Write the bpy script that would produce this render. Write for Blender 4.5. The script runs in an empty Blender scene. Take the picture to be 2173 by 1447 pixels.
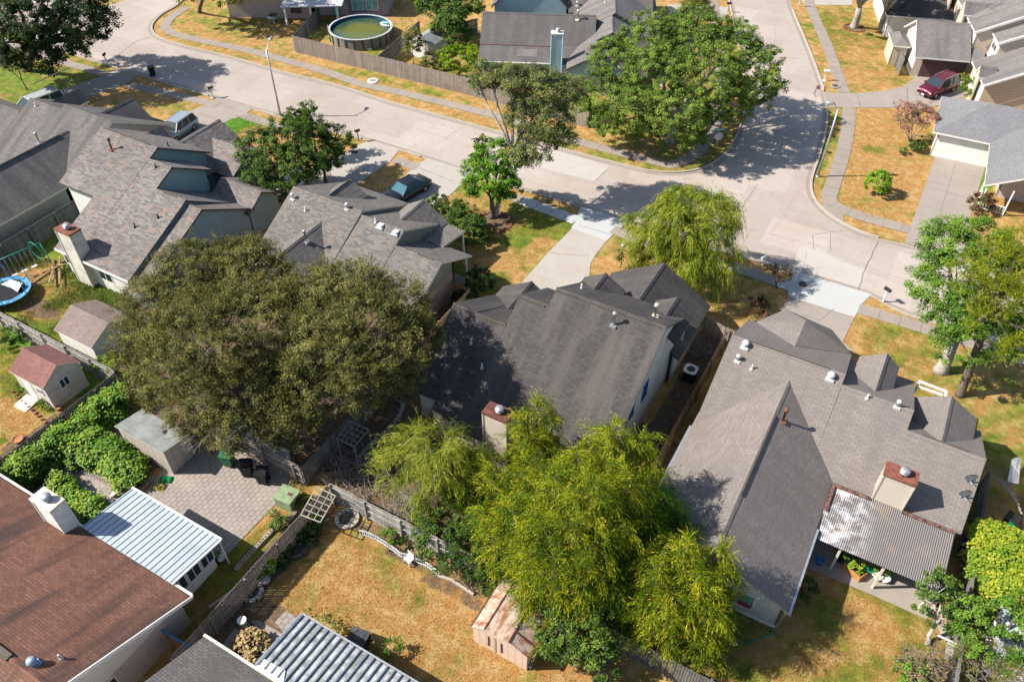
import bpy, math, random
import numpy as np
from mathutils import Vector
rnd = random.Random(7)
NP = np.random.default_rng(11)
SC = bpy.context.scene
R = math.radians
# ---------------------------------------------------------------- camera
CH = 40.0; YAW = R(29.6); PITCH = R(43.6)
IW, IH = 2173.0, 1447.0; FPX = 28/36*IW
cd = bpy.data.cameras.new('camera'); cam = bpy.data.objects.new('camera', cd)
SC.collection.objects.link(cam); SC.camera = cam
cd.lens = 28; cd.sensor_width = 36; cd.clip_end = 2000
cam.location = (0, 0, CH); cam.rotation_euler = (R(90)-PITCH, 0, YAW)
# ---------------------------------------------------------------- light
SUN_AZ = R(31); SUN_EL = R(42)          # direction the light travels / height of the sun
w = bpy.data.worlds.new('World'); SC.world = w; w.use_nodes = True
nt = w.node_tree; bg = nt.nodes['Background']
sky = nt.nodes.new('ShaderNodeTexSky'); sky.sky_type = 'NISHITA'; sky.sun_disc = False
sky.sun_elevation = SUN_EL
sx, sy = -math.cos(SUN_AZ), -math.sin(SUN_AZ)
sky.sun_rotation = math.atan2(sx, sy)
nt.links.new(sky.outputs[0], bg.inputs[0]); bg.inputs[1].default_value = 0.095
sd = bpy.data.lights.new('sun', 'SUN'); sun = bpy.data.objects.new('sun', sd); SC.collection.objects.link(sun)
sd.energy = 5.0; sd.angle = R(0.5); sd.color = (1.0, 0.93, 0.83)
sun.rotation_euler = Vector((sx*math.cos(SUN_EL), sy*math.cos(SUN_EL), math.sin(SUN_EL))).to_track_quat('Z', 'Y').to_euler()
SC.view_settings.view_transform = 'Standard'; SC.view_settings.look = 'None'
SC.view_settings.gamma = 1.0; SC.view_settings.exposure = 0.9; SC.view_settings.use_curve_mapping = False
SC.cycles.max_bounces = 5; SC.cycles.diffuse_bounces = 3; SC.cycles.transparent_max_bounces = 4
# ---------------------------------------------------------------- survey: photo pixel -> point on the ground or at a height
def ray(px, py):
    x = (px-IW/2)/FPX; y = -(py-IH/2)/FPX; c, s = math.cos(PITCH), math.sin(PITCH)
    d = (x, c+y*s, -s+y*c); a, b = math.cos(YAW), math.sin(YAW)
    return Vector((d[0]*a-d[1]*b, d[0]*b+d[1]*a, d[2]))
def U(px, py, z=0.0):
    d = ray(px, py); t = (z-CH)/d[2]; return Vector((d[0]*t, d[1]*t, z))
def rot2(p, deg):
    a = R(deg); c, s = math.cos(a), math.sin(a)
    return Vector((p[0]*c-p[1]*s, p[0]*s+p[1]*c, p[2]))
# ---------------------------------------------------------------- objects
ORG = {}
def tag(o, label=None, cat=None, group=None, kind=None):
    if label: o['label'] = label
    if cat: o['category'] = cat
    if group: o['group'] = group
    if kind: o['kind'] = kind
    return o
def thing(name, loc, label, cat, group=None):
    o = bpy.data.objects.new(name, None); SC.collection.objects.link(o)
    o.location = loc; o.empty_display_size = 0.3; ORG[o] = Vector(loc)
    return tag(o, label, cat, group)
class MB:
    def __init__(s): s.v = []; s.f = []; s.m = []; s.sm = []
    def poly(s, pts, m=0, sm=False):
        i = len(s.v); s.v += [tuple(p) for p in pts]; s.f.append(tuple(range(i, i+len(pts)))); s.m.append(m); s.sm.append(sm)
    def extr(s, pts, d, m=0, ms=None, mb=None):
        """solid: polygon pts swept by vector d (pts is the visible face)"""
        ms = m if ms is None else ms; mb = ms if mb is None else mb
        P = [Vector(p) for p in pts]; Q = [p+Vector(d) for p in P]; n = len(P)
        nr = (P[1]-P[0]).cross(P[2]-P[1])
        flip = nr.dot(Vector(d)) > 0
        s.poly(P[::-1] if flip else P, m); s.poly(Q if flip else Q[::-1], mb)
        for i in range(n):
            j = (i+1) % n
            q = [P[i], Q[i], Q[j], P[j]]
            s.poly(q[::-1] if flip else q, ms)
    def box(s, c, size, rz=0, m=0, mt=None):
        a, b = math.cos(rz), math.sin(rz); hx, hy, hz = size[0]/2, size[1]/2, size[2]/2
        P = []
        for x, y in ((-hx,-hy),(hx,-hy),(hx,hy),(-hx,hy)):
            P.append(Vector((c[0]+x*a-y*b, c[1]+x*b+y*a, c[2]+hz)))
        s.extr(P, (0,0,-size[2]), m if mt is None else mt, m, m)
    def bar(s, p, q, w, h=None, m=0):
        p = Vector(p); q = Vector(q); h = h or w; d = (q-p)
        if d.length < 1e-6: return
        u = d.normalized(); side = u.cross(Vector((0,0,1)))
        if side.length < 1e-3: side = Vector((1,0,0))
        side.normalize(); up = side.cross(u)
        s.extr([p+side*w/2+up*h/2, p-side*w/2+up*h/2, p-side*w/2-up*h/2, p+side*w/2-up*h/2], d, m)
    def tube(s, pts, rad, n=8, m=0, cap=True):
        pts = [Vector(p) for p in pts]
        if not hasattr(rad, '__len__'): rad = [rad]*len(pts)
        rings = []
        for i, p in enumerate(pts):
            d = pts[min(i+1, len(pts)-1)]-pts[max(i-1, 0)]
            if d.length < 1e-6: d = Vector((0,0,1))
            d.normalize(); a = d.cross(Vector((0.13,0.97,0.2))).normalized(); b = d.cross(a)
            k = len(s.v)
            for j in range(n):
                t = 2*math.pi*j/n; s.v.append(tuple(p+(a*math.cos(t)+b*math.sin(t))*rad[i]))
            rings.append(k)
        for i in range(len(pts)-1):
            for j in range(n):
                k = (j+1) % n; s.f.append((rings[i]+j, rings[i]+k, rings[i+1]+k, rings[i+1]+j)); s.m.append(m); s.sm.append(True)
        if cap:
            s.f.append(tuple(rings[0]+j for j in range(n))[::-1]); s.m.append(m); s.sm.append(False)
            s.f.append(tuple(rings[-1]+j for j in range(n))); s.m.append(m); s.sm.append(False)
    def lathe(s, c, prof, n=16, m=0):
        k0 = len(s.v)
        for r, z in prof:
            for j in range(n):
                t = 2*math.pi*j/n; s.v.append((c[0]+r*math.cos(t), c[1]+r*math.sin(t), c[2]+z))
        for i in range(len(prof)-1):
            for j in range(n):
                k = (j+1) % n; a = k0+i*n; s.f.append((a+j, a+k, a+n+k, a+n+j)); s.m.append(m); s.sm.append(True)
        e = k0+(len(prof)-1)*n; s.f.append(tuple(e+j for j in range(n))); s.m.append(m); s.sm.append(False)
        s.f.append(tuple(k0+j for j in range(n))[::-1]); s.m.append(m); s.sm.append(False)
    def build(s, name, mats, parent=None):
        me = bpy.data.meshes.new(name)
        o0 = ORG.get(parent, Vector((0,0,0)))
        V = np.array(s.v, dtype=float).reshape(-1, 3)
        me.from_pydata((V-np.array(o0)).tolist(), [], s.f)
        if not isinstance(mats, (list, tuple)): mats = [mats]
        for mm in mats: me.materials.append(mm)
        me.polygons.foreach_set('material_index', s.m); me.polygons.foreach_set('use_smooth', s.sm)
        uv = me.uv_layers.new(name='UVMap').data; k = 0; arr = np.zeros((len(me.loops), 2))
        for fi, f in enumerate(s.f):
            P = V[list(f)]; nr = np.zeros(3)
            for i in range(len(f)):
                a, b = P[i], P[(i+1) % len(f)]
                nr += np.cross(a, b)
            l = np.linalg.norm(nr)
            nr = nr/l if l > 1e-12 else np.array([0,0,1.])
            if abs(nr[2]) > .995: tu = np.array([1,0,0.]); tv = np.array([0,1.,0])
            else:
                tu = np.cross([0,0,1.], nr); tu /= np.linalg.norm(tu); tv = np.cross(nr, tu)
            arr[k:k+len(f), 0] = P@tu; arr[k:k+len(f), 1] = P@tv; k += len(f)
        uv.foreach_set('uv', arr.ravel())
        me.update()
        o = bpy.data.objects.new(name, me); SC.collection.objects.link(o)
        if parent is not None: o.parent = parent
        ORG[o] = o0.copy()
        return o
def build_split(mb, name, mats, parent=None):
    """one object for each run of touching pieces"""
    key = lambda v: (round(v[0], 2), round(v[1], 2), round(v[2], 2)); own = {}; par = list(range(len(mb.f)))
    def fd(i):
        while par[i] != i: par[i] = par[par[i]]; i = par[i]
        return i
    for i, f in enumerate(mb.f):
        for k in f:
            q = key(mb.v[k])
            if q in own: par[fd(i)] = fd(own[q])
            else: own[q] = i
    grp = {}
    for i in range(len(mb.f)): grp.setdefault(fd(i), []).append(i)
    out = []
    for ids in grp.values():
        m = MB()
        for i in ids: m.poly([mb.v[k] for k in mb.f[i]], mb.m[i], mb.sm[i])
        out.append(m.build(name, mats, parent))
    return out
def dup(o, loc, rz=0.0, label=None, group=None):
    """copy a thing with its parts and sub-parts"""
    def cp(a, par):
        c = a.copy(); SC.collection.objects.link(c); c.parent = par
        for ch in a.children: cp(ch, c)
        return c
    r = cp(o, None); r.location = loc; r.rotation_euler = (0, 0, rz); ORG[r] = Vector(loc)
    if label: r['label'] = label
    if group: r['group'] = group
    return r
# ---------------------------------------------------------------- materials
class NT:
    def __init__(s, name):
        s.mat = bpy.data.materials.new(name); s.mat.use_nodes = True; s.t = s.mat.node_tree
        s.b = s.t.nodes['Principled BSDF']; s.b.inputs['Roughness'].default_value = .85
        s.b.inputs['Specular IOR Level'].default_value = .25
    def n(s, typ, **k):
        nd = s.t.nodes.new('ShaderNode'+typ)
        for a, v in k.items():
            if a.startswith('i_'):
                key = a[2:]; key = int(key) if key.isdigit() else key.replace('_', ' ')
                nd.inputs[key].default_value = v
            else: setattr(nd, a, v)
        return nd
    def l(s, a, b): s.t.links.new(a, b)
    def mix(s, f, a, b, mode='MIX'):
        m = s.n('Mix', data_type='RGBA', blend_type=mode)
        for sock, v in ((m.inputs['Factor'], f), (m.inputs['A'], a), (m.inputs['B'], b)):
            if hasattr(v, 'links'): s.l(v, sock)
            else: sock.default_value = (v if not hasattr(v, '__len__') else (*v[:3], 1)) 
        return m.outputs['Result']
    def math(s, op, a, b=0.0, c=0.0):
        m = s.n('Math', operation=op)
        for i, v in enumerate((a, b, c)):
            if hasattr(v, 'links'): s.l(v, m.inputs[i])
            else: m.inputs[i].default_value = v
        return m.outputs[0]
    def noise(s, vec, scale, detail=3, rough=.6):
        n = s.n('TexNoise', i_Scale=scale, i_Detail=detail, i_Roughness=rough)
        if vec is not None: s.l(vec, n.inputs['Vector'])
        return n.outputs['Fac']
    def ramp(s, f, lo, hi):
        m = s.n('MapRange', clamp=True); m.interpolation_type = 'SMOOTHSTEP'
        s.l(f, m.inputs[0]); m.inputs[1].default_value = lo; m.inputs[2].default_value = hi
        return m.outputs[0]
    def pos(s): return s.n('NewGeometry').outputs['Position']
    def uv(s, sx=1, sy=1):
        u = s.n('UVMap').outputs[0]; m = s.n('Mapping'); m.inputs['Scale'].default_value = (sx, sy, 1); s.l(u, m.inputs[0]); return m.outputs[0]
    def out(s, col, rough=None, bump=None, bs=.3, bd=.02):
        if hasattr(col, 'links'): s.l(col, s.b.inputs['Base Color'])
        else: s.b.inputs['Base Color'].default_value = (*col, 1)
        if rough is not None: s.b.inputs['Roughness'].default_value = rough
        if bump is not None:
            b = s.n('Bump', i_Strength=bs, i_Distance=bd); s.l(bump, b.inputs['Height']); s.l(b.outputs[0], s.b.inputs['Normal'])
        return s.mat
def dk(c, k): return tuple(min(1, x*k) for x in c)
def basic(name, c, rough=.8, var=.25, scale=2.5, metal=0.0, spec=None):
    t = NT(name); p = t.pos(); f = t.ramp(t.noise(p, scale, 4, .65), .3, .7)
    col = t.mix(f, dk(c, 1-var), dk(c, 1+var*.6)); t.b.inputs['Metallic'].default_value = metal
    if spec is not None: t.b.inputs['Specular IOR Level'].default_value = spec
    return t.out(col, rough)
def shingle(name, c1, c2, stain, streak=.5, rust=None, bw=.33, spots=None, spotc=None):
    t = NT(name); uv = t.uv(); p = t.pos()
    br = t.n('TexBrick', offset=.5, squash=1.0)
    br.inputs['Scale'].default_value = 1.0; br.inputs['Brick Width'].default_value = bw; br.inputs['Row Height'].default_value = .15
    br.inputs['Mortar Size'].default_value = .012; br.inputs['Mortar Smooth'].default_value = .3; br.inputs['Bias'].default_value = 0
    br.inputs['Color1'].default_value = (*c1, 1); br.inputs['Color2'].default_value = (*c2, 1); br.inputs['Mortar'].default_value = (*dk(c1, .45), 1)
    t.l(uv, br.inputs['Vector']); col = br.outputs['Color']
    st = t.noise(t.uv(.9, .12), 1.0, 4, .6); big = t.noise(p, .22, 3, .5)
    f = t.math('MULTIPLY', t.ramp(st, .42, .68), streak); col = t.mix(f, col, stain)
    f = t.math('MULTIPLY', t.ramp(big, .4, .7), .35); col = t.mix(f, col, dk(c1, .72))
    if spots is not None:
        sp = t.ramp(t.noise(t.uv(1.4, 1.9), spots, 2, .5), .58, .66); col = t.mix(t.math('MULTIPLY', sp, .65), col, spotc)
    fine = t.noise(p, 14, 2, .5); col = t.mix(t.math('MULTIPLY', fine, .3), col, dk(c1, .55))
    return t.out(col, .92, br.outputs['Fac'], -.5, .03)
def siding(name, c, pitch=.2, vert=False, depth=.55, dirt=.15):
    t = NT(name); uv = t.n('UVMap').outputs[0]; s = t.n('SeparateXYZ'); t.l(uv, s.inputs[0])
    x = s.outputs[0 if vert else 1]; fr = t.math('FRACT', t.math('DIVIDE', x, pitch))
    line = t.math('LESS_THAN', fr, .14); col = t.mix(t.math('MULTIPLY', line, depth), c, dk(c, .35))
    n = t.ramp(t.noise(t.pos(), .9, 4, .6), .4, .75); col = t.mix(t.math('MULTIPLY', n, dirt*2), col, dk(c, .6))
    return t.out(col, .7, fr, .5, .02)
def brick(name, c1, c2, mort):
    t = NT(name); uv = t.uv(); br = t.n('TexBrick')
    for k, v in (('Scale', 1), ('Brick Width', .24), ('Row Height', .085), ('Mortar Size', .012)): br.inputs[k].default_value = v
    br.inputs['Color1'].default_value = (*c1, 1); br.inputs['Color2'].default_value = (*c2, 1); br.inputs['Mortar'].default_value = (*mort, 1)
    t.l(uv, br.inputs['Vector']); n = t.ramp(t.noise(t.uv(3, 7), 1, 3), .5, .62); col = t.mix(t.math('MULTIPLY', n, .6), br.outputs['Color'], mort)
    return t.out(col, .9, br.outputs['Fac'], -.3, .01)
def boards(name, c1, c2, pitch=.14):
    t = NT(name); uv = t.n('UVMap').outputs[0]; s = t.n('SeparateXYZ'); t.l(uv, s.inputs[0])
    cell = t.math('FLOOR', t.math('DIVIDE', s.outputs[0], pitch)); wn = t.n('TexWhiteNoise', noise_dimensions='1D'); t.l(cell, wn.inputs['W'])
    col = t.mix(wn.outputs[0], c1, c2); g = t.noise(t.uv(9, 1.1), 1, 4, .7); col = t.mix(t.math('MULTIPLY', t.ramp(g, .4, .7), .55), col, dk(c2, .5))
    m = t.ramp(t.noise(t.pos(), .7, 3), .45, .7); col = t.mix(t.math('MULTIPLY', m, .35), col, dk(c1, .55))
    return t.out(col, .9)
def concrete(name, c, warm, dark=.5, sc=.35, slab=None):
    t = NT(name); p = t.pos()
    a = t.ramp(t.noise(p, sc, 5, .62), .35, .7); col = t.mix(a, dk(c, .93), warm)
    b = t.ramp(t.noise(p, 1.7, 5, .7), .5, .78); col = t.mix(t.math('MULTIPLY', b, dark), col, dk(c, .6))
    mp = t.n('Mapping'); mp.inputs['Rotation'].default_value = (0, 0, 0); mp.inputs['Scale'].default_value = (.25, 2.2, 1); t.l(p, mp.inputs[0])
    d = t.ramp(t.noise(mp.outputs[0], .8, 4, .6), .5, .75); col = t.mix(t.math('MULTIPLY', d, dark*.6), col, dk(c, .68))
    f = t.noise(p, 9, 3, .7); col = t.mix(t.math('MULTIPLY', f, .25), col, dk(c, .7))
    if slab:
        br = t.n('TexBrick', offset=.37); m2 = t.n('Mapping'); m2.inputs['Rotation'].default_value = (0, 0, R(-1.5)); t.l(p, m2.inputs[0]); t.l(m2.outputs[0], br.inputs['Vector'])
        for k, v in (('Scale', 1), ('Brick Width', slab[0]), ('Row Height', slab[1]), ('Mortar Size', .0)): br.inputs[k].default_value = v
        br.inputs['Color1'].default_value = (.88, .87, .86, 1); br.inputs['Color2'].default_value = (1.05, 1.04, 1.03, 1); col = t.mix(1.0, col, br.outputs['Color'], 'MULTIPLY')
        o1 = t.ramp(t.noise(p, 2.7, 2, .5), .66, .74); col = t.mix(t.math('MULTIPLY', o1, .45), col, dk(c, .45))
    return t.out(col, .88, f, .15, .01)
def leafm(name, c1, c2, c3, trans=.35, accent=None):
    """leaf colour runs c1->c2->c3 along the per-leaf 'tint' attribute"""
    t = NT(name); a = t.n('Attribute', attribute_name='tint'); r = t.n('ValToRGB'); t.l(a.outputs['Fac'], r.inputs[0])
    e = r.color_ramp.elements; e[0].position = 0; e[0].color = (*c1, 1); e[1].position = 1; e[1].color = (*c3, 1)
    m = e.new(.5); m.color = (*c2, 1)
    if accent: q = e.new(.93); q.color = (*accent, 1); q = e.new(.88); q.color = (*c3, 1)
    col = r.outputs[0]; nd = t.t.nodes; nd.remove(t.b)
    d = t.n('BsdfDiffuse'); tr = t.n('BsdfTranslucent'); mx = t.n('MixShader'); mx.inputs[0].default_value = trans
    gl = t.n('BsdfGlossy', i_Roughness=.5); mg = t.n('MixShader'); mg.inputs[0].default_value = .012
    t.l(col, d.inputs[0]); t.l(col, tr.inputs[0]); t.l(d.outputs[0], mx.inputs[1]); t.l(tr.outputs[0], mx.inputs[2])
    t.l(mx.outputs[0], mg.inputs[1]); t.l(gl.outputs[0], mg.inputs[2])
    t.l(mg.outputs[0], nd['Material Output'].inputs[0]); return t.mat
def glass(name='window_glass', c=(.03,.05,.06), rough=.08):
    t = NT(name); t.b.inputs['Specular IOR Level'].default_value = .6; return t.out(c, rough)
M = {}
M['white'] = basic('white_paint', (.72,.70,.66), .6, .12)
M['cream'] = basic('cream_paint', (.60,.55,.44), .7, .12)
M['trim_dark'] = basic('dark_trim', (.09,.075,.06), .7)
M['metal'] = basic('galvanised', (.45,.46,.47), .4, .15, 5, .6)
M['black'] = basic('black_plastic', (.016,.017,.018), .5, .2)
M['rubber'] = basic('rubber', (.02,.02,.02), .8)
M['glass'] = glass()
M['rust'] = basic('rusty_metal', (.13,.05,.038), .8, .45, 4)
M['rubyrust'] = basic('oxide_red', (.20,.075,.052), .7, .45, 5)
M['bark'] = basic('bark', (.13,.105,.085), .95, .4, 6)
M['bark_pale'] = basic('pale_bark', (.34,.31,.27), .95, .3, 5)
M['twig'] = basic('dead_twigs', (.27,.24,.21), .95, .3, 6)
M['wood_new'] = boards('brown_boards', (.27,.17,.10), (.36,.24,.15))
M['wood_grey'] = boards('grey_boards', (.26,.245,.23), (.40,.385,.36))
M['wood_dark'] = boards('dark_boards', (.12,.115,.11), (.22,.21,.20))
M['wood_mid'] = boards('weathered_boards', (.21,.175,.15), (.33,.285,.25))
M['green_plastic'] = basic('green_plastic', (.03,.16,.08), .5)
M['terracotta'] = basic('terracotta', (.38,.16,.08), .8)
M['blue'] = basic('blue_plastic', (.04,.19,.42), .5)
# ================================================================ GROUND, STREETS, PATHS
def chaik(pts, n=2, closed=False):
    pts = [Vector(p) for p in pts]
    for _ in range(n):
        q = [] if closed else [pts[0]]
        m = len(pts) if closed else len(pts)-1
        for i in range(m):
            a, b = pts[i], pts[(i+1) % len(pts)]
            q += [a*.75+b*.25, a*.25+b*.75]
        if not closed: q.append(pts[-1])
        pts = q
    return pts
def PX(lst, z=0.0): return [U(x, y, z) for x, y in lst]
def offs(pts, d):
    out = []
    for i, p in enumerate(pts):
        a = pts[max(i-1, 0)]; b = pts[min(i+1, len(pts)-1)]; t = (b-a); t.z = 0; t.normalize()
        out.append(p+Vector((-t.y, t.x, 0))*d)
    return out
def ribbon(mb, pts, w, z0, z1, m=0, side=0):
    """a low solid strip along pts"""
    L = offs(pts, w/2+side); Rr = offs(pts, -w/2+side)
    for i in range(len(pts)-1):
        mb.extr([(*L[i][:2], z1), (*Rr[i][:2], z1), (*Rr[i+1][:2], z1), (*L[i+1][:2], z1)], (0, 0, z0-z1), m)
def flat(mb, pts, z, m=0):
    P = [Vector((p[0], p[1], z)) for p in pts]
    ar = sum(P[i].x*P[(i+1)%len(P)].y-P[(i+1)%len(P)].x*P[i].y for i in range(len(P)))
    mb.poly(P if ar > 0 else P[::-1], m)
def structure(mb, name, mats):
    o = mb.build(name, mats); o['kind'] = 'structure'; return o
# ---- lawn colour map (how green / how bare the grass really is)
xs = np.concatenate([[-900, -500, -250, -160, -125], np.arange(-110, 26, .4), [30, 40, 60, 100, 250, 600]])
ys = np.concatenate([[-400, -150, -60, -20], np.arange(-5, 126, .4), [135, 150, 180, 250, 400, 900]])
GX, GY = np.meshgrid(xs, ys); green = np.full(GX.shape, .22); dirt = np.zeros(GX.shape)
def inpoly(P):
    r = np.zeros(GX.shape, bool); n = len(P)
    for i in range(n):
        x1, y1 = P[i][:2]; x2, y2 = P[(i+1) % n][:2]
        if y1 == y2: continue
        r ^= ((GY > min(y1, y2)) & (GY <= max(y1, y2)) & (GX < (GY-y1)*(x2-x1)/(y2-y1)+x1))
    return r
def yard(px, g, d=0.0):
    m = inpoly(PX(px)); green[m] = g; dirt[m] = d
def spot(px, py, rx, ry, g=None, d=None, w=1.0, ang=0):
    c = U(px, py); a = R(ang); X = (GX-c.x)*math.cos(a)+(GY-c.y)*math.sin(a); Y = -(GX-c.x)*math.sin(a)+(GY-c.y)*math.cos(a)
    q = np.clip(1.35-np.sqrt((X/rx)**2+(Y/ry)**2), 0, .7)/.7*w
    if g is not None: green[:] = green*(1-q)+g*q
    if d is not None: dirt[:] = dirt*(1-q)+d*q
yard([(0,480),(160,420),(300,600),(270,800),(0,665)], .86, .06)
yard([(0,668),(190,760),(240,790),(0,960)], .93)
yard([(0,0),(230,0),(230,150),(120,230),(0,220)], .62)
yard([(190,205),(260,180),(440,220),(430,232),(380,250),(300,235)], .42)
yard([(380,0),(620,0),(620,110),(640,140),(330,60)], .40)
yard([(624,110),(678,40),(890,50),(800,150)], .52)
yard([(800,150),(890,50),(1030,60),(1020,200)], .48)
yard([(1030,120),(1250,270),(1450,330),(1550,260),(1560,60),(1400,60)], .62, .12)
yard([(1190,300),(1540,320),(1440,370),(1180,320)], .58)
yard([(940,400),(1000,390),(1090,425),(1215,470),(1060,620),(930,640)], .68)
yard([(1265,500),(1340,490),(1350,600),(1250,610)], .5)
yard([(1350,520),(1690,600),(1600,720),(1480,700),(1400,600)], .3)
yard([(1800,640),(2173,740),(2173,1000),(2080,1000),(1900,820),(1790,720)], .36)
yard([(1710,11),(1860,10),(1935,180),(1800,200),(1750,190)], .44)
yard([(1722,225),(1800,225),(1783,440),(1725,420)], .45)
yard([(1808,228),(1985,228),(1975,340),(1930,480),(1800,440),(1780,400)], .10)
yard([(2088,340),(2118,345),(2086,450),(2058,452)], 1.0)
yard([(2060,440),(2173,440),(2173,560),(2040,520)], .22)
yard([(1500,1200),(1720,1205),(1960,1312),(2060,1310),(2060,1447),(1540,1447),(1310,1360)], .64, .05)
yard([(480,1165),(690,1040),(720,1080),(540,1300),(420,1330),(390,1280)], .62, .05)
yard([(640,985),(750,850),(900,660),(960,640),(1440,940),(1420,1320),(1100,1235)], .35, .82)
yard([(255,640),(420,500),(620,520),(900,640),(900,800),(750,860),(640,990),(400,960),(250,800)], .4, .85)
yard([(1370,930),(1480,700),(1560,700),(1400,960)], .35, .7)
yard([(560,1230),(640,1100),(780,1130),(1110,1300),(1240,1447),(880,1447),(640,1310)], .13)
yard([(395,1360),(640,1080),(700,1100),(560,1270),(640,1310),(520,1447)], .25, .72)
yard([(715,1090),(790,1110),(960,1180),(1060,1235),(1010,1300),(920,1250),(760,1130),(700,1120)], .35, .6)
yard([(0,950),(250,800),(340,990),(300,1060),(120,1150),(0,1020)], .35, .75)
yard([(2000,950),(2173,1000),(2173,1447),(2030,1447)], .4, .5)
spot(511,268,2.7,2.2,1.0); spot(560,290,2.6,1.6,.18); spot(300,200,4,1.2,.22,ang=8); spot(240,195,3,1.5,.1)
spot(1120,530,3,3,.85); spot(1050,550,2.2,1.8,.18,.25); spot(1130,545,1.0,4.5,.2,w=.8); spot(980,440,2.5,2,.2,w=.9); spot(1180,480,4,1.8,.8,ang=-10)
spot(1290,530,2,3,.55); spot(1310,570,2,2.5,.12,.1)
spot(1640,680,3,3,.12); spot(1560,640,3,2,.35,.3); spot(1850,700,4,2,.1); spot(1960,740,5,3,.5); spot(2100,920,3,5,.68); spot(2060,820,4,3,.42)
spot(1830,170,3,3,.12,.05); spot(1770,60,4,4,.62); spot(1840,120,2.5,2.5,.2); spot(1760,150,.8,6,.1,ang=10)
spot(1860,320,1.6,1,.7,w=.7); spot(1960,300,3,3,.4,w=.7); spot(1880,445,3.5,1.5,.3,.25); spot(1900,380,4,4,.06)
spot(1740,420,.7,3,.35,.2); spot(1745,330,.8,4,.7)
spot(600,60,4,3,.12); spot(450,90,8,2,.25); spot(500,40,6,4,.5); spot(720,160,3,1.5,.5); spot(840,175,8,.8,.6); spot(700,100,2,2,.15)
spot(860,70,2,3,.12); spot(590,90,5,1.2,.3)
spot(60,175,8,4,.85); spot(180,130,6,1.6,.6); spot(85,655,2.2,.9,.1,.85); spot(60,590,2.5,2,.2,.5); spot(200,640,3,1.5,.2,.4); spot(250,640,4,1.5,.85); spot(110,600,2,1.5,.45,.4); spot(70,560,2,1,.3,.3)
spot(30,790,3,2,.75); spot(60,900,6,1.2,.05,w=.9)
spot(800,1190,2.2,.9,.5,w=.9,ang=-25); spot(860,1245,2.5,.9,.45,w=.8,ang=-25); spot(1000,1290,2,1.5,.04); spot(700,1240,2.5,1.5,.05); spot(1000,1385,3,1.5,.22,.05); spot(700,1290,1.8,1,.42,w=.8); spot(640,1180,1,3,.35,w=.7)
spot(1750,1230,1.0,1.2,.05,.1); spot(1860,1330,1.8,2,.1,.05); spot(1800,1400,2,2,.55); spot(1900,1290,3,.8,.6,ang=-20); spot(1600,1330,3,2,.55,.35); spot(1700,1400,2,2.5,.4,.1); spot(1960,1420,1.5,2,.5); spot(2010,1290,1,2,.15)
spot(1430,330,6,2.5,.55,.45); spot(1500,300,4,5,.55,.3); spot(1050,470,1.8,1.8,.2,.95); spot(1812,60,1.4,1.1,.2,.9); spot(1250,300,6,1.2,.3)
spot(1830,455,2,1,.3,.3); spot(1650,560,3,1,.1); spot(520,1230,1.4,3,.7); spot(450,1290,1.2,2,.6)
ng = GX.size; ny, nx = GX.shape
gm = bpy.data.meshes.new('ground'); co = np.stack([GX, GY, np.zeros_like(GX)], -1).reshape(-1, 3)
idx = np.arange(ng).reshape(ny, nx); quads = np.stack([idx[:-1,:-1], idx[:-1,1:], idx[1:,1:], idx[1:,:-1]], -1).reshape(-1, 4)
gm.vertices.add(ng); gm.vertices.foreach_set('co', co.ravel()); gm.loops.add(quads.size); gm.loops.foreach_set('vertex_index', quads.ravel().astype(np.int32))
gm.polygons.add(len(quads)); gm.polygons.foreach_set('loop_start', np.arange(0, quads.size, 4, dtype=np.int32)); gm.update(calc_edges=True)
for nm, ar in (('green', green), ('dirt', dirt)):
    a = gm.attributes.new(nm, 'FLOAT', 'POINT'); a.data.foreach_set('value', ar.ravel().astype(np.float32))
t = NT('lawn'); p = t.pos(); ga = t.n('Attribute', attribute_name='green').outputs['Fac']; da = t.n('Attribute', attribute_name='dirt').outputs['Fac']
n1 = t.noise(p, .55, 5, .65); n2 = t.noise(p, 3.2, 4, .7); n3 = t.noise(p, 22, 3, .75); n4 = t.noise(p, 1.3, 3, .6)
f = t.math('ADD', ga, t.math('MULTIPLY', t.math('SUBTRACT', n1, .5), 2.3)); f = t.math('ADD', f, t.math('MULTIPLY', t.math('SUBTRACT', n2, .5), 1.1)); f = t.ramp(f, .1, .85)
dry = t.mix(t.ramp(n2, .3, .7), (.35,.160,.042), (.46,.275,.095)); dry = t.mix(t.math('MULTIPLY', t.ramp(n4, .45, .62), .75), dry, (.50,.345,.15))
grn = t.mix(t.ramp(n4, .35, .7), (.080,.135,.010), (.215,.240,.022)); lush = t.mix(n2, (.06,.20,.012), (.11,.30,.02)); grn = t.mix(t.ramp(ga, .8, .98), grn, lush)
col = t.mix(f, dry, grn)
soil = t.mix(t.ramp(n2, .35, .7), (.10,.068,.045), (.21,.145,.10)); df = t.math('ADD', da, t.math('MULTIPLY', t.math('SUBTRACT', n4, .5), 1.0)); col = t.mix(t.ramp(df, .35, .7), col, soil)
col = t.mix(t.math('MULTIPLY', t.ramp(n3, .35, .75), .55), col, (.10,.065,.02)); lt = t.ramp(t.noise(p, 40, 2, .6), .55, .8); col = t.mix(t.math('MULTIPLY', lt, .35), col, (.55,.42,.22))
M['lawn'] = t.out(col, .95, t.math('ADD', n3, n2), .9, .06); gm.materials.append(M['lawn'])
go = bpy.data.objects.new('ground', gm); SC.collection.objects.link(go); go['kind'] = 'structure'
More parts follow.
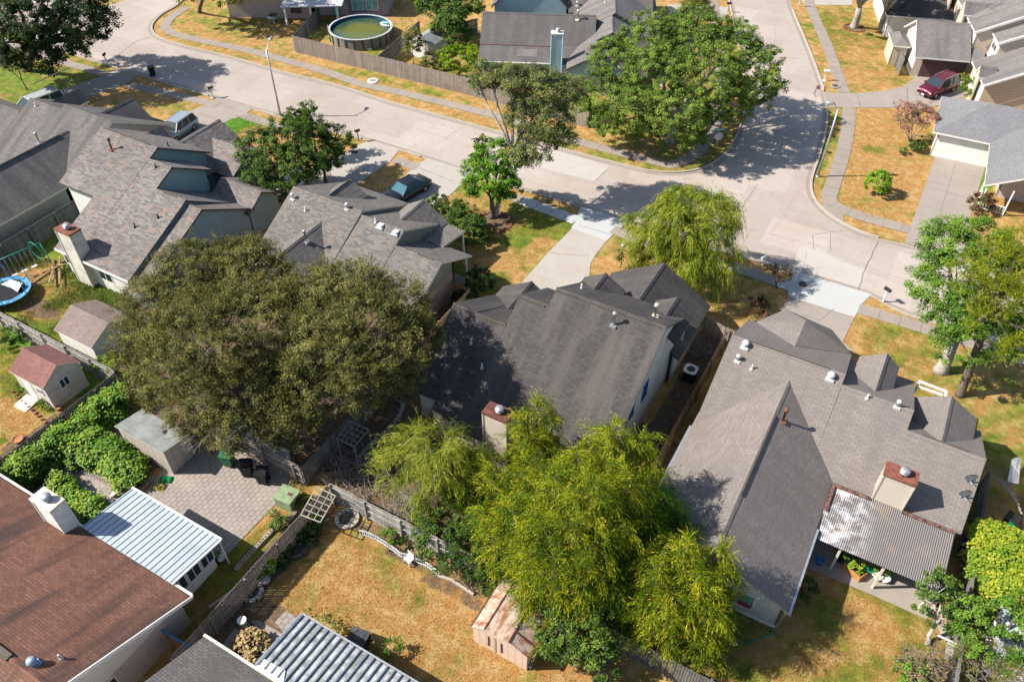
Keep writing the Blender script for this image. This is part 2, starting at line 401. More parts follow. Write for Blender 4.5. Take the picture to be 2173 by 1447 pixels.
# ---- streets
M['street'] = concrete('street_concrete', (.42,.372,.335), (.355,.30,.262), .65, .2, (5.2, 4.1))
M['kerb'] = concrete('kerb_concrete', (.42,.38,.33), (.36,.31,.26), .6, .8)
M['walk'] = concrete('pavement_concrete', (.305,.265,.228), (.255,.215,.182), .6, .5)
M['walk_new'] = concrete('new_concrete', (.43,.445,.44), (.40,.40,.39), .25, .4)
M['drive'] = concrete('driveway_concrete', (.325,.285,.25), (.27,.23,.20), .65, .4)
M['drive_pale'] = concrete('pale_driveway_concrete', (.40,.37,.335), (.35,.31,.27), .55, .4)
M['joint'] = basic('joint_sealant', (.16,.135,.115), .9, .3)
M['faintjoint'] = basic('faint_joint', (.31,.275,.24), .9, .3)
far_c = [(272,-60),(262,-25),(240,8)]
farK = chaik(PX([(420,-40),(381,12),(345,30),(328,46),(321,60),(327,73),(343,84),(387,98),(470,117),(550,139),(600,155),(716,181),(826,218),(909,240),(1050,279),(1191,317),(1326,352),(1385,366),(1437,368),(1480,362),(1515,348),(1545,322),(1563,290),(1577,250),(1585,200),(1578,150),(1566,90),(1559,55),(1550,17),(1540,-30),(1525,-120)]), 2)
eastK = chaik(PX([(1655,-120),(1675,0),(1684,28),(1717,105),(1736,155),(1749,195),(1757,229),(1754,276),(1740,330),(1724,372),(1720,395),(1725,417),(1739,438),(1760,457),(1783,472),(1822,492),(1870,508),(1919,518),(1968,531),(2040,552),(2173,590),(2330,640)]), 2)
nearK = chaik(PX([(2400,830),(2173,744),(1988,689),(1905,643+20),(1847,627),(1794,611),(1686,578),(1628,561),(1573,548),(1480,523),(1400,497),(1332,472),(1280,457),(1232,441),(1161,419),(1091,399),(990,366),(907,338),(850,320),(790,301),(700,279),(600,251),(536,232),(464,211),(380,186),(293,160),(254,147),(190,128),(120,106),(40,80),(-80,40)]), 1)
nearK = PX([(2400,850),(2173,757),(1988,695)])[:0]+nearK
mb = MB()
outline = farK[:] + PX([(1525,-120),(1655,-120)]) + eastK + nearK + PX([(-140,-10),(-60,-60),(120,-60),(200,-25),(240,12),(300,-25)])
flat(mb, outline, .020)
structure(mb, 'street', M['street'])
mb = MB()
flat(mb, chaik(PX([(215,20),(232,10),(262,2),(310,-20),(330,-60),(200,-60),(160,-10)]), 1), .026)
structure(mb, 'verge', basic('verge_grass', (.26,.22,.06), .95, .4, 2))
def gaps(K, cuts):
    """break a kerb line where driveways cross it: cuts = list of (px,py,radius m)"""
    cs = [(U(x, y), r) for x, y, r in cuts]; segs = []; cur = []
    for p in K:
        if any((p-c).length < r for c, r in cs):
            if len(cur) > 1: segs.append(cur)
            cur = []
        else: cur.append(p)
    if len(cur) > 1: segs.append(cur)
    return segs
def dens(K, d=.7):
    out = [K[0]]
    for a, b in zip(K, K[1:]):
        n = max(1, int((b-a).length/d))
        for i in range(1, n+1): out.append(a.lerp(b, i/n))
    return out
mb = MB()
for s in gaps(dens(farK), []): ribbon(mb, s, .17, -.02, .135)
for s in gaps(dens(eastK), [(1757,213,2.1),(1960,530,3.2),(1690,6,2.2)]): ribbon(mb, s, .17, -.02, .135)
for s in gaps(dens(nearK), [(1765,603,4.6),(1282,457,3.1),(940,352,2.4),(815,310,1.9),(500,222,3.0),(272,154,1.6)]): ribbon(mb, s, .17, -.02, .135)
structure(mb, 'kerb', M['kerb'])
mb = MB()  # gutter pans: the slightly darker strip beside the kerb
for K, sd_ in ((farK, -.32), (nearK, -.32), (eastK, -.32)):
    ribbon(mb, dens(K, 2.0), .36, .010, .0245, 0, sd_)
structure(mb, 'gutter', M['walk'])
# joints and cracks
mb = MB()
def crack(px, w=.05, m=0, z=.027, jit=0):
    P = dens(PX(px), .6)
    if jit: P = [p+Vector((rnd.uniform(-jit, jit), rnd.uniform(-jit, jit), 0)) for p in P]
    L = offs(P, w/2); Q = offs(P, -w/2)
    for i in range(len(P)-1): flat(mb, [L[i], Q[i], Q[i+1], L[i+1]], z, m)
crack([(250,118),(330,93),(480,150),(700,215),(950,295),(1120,352),(1290,398),(1430,436)], .05, 1)
crack([(1430,436),(1573,482),(1722,518),(1870,578),(2000,618),(2173,680)], .05, 1, jit=.02)
crack([(1863,513),(1836,572),(1820,618)], .07, 0, jit=.05); crack([(1724,498),(1727,530)], .04); crack([(1762,534),(1762,497)], .04); crack([(1724,498),(1790,490)], .04)
crack([(1293,356),(1262,385)], .05); crack([(1574,442),(1607,392)], .05, 0); crack([(1640,20),(1650,130),(1655,190),(1640,330)], .06, 1, jit=.05)
crack([(600,232),(690,197)], .05, 1); crack([(250,118),(290,88),(320,80)], .07); crack([(640,258),(750,290)], .05, 1); crack([(930,305),(985,268)], .05, 1)
crack([(1050,345),(1130,320)], .05, 1); crack([(1380,470),(1410,440),(1440,400)], .05, 1); crack([(1560,545),(1600,480)], .04, 1); crack([(1700,590),(1712,535)], .05, 1, jit=.05); crack([(1950,645),(1975,590)], .05, 1)
crack([(1735,182),(1728,200),(1732,208)], .12); crack([(1060,372),(1130,330),(1292,356)], .03, 1)
crack([(420,170),(470,120)], .05, 1); crack([(740,215),(800,285)], .04, 1); crack([(1640,490),(1700,400)], .04, 1, jit=.04); crack([(1610,240),(1700,255)], .05, 1); crack([(1590,120),(1715,125)], .05, 1)
structure(mb, 'road_joint', [M['joint'], M['faintjoint']])
mb = MB()  # newer slabs let into the old street
flat(mb, PX([(1128,318),(1190,322),(1296,354),(1262,386),(1100,345)]), .0235)
flat(mb, PX([(1675,579),(1700,520),(1840,575),(1822,620)]), .0235)
structure(mb, 'road_patch', concrete('patched_concrete', (.44,.41,.375), (.40,.36,.325), .4, .4))
# ---- pavements
walks = MB()
def path(px, w, z=.036, m=0, joints=1.5):
    P = chaik(PX(px), 2); L = offs(P, w/2); Q = offs(P, -w/2)
    for i in range(len(P)-1): flat(walks, [L[i], Q[i], Q[i+1], L[i+1]], z, m)
    acc = 0
    for a, b in zip(P, P[1:]):
        d = (b-a); Ld = d.length; d = d.normalized() if Ld else d; n = Vector((-d.y, d.x, 0)); s = joints-acc
        while s < Ld:
            c = a+d*s; flat(walks, [c+n*w/2+d*.02, c+n*w/2-d*.02, c-n*w/2-d*.02, c-n*w/2+d*.02], z+.004, 2); s += joints
        acc = (acc+Ld) % joints
path([(395,16),(362,38),(348,55),(362,72),(415,84),(525,107),(600,127),(690,152),(735,168),(775,182),(840,194),(937,218),(1042,243),(1188,290),(1299,321),(1382,341),(1423,352)], 1.25)
path([(1415,352),(1450,345),(1490,318),(1520,263),(1535,200),(1528,100),(1517,28),(1510,-40)], 1.25, .041)
path([(-40,70),(105,124),(229,160)], 1.2); path([(272,181),(359,199),(437,218),(465,226)], 1.2); path([(515,246),(600,271),(660,290)], 1.2)
path([(838,340),(886,356)], 1.2); path([(1080,415),(1112,427)], 1.2); path([(1109,426),(1222,468)], 1.3, .0405, m=1); path([(1300,487),(1351,508),(1450,535),(1573,572)], 1.2); path([(1573,572),(1656,601)], 1.2, .0405); path([(1652,600),(1690,613)], 1.25, .045, m=1)
path([(1822,655),(1905,680),(1988,705),(2173,765),(2300,810)], 1.25)
path([(1715,-20),(1720,20),(1750,83),(1772,144),(1792,198)], 1.3); path([(1802,229),(1800,276),(1785,340),(1768,390),(1755,425),(1775,440),(1822,458),(1870,472),(1930,488)], 1.35, .040)
flat(walks, PX([(1739,440),(1757,423),(1790,447),(1790,470),(1783,472)]), .032, 0)
structure(walks, 'pavement', [M['walk'], M['walk_new'], M['joint']])
# ---- driveways
dr = MB()
def pave(px, m=0, z=.030): flat(dr, PX(px), z, m)
pave([(1216,483),(1160,540),(1085,625),(1060,680),(1180,700),(1255,640),(1250,590),(1253,560),(1264,541),(1290,508)], 1)
pave([(1232,438),(1334,470),(1322,482),(1307,490),(1288,512),(1212,485),(1222,468)], 2, .034)
pave([(1686,576),(1850,625),(1828,646),(1813,674),(1674,630),(1672,612)], 2, .034)
pave([(1674,630),(1813,674),(1788,726),(1811,745),(1690,760),(1600,720),(1650,668)], 0)
pave([(907,336),(1000,366),(985,385),(962,408),(922,442),(870,470),(770,430),(830,400),(876,358)], 1)
pave([(790,299),(847,319),(828,343),(758,392),(700,440),(560,440),(600,400),(690,350),(765,306)], 1)
pave([(462,209),(538,230),(517,246),(482,258),(390,318),(340,310),(366,250),(426,228),(450,218)], 0)
pave([(252,145),(296,159),(270,178),(192,206),(90,250),(30,240),(60,215),(150,185),(225,160)], 0)
pave([(1985,330),(2092,350),(2062,450),(2040,556),(1919,516),(1932,483)], 0)
pave([(1749,197),(1808,199),(1877,194),(1919,183),(1938,168),(1945,150),(2045,158),(2052,205),(2000,222),(1960,232),(1910,229),(1758,229)], 0)
pave([(1690,-8),(1710,12),(1808,12),(1810,-20),(1700,-25)], 1); pave([(1416,10),(1545,16),(1548,46),(1480,40),(1420,32)], 1)
structure(dr, 'driveway', [M['drive'], M['drive_pale'], M['walk_new']])
dj = MB(); mb = dj
crack([(1250,545),(1165,537)], .03, 0, .038); crack([(1770,656),(1740,680),(1700,668)], .04, 0, .036, .03); crack([(1980,400),(2080,430)], .03, 0, .036); crack([(2030,340),(1980,500)], .03, 0, .036)
crack([(890,357),(962,386)], .05, 0, .036); crack([(1820,199),(1825,229)], .05, 0, .036); crack([(1925,188),(1926,229)], .08, 0, .036); crack([(420,240),(480,262)], .05, 0, .036); crack([(455,214),(515,240)], .05, 0, .036); crack([(1228,478),(1300,500)], .04, 0, .040); crack([(1246,450),(1325,476)], .03, 0, .040)
structure(dj, 'driveway_joint', [M['joint']])
# ---- paved back gardens
t = NT('paver_blocks'); p = t.pos(); br = t.n('TexBrick', offset=.5)
for k, v in (('Scale', 1), ('Brick Width', .40), ('Row Height', .30), ('Mortar Size', .018)): br.inputs[k].default_value = v
br.inputs['Color1'].default_value = (.29,.25,.22,1); br.inputs['Color2'].default_value = (.25,.225,.205,1); br.inputs['Mortar'].default_value = (.12,.10,.085,1)
mp = t.n('Mapping'); mp.inputs['Rotation'].default_value = (0, 0, R(90)); t.l(p, mp.inputs[0]); t.l(mp.outputs[0], br.inputs['Vector'])
col = t.mix(t.math('MULTIPLY', t.ramp(t.noise(p, .6, 4), .4, .7), .4), br.outputs['Color'], (.36,.31,.27)); M['pavers'] = t.out(col, .9, br.outputs['Fac'], -.3, .02)
mb = MB()
flat(mb, PX([(345,1000),(400,960),(455,905),(520,905),(618,1022),(594,1061),(506,1152),(481,1180),(430,1200),(296,1058)]), .03)
flat(mb, PX([(150,985),(175,965),(345,1075),(300,1110),(240,1080),(120,1010)]), .034)
flat(mb, PX([(210,935),(262,880),(290,905),(245,950)]), .034)
flat(mb, PX([(583,1320),(608,1295),(650,1325),(610,1350)]), .034)
structure(mb, 'paved_yard', M['pavers'])
mb = MB()
flat(mb, PX([(1700,1200),(1720,1140),(2010,1250),(1966,1314),(1850,1262)]), .03, 0)
flat(mb, PX([(548,1315),(600,1345),(640,1372),(560,1430),(470,1372),(505,1322)]), .03, 1)
flat(mb, PX([(275,950),(290,945),(382,997),(380,1008),(365,1005)]), .038, 1)
structure(mb, 'patio_slab', [M['drive'], M['walk']])
# ================================================================ HOUSES
M['sh_C'] = shingle('charcoal_shingles', (.056,.053,.053), (.086,.081,.080), (.125,.108,.098), .65)
M['sh_F'] = shingle('taupe_shingles', (.190,.166,.153), (.238,.208,.192), (.135,.12,.115), .45, bw=.42)
M['sh_D'] = shingle('mottled_grey_shingles', (.115,.112,.108), (.225,.208,.19), (.21,.16,.13), .3, bw=.36)
M['sh_G'] = shingle('brown_grey_shingles', (.125,.113,.108), (.265,.243,.228), (.26,.21,.185), .25, bw=.4, spots=1.0, spotc=(.255,.165,.135))
M['sh_A'] = shingle('aged_grey_shingles', (.125,.115,.11), (.175,.162,.155), (.065,.063,.065), .85)
M['sh_B'] = shingle('brown_red_shingles', (.160,.078,.054), (.235,.118,.082), (.055,.038,.035), .9, bw=.4)
M['sh_H2'] = shingle('slate_grey_shingles', (.125,.115,.11), (.185,.172,.165), (.10,.10,.10), .3)
M['sh_9'] = shingle('dark_grey_shingles', (.105,.098,.096), (.130,.120,.118), (.17,.155,.15), .5)
M['sh_11'] = shingle('warm_grey_shingles', (.17,.153,.15), (.225,.205,.20), (.095,.09,.093), .7)
M['sh_12'] = shingle('blue_grey_shingles', (.175,.175,.185), (.22,.22,.23), (.14,.14,.15), .5)
M['sh_10'] = shingle('black_shingles', (.05,.05,.052), (.075,.073,.073), (.11,.10,.10), .4)
M['sh_pink'] = shingle('plum_shingles', (.20,.095,.080), (.27,.135,.115), (.15,.085,.075), .4)
M['sh_brn'] = shingle('umber_shingles', (.20,.155,.135), (.265,.205,.18), (.15,.125,.115), .5)
M['sid_teal'] = siding('blue_grey_siding', (.19,.27,.30), .2, False, .4)
M['sid_G'] = siding('teal_grey_siding', (.24,.33,.345), .2, False, .35)
M['sid_grey'] = siding('olive_grey_siding', (.20,.20,.175), .22)
M['sid_C'] = siding('pale_grey_green_siding', (.50,.52,.46), .22, False, .18)
M['sid_cream'] = siding('cream_siding', (.55,.49,.415), .2, False, .35)
M['sid_white'] = siding('white_siding', (.70,.68,.63), .22, False, .3)
M['sid_tan'] = siding('tan_siding', (.56,.47,.36), .30, False, .55)
M['sid_blue'] = siding('light_blue_siding', (.33,.50,.55), .2, False, .25)
M['plaster'] = basic('weathered_white_board', (.55,.52,.45), .8, .2, 1.5)
M['shedtan'] = siding('beige_panels', (.42,.375,.32), .6, True, .3)
M['brick_red'] = brick('red_brick', (.36,.19,.13), (.27,.15,.11), (.38,.34,.30))
M['brick_tan'] = brick('tan_brick', (.38,.29,.22), (.28,.21,.17), (.45,.42,.38))
M['brick_pink'] = brick('pink_brick', (.46,.36,.32), (.34,.27,.25), (.5,.47,.44))
M['corr'] = siding('white_standing_seam', (.40,.46,.51), .45, True, .05, .2)
M['door_brown'] = siding('brown_panel_door', (.10,.055,.06), .5, False, .3)
M['curtain'] = basic('magenta_curtain', (.30,.02,.13), .8)
M['blind'] = basic('green_blind', (.18,.36,.33), .8)

class House:
    """one house: a roof mesh and a wall mesh built from gabled and hipped blocks, plus its fittings"""
    def __init__(s, name, loc, label, roofmat, wallmat, trim, ang=0, cat='house', lowmat=None, lowz=0.0):
        s.t = thing(name, loc, label, cat); s.ang = ang
        s.roof = MB(); s.wall = MB(); s.rm = [roofmat, trim]; s.wm = [wallmat, lowmat or wallmat]; s.lowz = lowz; s.ridge = MB()
    def T(s, p): return rot2(Vector(p), s.ang)
    def rpoly(s, pts, th=.16): s.roof.extr([s.T(p) for p in pts], (0, 0, -th), 0, 1, 1)
    def wallp(s, P, Q, prof, th=.15, m=0, mb=None):
        """wall from P to Q (2D), prof = [(t, ztop)...], visible side on the right of P->Q"""
        P = Vector((*P, 0)); Q = Vector((*Q, 0)); d = Q-P; n = Vector((d.y, -d.x, 0)).normalized()
        mb = mb or s.wall; z0 = -.05
        def pt(t, z): v = P+d*t; return s.T((v.x, v.y, z))
        nn = s.T(tuple(n))
        top = [pt(t, z) for t, z in prof]
        if s.lowz:
            zl = s.lowz; ts = [prof[0][0], prof[-1][0]]
            mb.extr([pt(ts[0], z0), pt(ts[1], z0), pt(ts[1], zl), pt(ts[0], zl)], nn*-th, 1)
            mb.extr([pt(ts[0], zl), pt(ts[1], zl)]+top[::-1], nn*-th, m)
        else: mb.extr([pt(prof[0][0], z0), pt(prof[-1][0], z0)]+top[::-1], nn*-th, m)
    def gable(s, ax, a0, a1, prof, ins=(.3, .3), eave=.35, th=.16, walls='abse', cap=True):
        """ax 'u': ridge runs along u from a0 to a1; prof = [(v, z)...] across"""
        def P(a, b, z): return (a, b, z) if ax == 'u' else (b, a, z)
        for (b0, z0), (b1, z1) in zip(prof, prof[1:]):
            s.rpoly([P(a0, b0, z0), P(a1, b0, z0), P(a1, b1, z1), P(a0, b1, z1)], th)
        k = max(range(len(prof)), key=lambda i: prof[i][1]); rb, rz = prof[k]
        if cap and 0 < k < len(prof)-1:
            (bl, zl), (br_, zr) = prof[k-1], prof[k+1]
            for (bb, zz) in ((bl, zl), (br_, zr)):
                f = .17/abs(rb-bb) if rb != bb else 0; bx = rb+(bb-rb)*f; zx = rz+(zz-rz)*f
                s.ridge.extr([s.T(P(a0, rb, rz+.035)), s.T(P(a1, rb, rz+.035)), s.T(P(a1, bx, zx+.03)), s.T(P(a0, bx, zx+.03))], (0, 0, -.03), 0)
        def zt(b):
            for (b0, z0), (b1, z1) in zip(prof, prof[1:]):
                if b0 <= b <= b1: return z0+(z1-z0)*(b-b0)/(b1-b0)
            return prof[0][1] if b < prof[0][0] else prof[-1][1]
        B0, B1 = prof[0][0]+eave, prof[-1][0]-eave
        bs = [B0]+[b for b, z in prof[1:-1] if B0 < b < B1]+[B1]
        pr = [((b-B0)/(B1-B0), zt(b)-th+.02) for b in bs]
        A0, A1 = a0+ins[0], a1-ins[1]
        if ax == 'u':
            if 'a' in walls: s.wallp((A0, B1), (A0, B0), [(1-q, z) for q, z in pr[::-1]])
            if 'b' in walls: s.wallp((A1, B0), (A1, B1), pr)
            if 's' in walls: s.wallp((A0+.15, B0), (A1-.15, B0), [(0, zt(B0)-th+.02), (1, zt(B0)-th+.02)])
            if 'e' in walls: s.wallp((A1-.15, B1), (A0+.15, B1), [(0, zt(B1)-th+.02), (1, zt(B1)-th+.02)])
        else:
            if 'a' in walls: s.wallp((B0, A0), (B1, A0), pr)
            if 'b' in walls: s.wallp((B1, A1), (B0, A1), [(1-q, z) for q, z in pr[::-1]])
            if 's' in walls: s.wallp((B0, A1-.15), (B0, A0+.15), [(0, zt(B0)-th+.02), (1, zt(B0)-th+.02)])
            if 'e' in walls: s.wallp((B1, A0+.15), (B1, A1-.15), [(0, zt(B1)-th+.02), (1, zt(B1)-th+.02)])
    def hip(s, u0, u1, v0, v1, z0, z1, eave=.4, th=.16):
        w, d = u1-u0, v1-v0; h = min(w, d)/2
        if w >= d: A, B = (u0+h, v0+h, z1), (u1-h, v0+h, z1)
        else: A, B = (u0+h, v0+h, z1), (u0+h, v1-h, z1)
        c = [(u0, v0, z0), (u1, v0, z0), (u1, v1, z0), (u0, v1, z0)]
        if w >= d: F = [[c[0], c[1], B, A], [c[1], c[2], B], [c[2], c[3], A, B], [c[3], c[0], A]]
        else: F = [[c[0], c[1], A], [c[1], c[2], B, A], [c[2], c[3], B], [c[3], c[0], A, B]]
        for f in F:
            q = []
            for p in f:
                if not q or (Vector(p)-Vector(q[-1])).length > .01: q.append(p)
            s.rpoly(q, th)
        e = eave; k = [(u0+e, v0+e), (u1-e, v0+e), (u1-e, v1-e), (u0+e, v1-e)]
        for i in range(4): s.wallp(k[i], k[(i+1) % 4], [(0, z0), (1, z0)])
    def finish(s):
        r = s.roof.build('roof', s.rm, s.t)
        if s.ridge.f: build_split(s.ridge, 'ridge_cap', s.rm[0], r)
        w_ = s.wall.build('wall', s.wm, s.t); s.r = r; s.w = w_
        return s
    def window(s, c, d, w_, h, fr=None, gl=None, name='window'):
        """c centre on the wall face, d 2D direction along the wall with outward normal on its right"""
        d = Vector((*d, 0)).normalized(); n = Vector((d.y, -d.x, 0)); c = Vector(c)
        def q(a, b, o): v = c+d*a+n*o; return s.T((v.x, v.y, c.z+b))
        nn = s.T(tuple(n)); f = MB()
        for a0, a1, b0, b1 in ((-w_/2, w_/2, h/2-.07, h/2), (-w_/2, w_/2, -h/2, -h/2+.07), (-w_/2, -w_/2+.07, -h/2+.07, h/2-.07), (w_/2-.07, w_/2, -h/2+.07, h/2-.07), (-.025, .025, -h/2+.07, h/2-.07)):
            f.extr([q(a0, b0, .05), q(a1, b0, .05), q(a1, b1, .05), q(a0, b1, .05)], nn*-.08)
        fo = f.build(name, fr or M['white'], s.t); g = MB()
        g.extr([q(-w_/2+.06, -h/2+.06, .02), q(w_/2-.06, -h/2+.06, .02), q(w_/2-.06, h/2-.06, .02), q(-w_/2+.06, h/2-.06, .02)], nn*-.04)
        g.build('pane', gl or M['glass'], fo); return fo
    def slab(s, name, c, d, w_, h, mat, o=.03):
        d = Vector((*d, 0)).normalized(); n = Vector((d.y, -d.x, 0)); c = Vector(c); f = MB()
        def q(a, b): v = c+d*a+n*o; return s.T((v.x, v.y, c.z+b))
        f.extr([q(-w_/2, -h/2), q(w_/2, -h/2), q(w_/2, h/2), q(-w_/2, h/2)], s.T(tuple(n))*-.08)
        return f.build(name, mat, s.t)
    def part(s, name, mb, mat, par=None):
        if name in ('gutter', 'fascia', 'white_siding', 'grey_siding', 'roof_vent', 'entry_beams', 'door_handle', 'garden_room_wall'): return build_split(mb, name, mat, par or s.t)[0]
        return mb.build(name, mat, par or s.t)
    def chimney(s, u0, u1, v0, v1, z0, z1, mat, capmat, flue='metal', label=None):
        f = MB(); P = [s.T(p) for p in ((u0, v0, z1), (u1, v0, z1), (u1, v1, z1), (u0, v1, z1))]
        f.extr(P, (0, 0, z0-z1), 0); c = f.build('chimney', mat, s.t)
        if label: c['label'] = label
        f = MB()
        for (x, y) in ((u0, v0), (u1, v0), (u1, v1), (u0, v1)):
            a = s.T((x, y, z0)); f.bar(a+Vector((0, 0, .02)), s.T((x, y, z1)), .09)
        f.build('corner_trim', mat, c)
        f = MB(); e = .06; P = [s.T(p) for p in ((u0-e, v0-e, z1+.07), (u1+e, v0-e, z1+.07), (u1+e, v1+e, z1+.07), (u0-e, v1+e, z1+.07))]
        f.extr(P, (0, 0, -.14), 0); cp = f.build('chimney_cap', capmat, c); m = s.T(((u0+u1)/2+.1, (v0+v1)/2, z1+.07)); f = MB()
        f.lathe(m, [(.2, 0), (.2, .14), (.26, .16), (.27, .2), (.17, .21), (.17, .3), (.27, .32), (.25, .38), (.05, .42)], 14)
        f.build('flue', M[flue], c); return c

# ---- centre house, charcoal roof
C = House('charcoal_roof_house', (-15.5, 31, 0), 'two storey house with a charcoal shingle roof stepping up along its ridge, in the middle', M['sh_C'], M['sid_C'], M['trim_dark'], lowmat=M['brick_tan'], lowz=.9)
sC = .633; zC = lambda v: 2.7+sC*(v-27.08)
C.gable('u', -22.72, -20.9, [(27.05, zC(27.05)), (32.3, 6.0), (37.3, 3.0)], ins=(.3, .05))
C.gable('u', -20.9, -18.75, [(26.1, zC(26.1)), (32.25, 5.97), (37.3, 3.0)], ins=(.1, .05))
C.gable('u', -18.75, -16.68, [(26.1, zC(26.1)), (34.05, 7.08), (38.0, 4.8)], ins=(.04, .05))
C.gable('u', -16.68, -9.25, [(26.1, zC(26.1)), (35.08, 7.76), (39.75, 4.97)], ins=(.04, .3))
C.gable('v', 33.5, 38.75, [(-22.75, 2.75), (-20.4, 4.15), (-18.2, 2.75)], ins=(.3, .35))
C.gable('v', 38.0, 44.25, [(-16.55, 2.65), (-12.7, 5.02), (-8.85, 2.65)], ins=(0, .35), walls='bse')
C.gable('v', 36.6, 39.95, [(-16.9, 5.1), (-15.35, 6.05), (-13.8, 5.1)], ins=(0, .25), walls='b')
C.gable('v', 36.6, 39.95, [(-11.6, 5.2), (-10.2, 6.1), (-8.9, 5.2)], ins=(0, .25), walls='b')
C.finish()
C.chimney(-16.42, -14.88, 25.5, 26.38, 0, 5.5, M['sid_cream'], M['rust'], label='cream clapboard chimney with a rusty brown top')
C.window((-9.55, 31.4, 3.6), (0, 1), .9, 1.5, M['blue']); C.window((-9.55, 33.6, 3.4), (0, 1), .9, 1.5, M['blue']); C.window((-18.6, 26.45, 1.3), (1, 0), 1.6, 1.1); C.window((-9.55, 29.2, 1.4), (0, 1), 1.2, 1.1, M['blue'])

# ---- right house, taupe roof
F = House('taupe_roof_house', (1.5, 36, 0), 'long single storey house with a taupe shingle roof and rusty patio cover at right', M['sh_F'], M['sid_C'], M['metal'])
sF = .555; zF = lambda v: 2.7+sF*(v-33.0)
F.gable('u', -6.0, 1.0, [(33.0, 2.7), (38.55, 5.80), (44.1, 2.72)], ins=(.45, .04))
F.gable('u', 1.0, 5.1, [(33.0, 2.69), (37.95, 5.43), (43.6, 2.70)], ins=(.04, .1), eave=.7)
F.gable('u', 5.1, 9.3, [(33.0, 2.68), (36.85, 4.82), (41.2, 2.72)], ins=(.04, .35), walls='bse')
F.gable('v', 23.75, 37.4, [(-6.1, 2.68), (-1.85, 5.03), (2.4, 2.68)], ins=(.5, 0), walls='ase')
R1 = (-2.45, 44.35, 4.05); B1 = (-2.4, 41.1, 4.42)
F.rpoly([(-5.5, 44.15, 2.74), B1, R1, (-4.05, 46.5, 2.7)]); F.rpoly([(-4.05, 46.5, 2.7), R1, (-.72, 45.95, 2.7)]); F.rpoly([R1, B1, (.95, 44.15, 2.73), (-.72, 45.95, 2.7)])
F.wallp((.5, 44.0), (-.8, 45.5), [(0, 2.6), (1, 2.6)]); F.wallp((-.8, 45.5), (-3.9, 46.1), [(0, 2.6), (1, 2.6)]); F.wallp((-3.9, 46.1), (-5.2, 44.2), [(0, 2.6), (1, 2.6)])
F.gable('v', 38.9, 42.65, [(1.45, 4.0), (2.87, 4.95), (3.85, 4.2)], ins=(0, .2), walls='be', eave=.12)
F.gable('v', 36.9, 41.0, [(4.95, 3.6), (6.95, 4.80), (8.75, 3.7)], ins=(0, .2), walls='bse', eave=.12)
F.finish()
F.chimney(4.55, 6.15, 32.75, 33.65, 2.3, 5.1, M['sid_cream'], M['rubyrust'], label='cream clapboard chimney with an orange rusted top')
F.window((-.2, 24.25, 1.35), (1, 0), 2.0, 1.25, M['white'], M['blind']); F.slab('curtain', (-.2, 24.25, .92), (1, 0), 1.75, .32, M['curtain'], .06)
F.slab('gable_trim', (0, 24.25, 0.1), (1, 0), 4.5, .2, M['white'])
mb = MB()
for a, b in (((5.3, 43.7, 2.75), (7.0, 43.6, 2.75)), ((7.0, 43.6, 2.75), (7.0, 41.4, 2.75)), ((5.3, 43.5, 2.45), (6.9, 43.5, 2.45))): mb.bar(a, b, .1, .14)
mb.bar((7.0, 43.6, 0), (7.0, 43.6, 2.7), .1); mb.bar((5.35, 43.65, 0), (5.35, 43.65, 2.7), .14)
F.part('entry_beams', mb, M['white'])
# gutters and downpipe of the south wing
mb = MB(); mb.bar((2.47, 23.7, 2.6), (2.47, 29.4, 2.6), .13, .12); mb.bar((2.35, 24.1, 2.55), (2.2, 24.15, .1), .1); mb.bar((-6.17, 26, 2.6), (-6.17, 33, 2.6), .12, .1)
F.part('gutter', mb, M['metal'])
# patio cover with corrugated sheets
NC = 60; pc = MB(); u0, u1, v0, v1 = 2.42, 8.95, 28.95, 32.75
for i in range(NC*2):
    a = u0+(u1-u0)*i/(NC*2); b = u0+(u1-u0)*(i+1)/(NC*2); za = .035*(i % 2); zb = .035*((i+1) % 2)
    pc.poly([(a, v0, 2.42+za), (b, v0, 2.42+zb), (b, v1, 2.86+zb), (a, v1, 2.86+za)]); pc.poly([(a, v0, 2.40+za), (a, v1, 2.84+za), (b, v1, 2.84+zb), (b, v0, 2.40+zb)])
t = NT('weathered_corrugated'); p = t.pos(); s_ = t.n('SeparateXYZ'); t.l(p, s_.inputs[0])
lines = t.math('LESS_THAN', t.math('FRACT', t.math('DIVIDE', s_.outputs[0], .1088)), .38)
n_ = t.ramp(t.noise(p, 1.4, 6, .75), .42, .62); we = t.ramp(s_.outputs[0], 5.6, 3.2); col = t.mix(t.math('MULTIPLY', lines, .6), (.175,.163,.16), (.06,.058,.06))
col = t.mix(t.math('MULTIPLY', n_, t.math('MULTIPLY', we, .95)), col, (.55,.55,.57)); n2 = t.ramp(t.noise(p, .9, 4, .6), .5, .7); col = t.mix(t.math('MULTIPLY', n2, .3), col, (.30,.20,.12))
M['corrF'] = t.out(col, .7)
pco = F.part('patio_cover', pc, M['corrF']); F.r['label'] = 'taupe shingle roof'
mb = MB()
mb.bar((2.45, 32.55, 2.95), (4.5, 32.62, 2.95), .22, .03); mb.bar((6.2, 32.62, 2.92), (8.95, 32.62, 2.92), .2, .03); mb.bar((2.5, 30.7, 2.80), (2.5, 32.6, 2.98), .2, .03)
build_split(mb, 'rusty_flashing', basic('flaking_rust', (.15,.08,.062), .8, .8, 7), pco)
for (x, y) in ((3.9, 29.3), (6.15, 29.2), (8.6, 29.15)):
    mb = MB(); mb.bar((x, y, 0), (x, y, 2.4), .12); mb.build('post', M['cream'], pco)
mb = MB(); mb.bar((2.6, 29.3, 2.34), (8.9, 29.2, 2.34), .1, .12); mb.build('beam', M['cream'], pco)
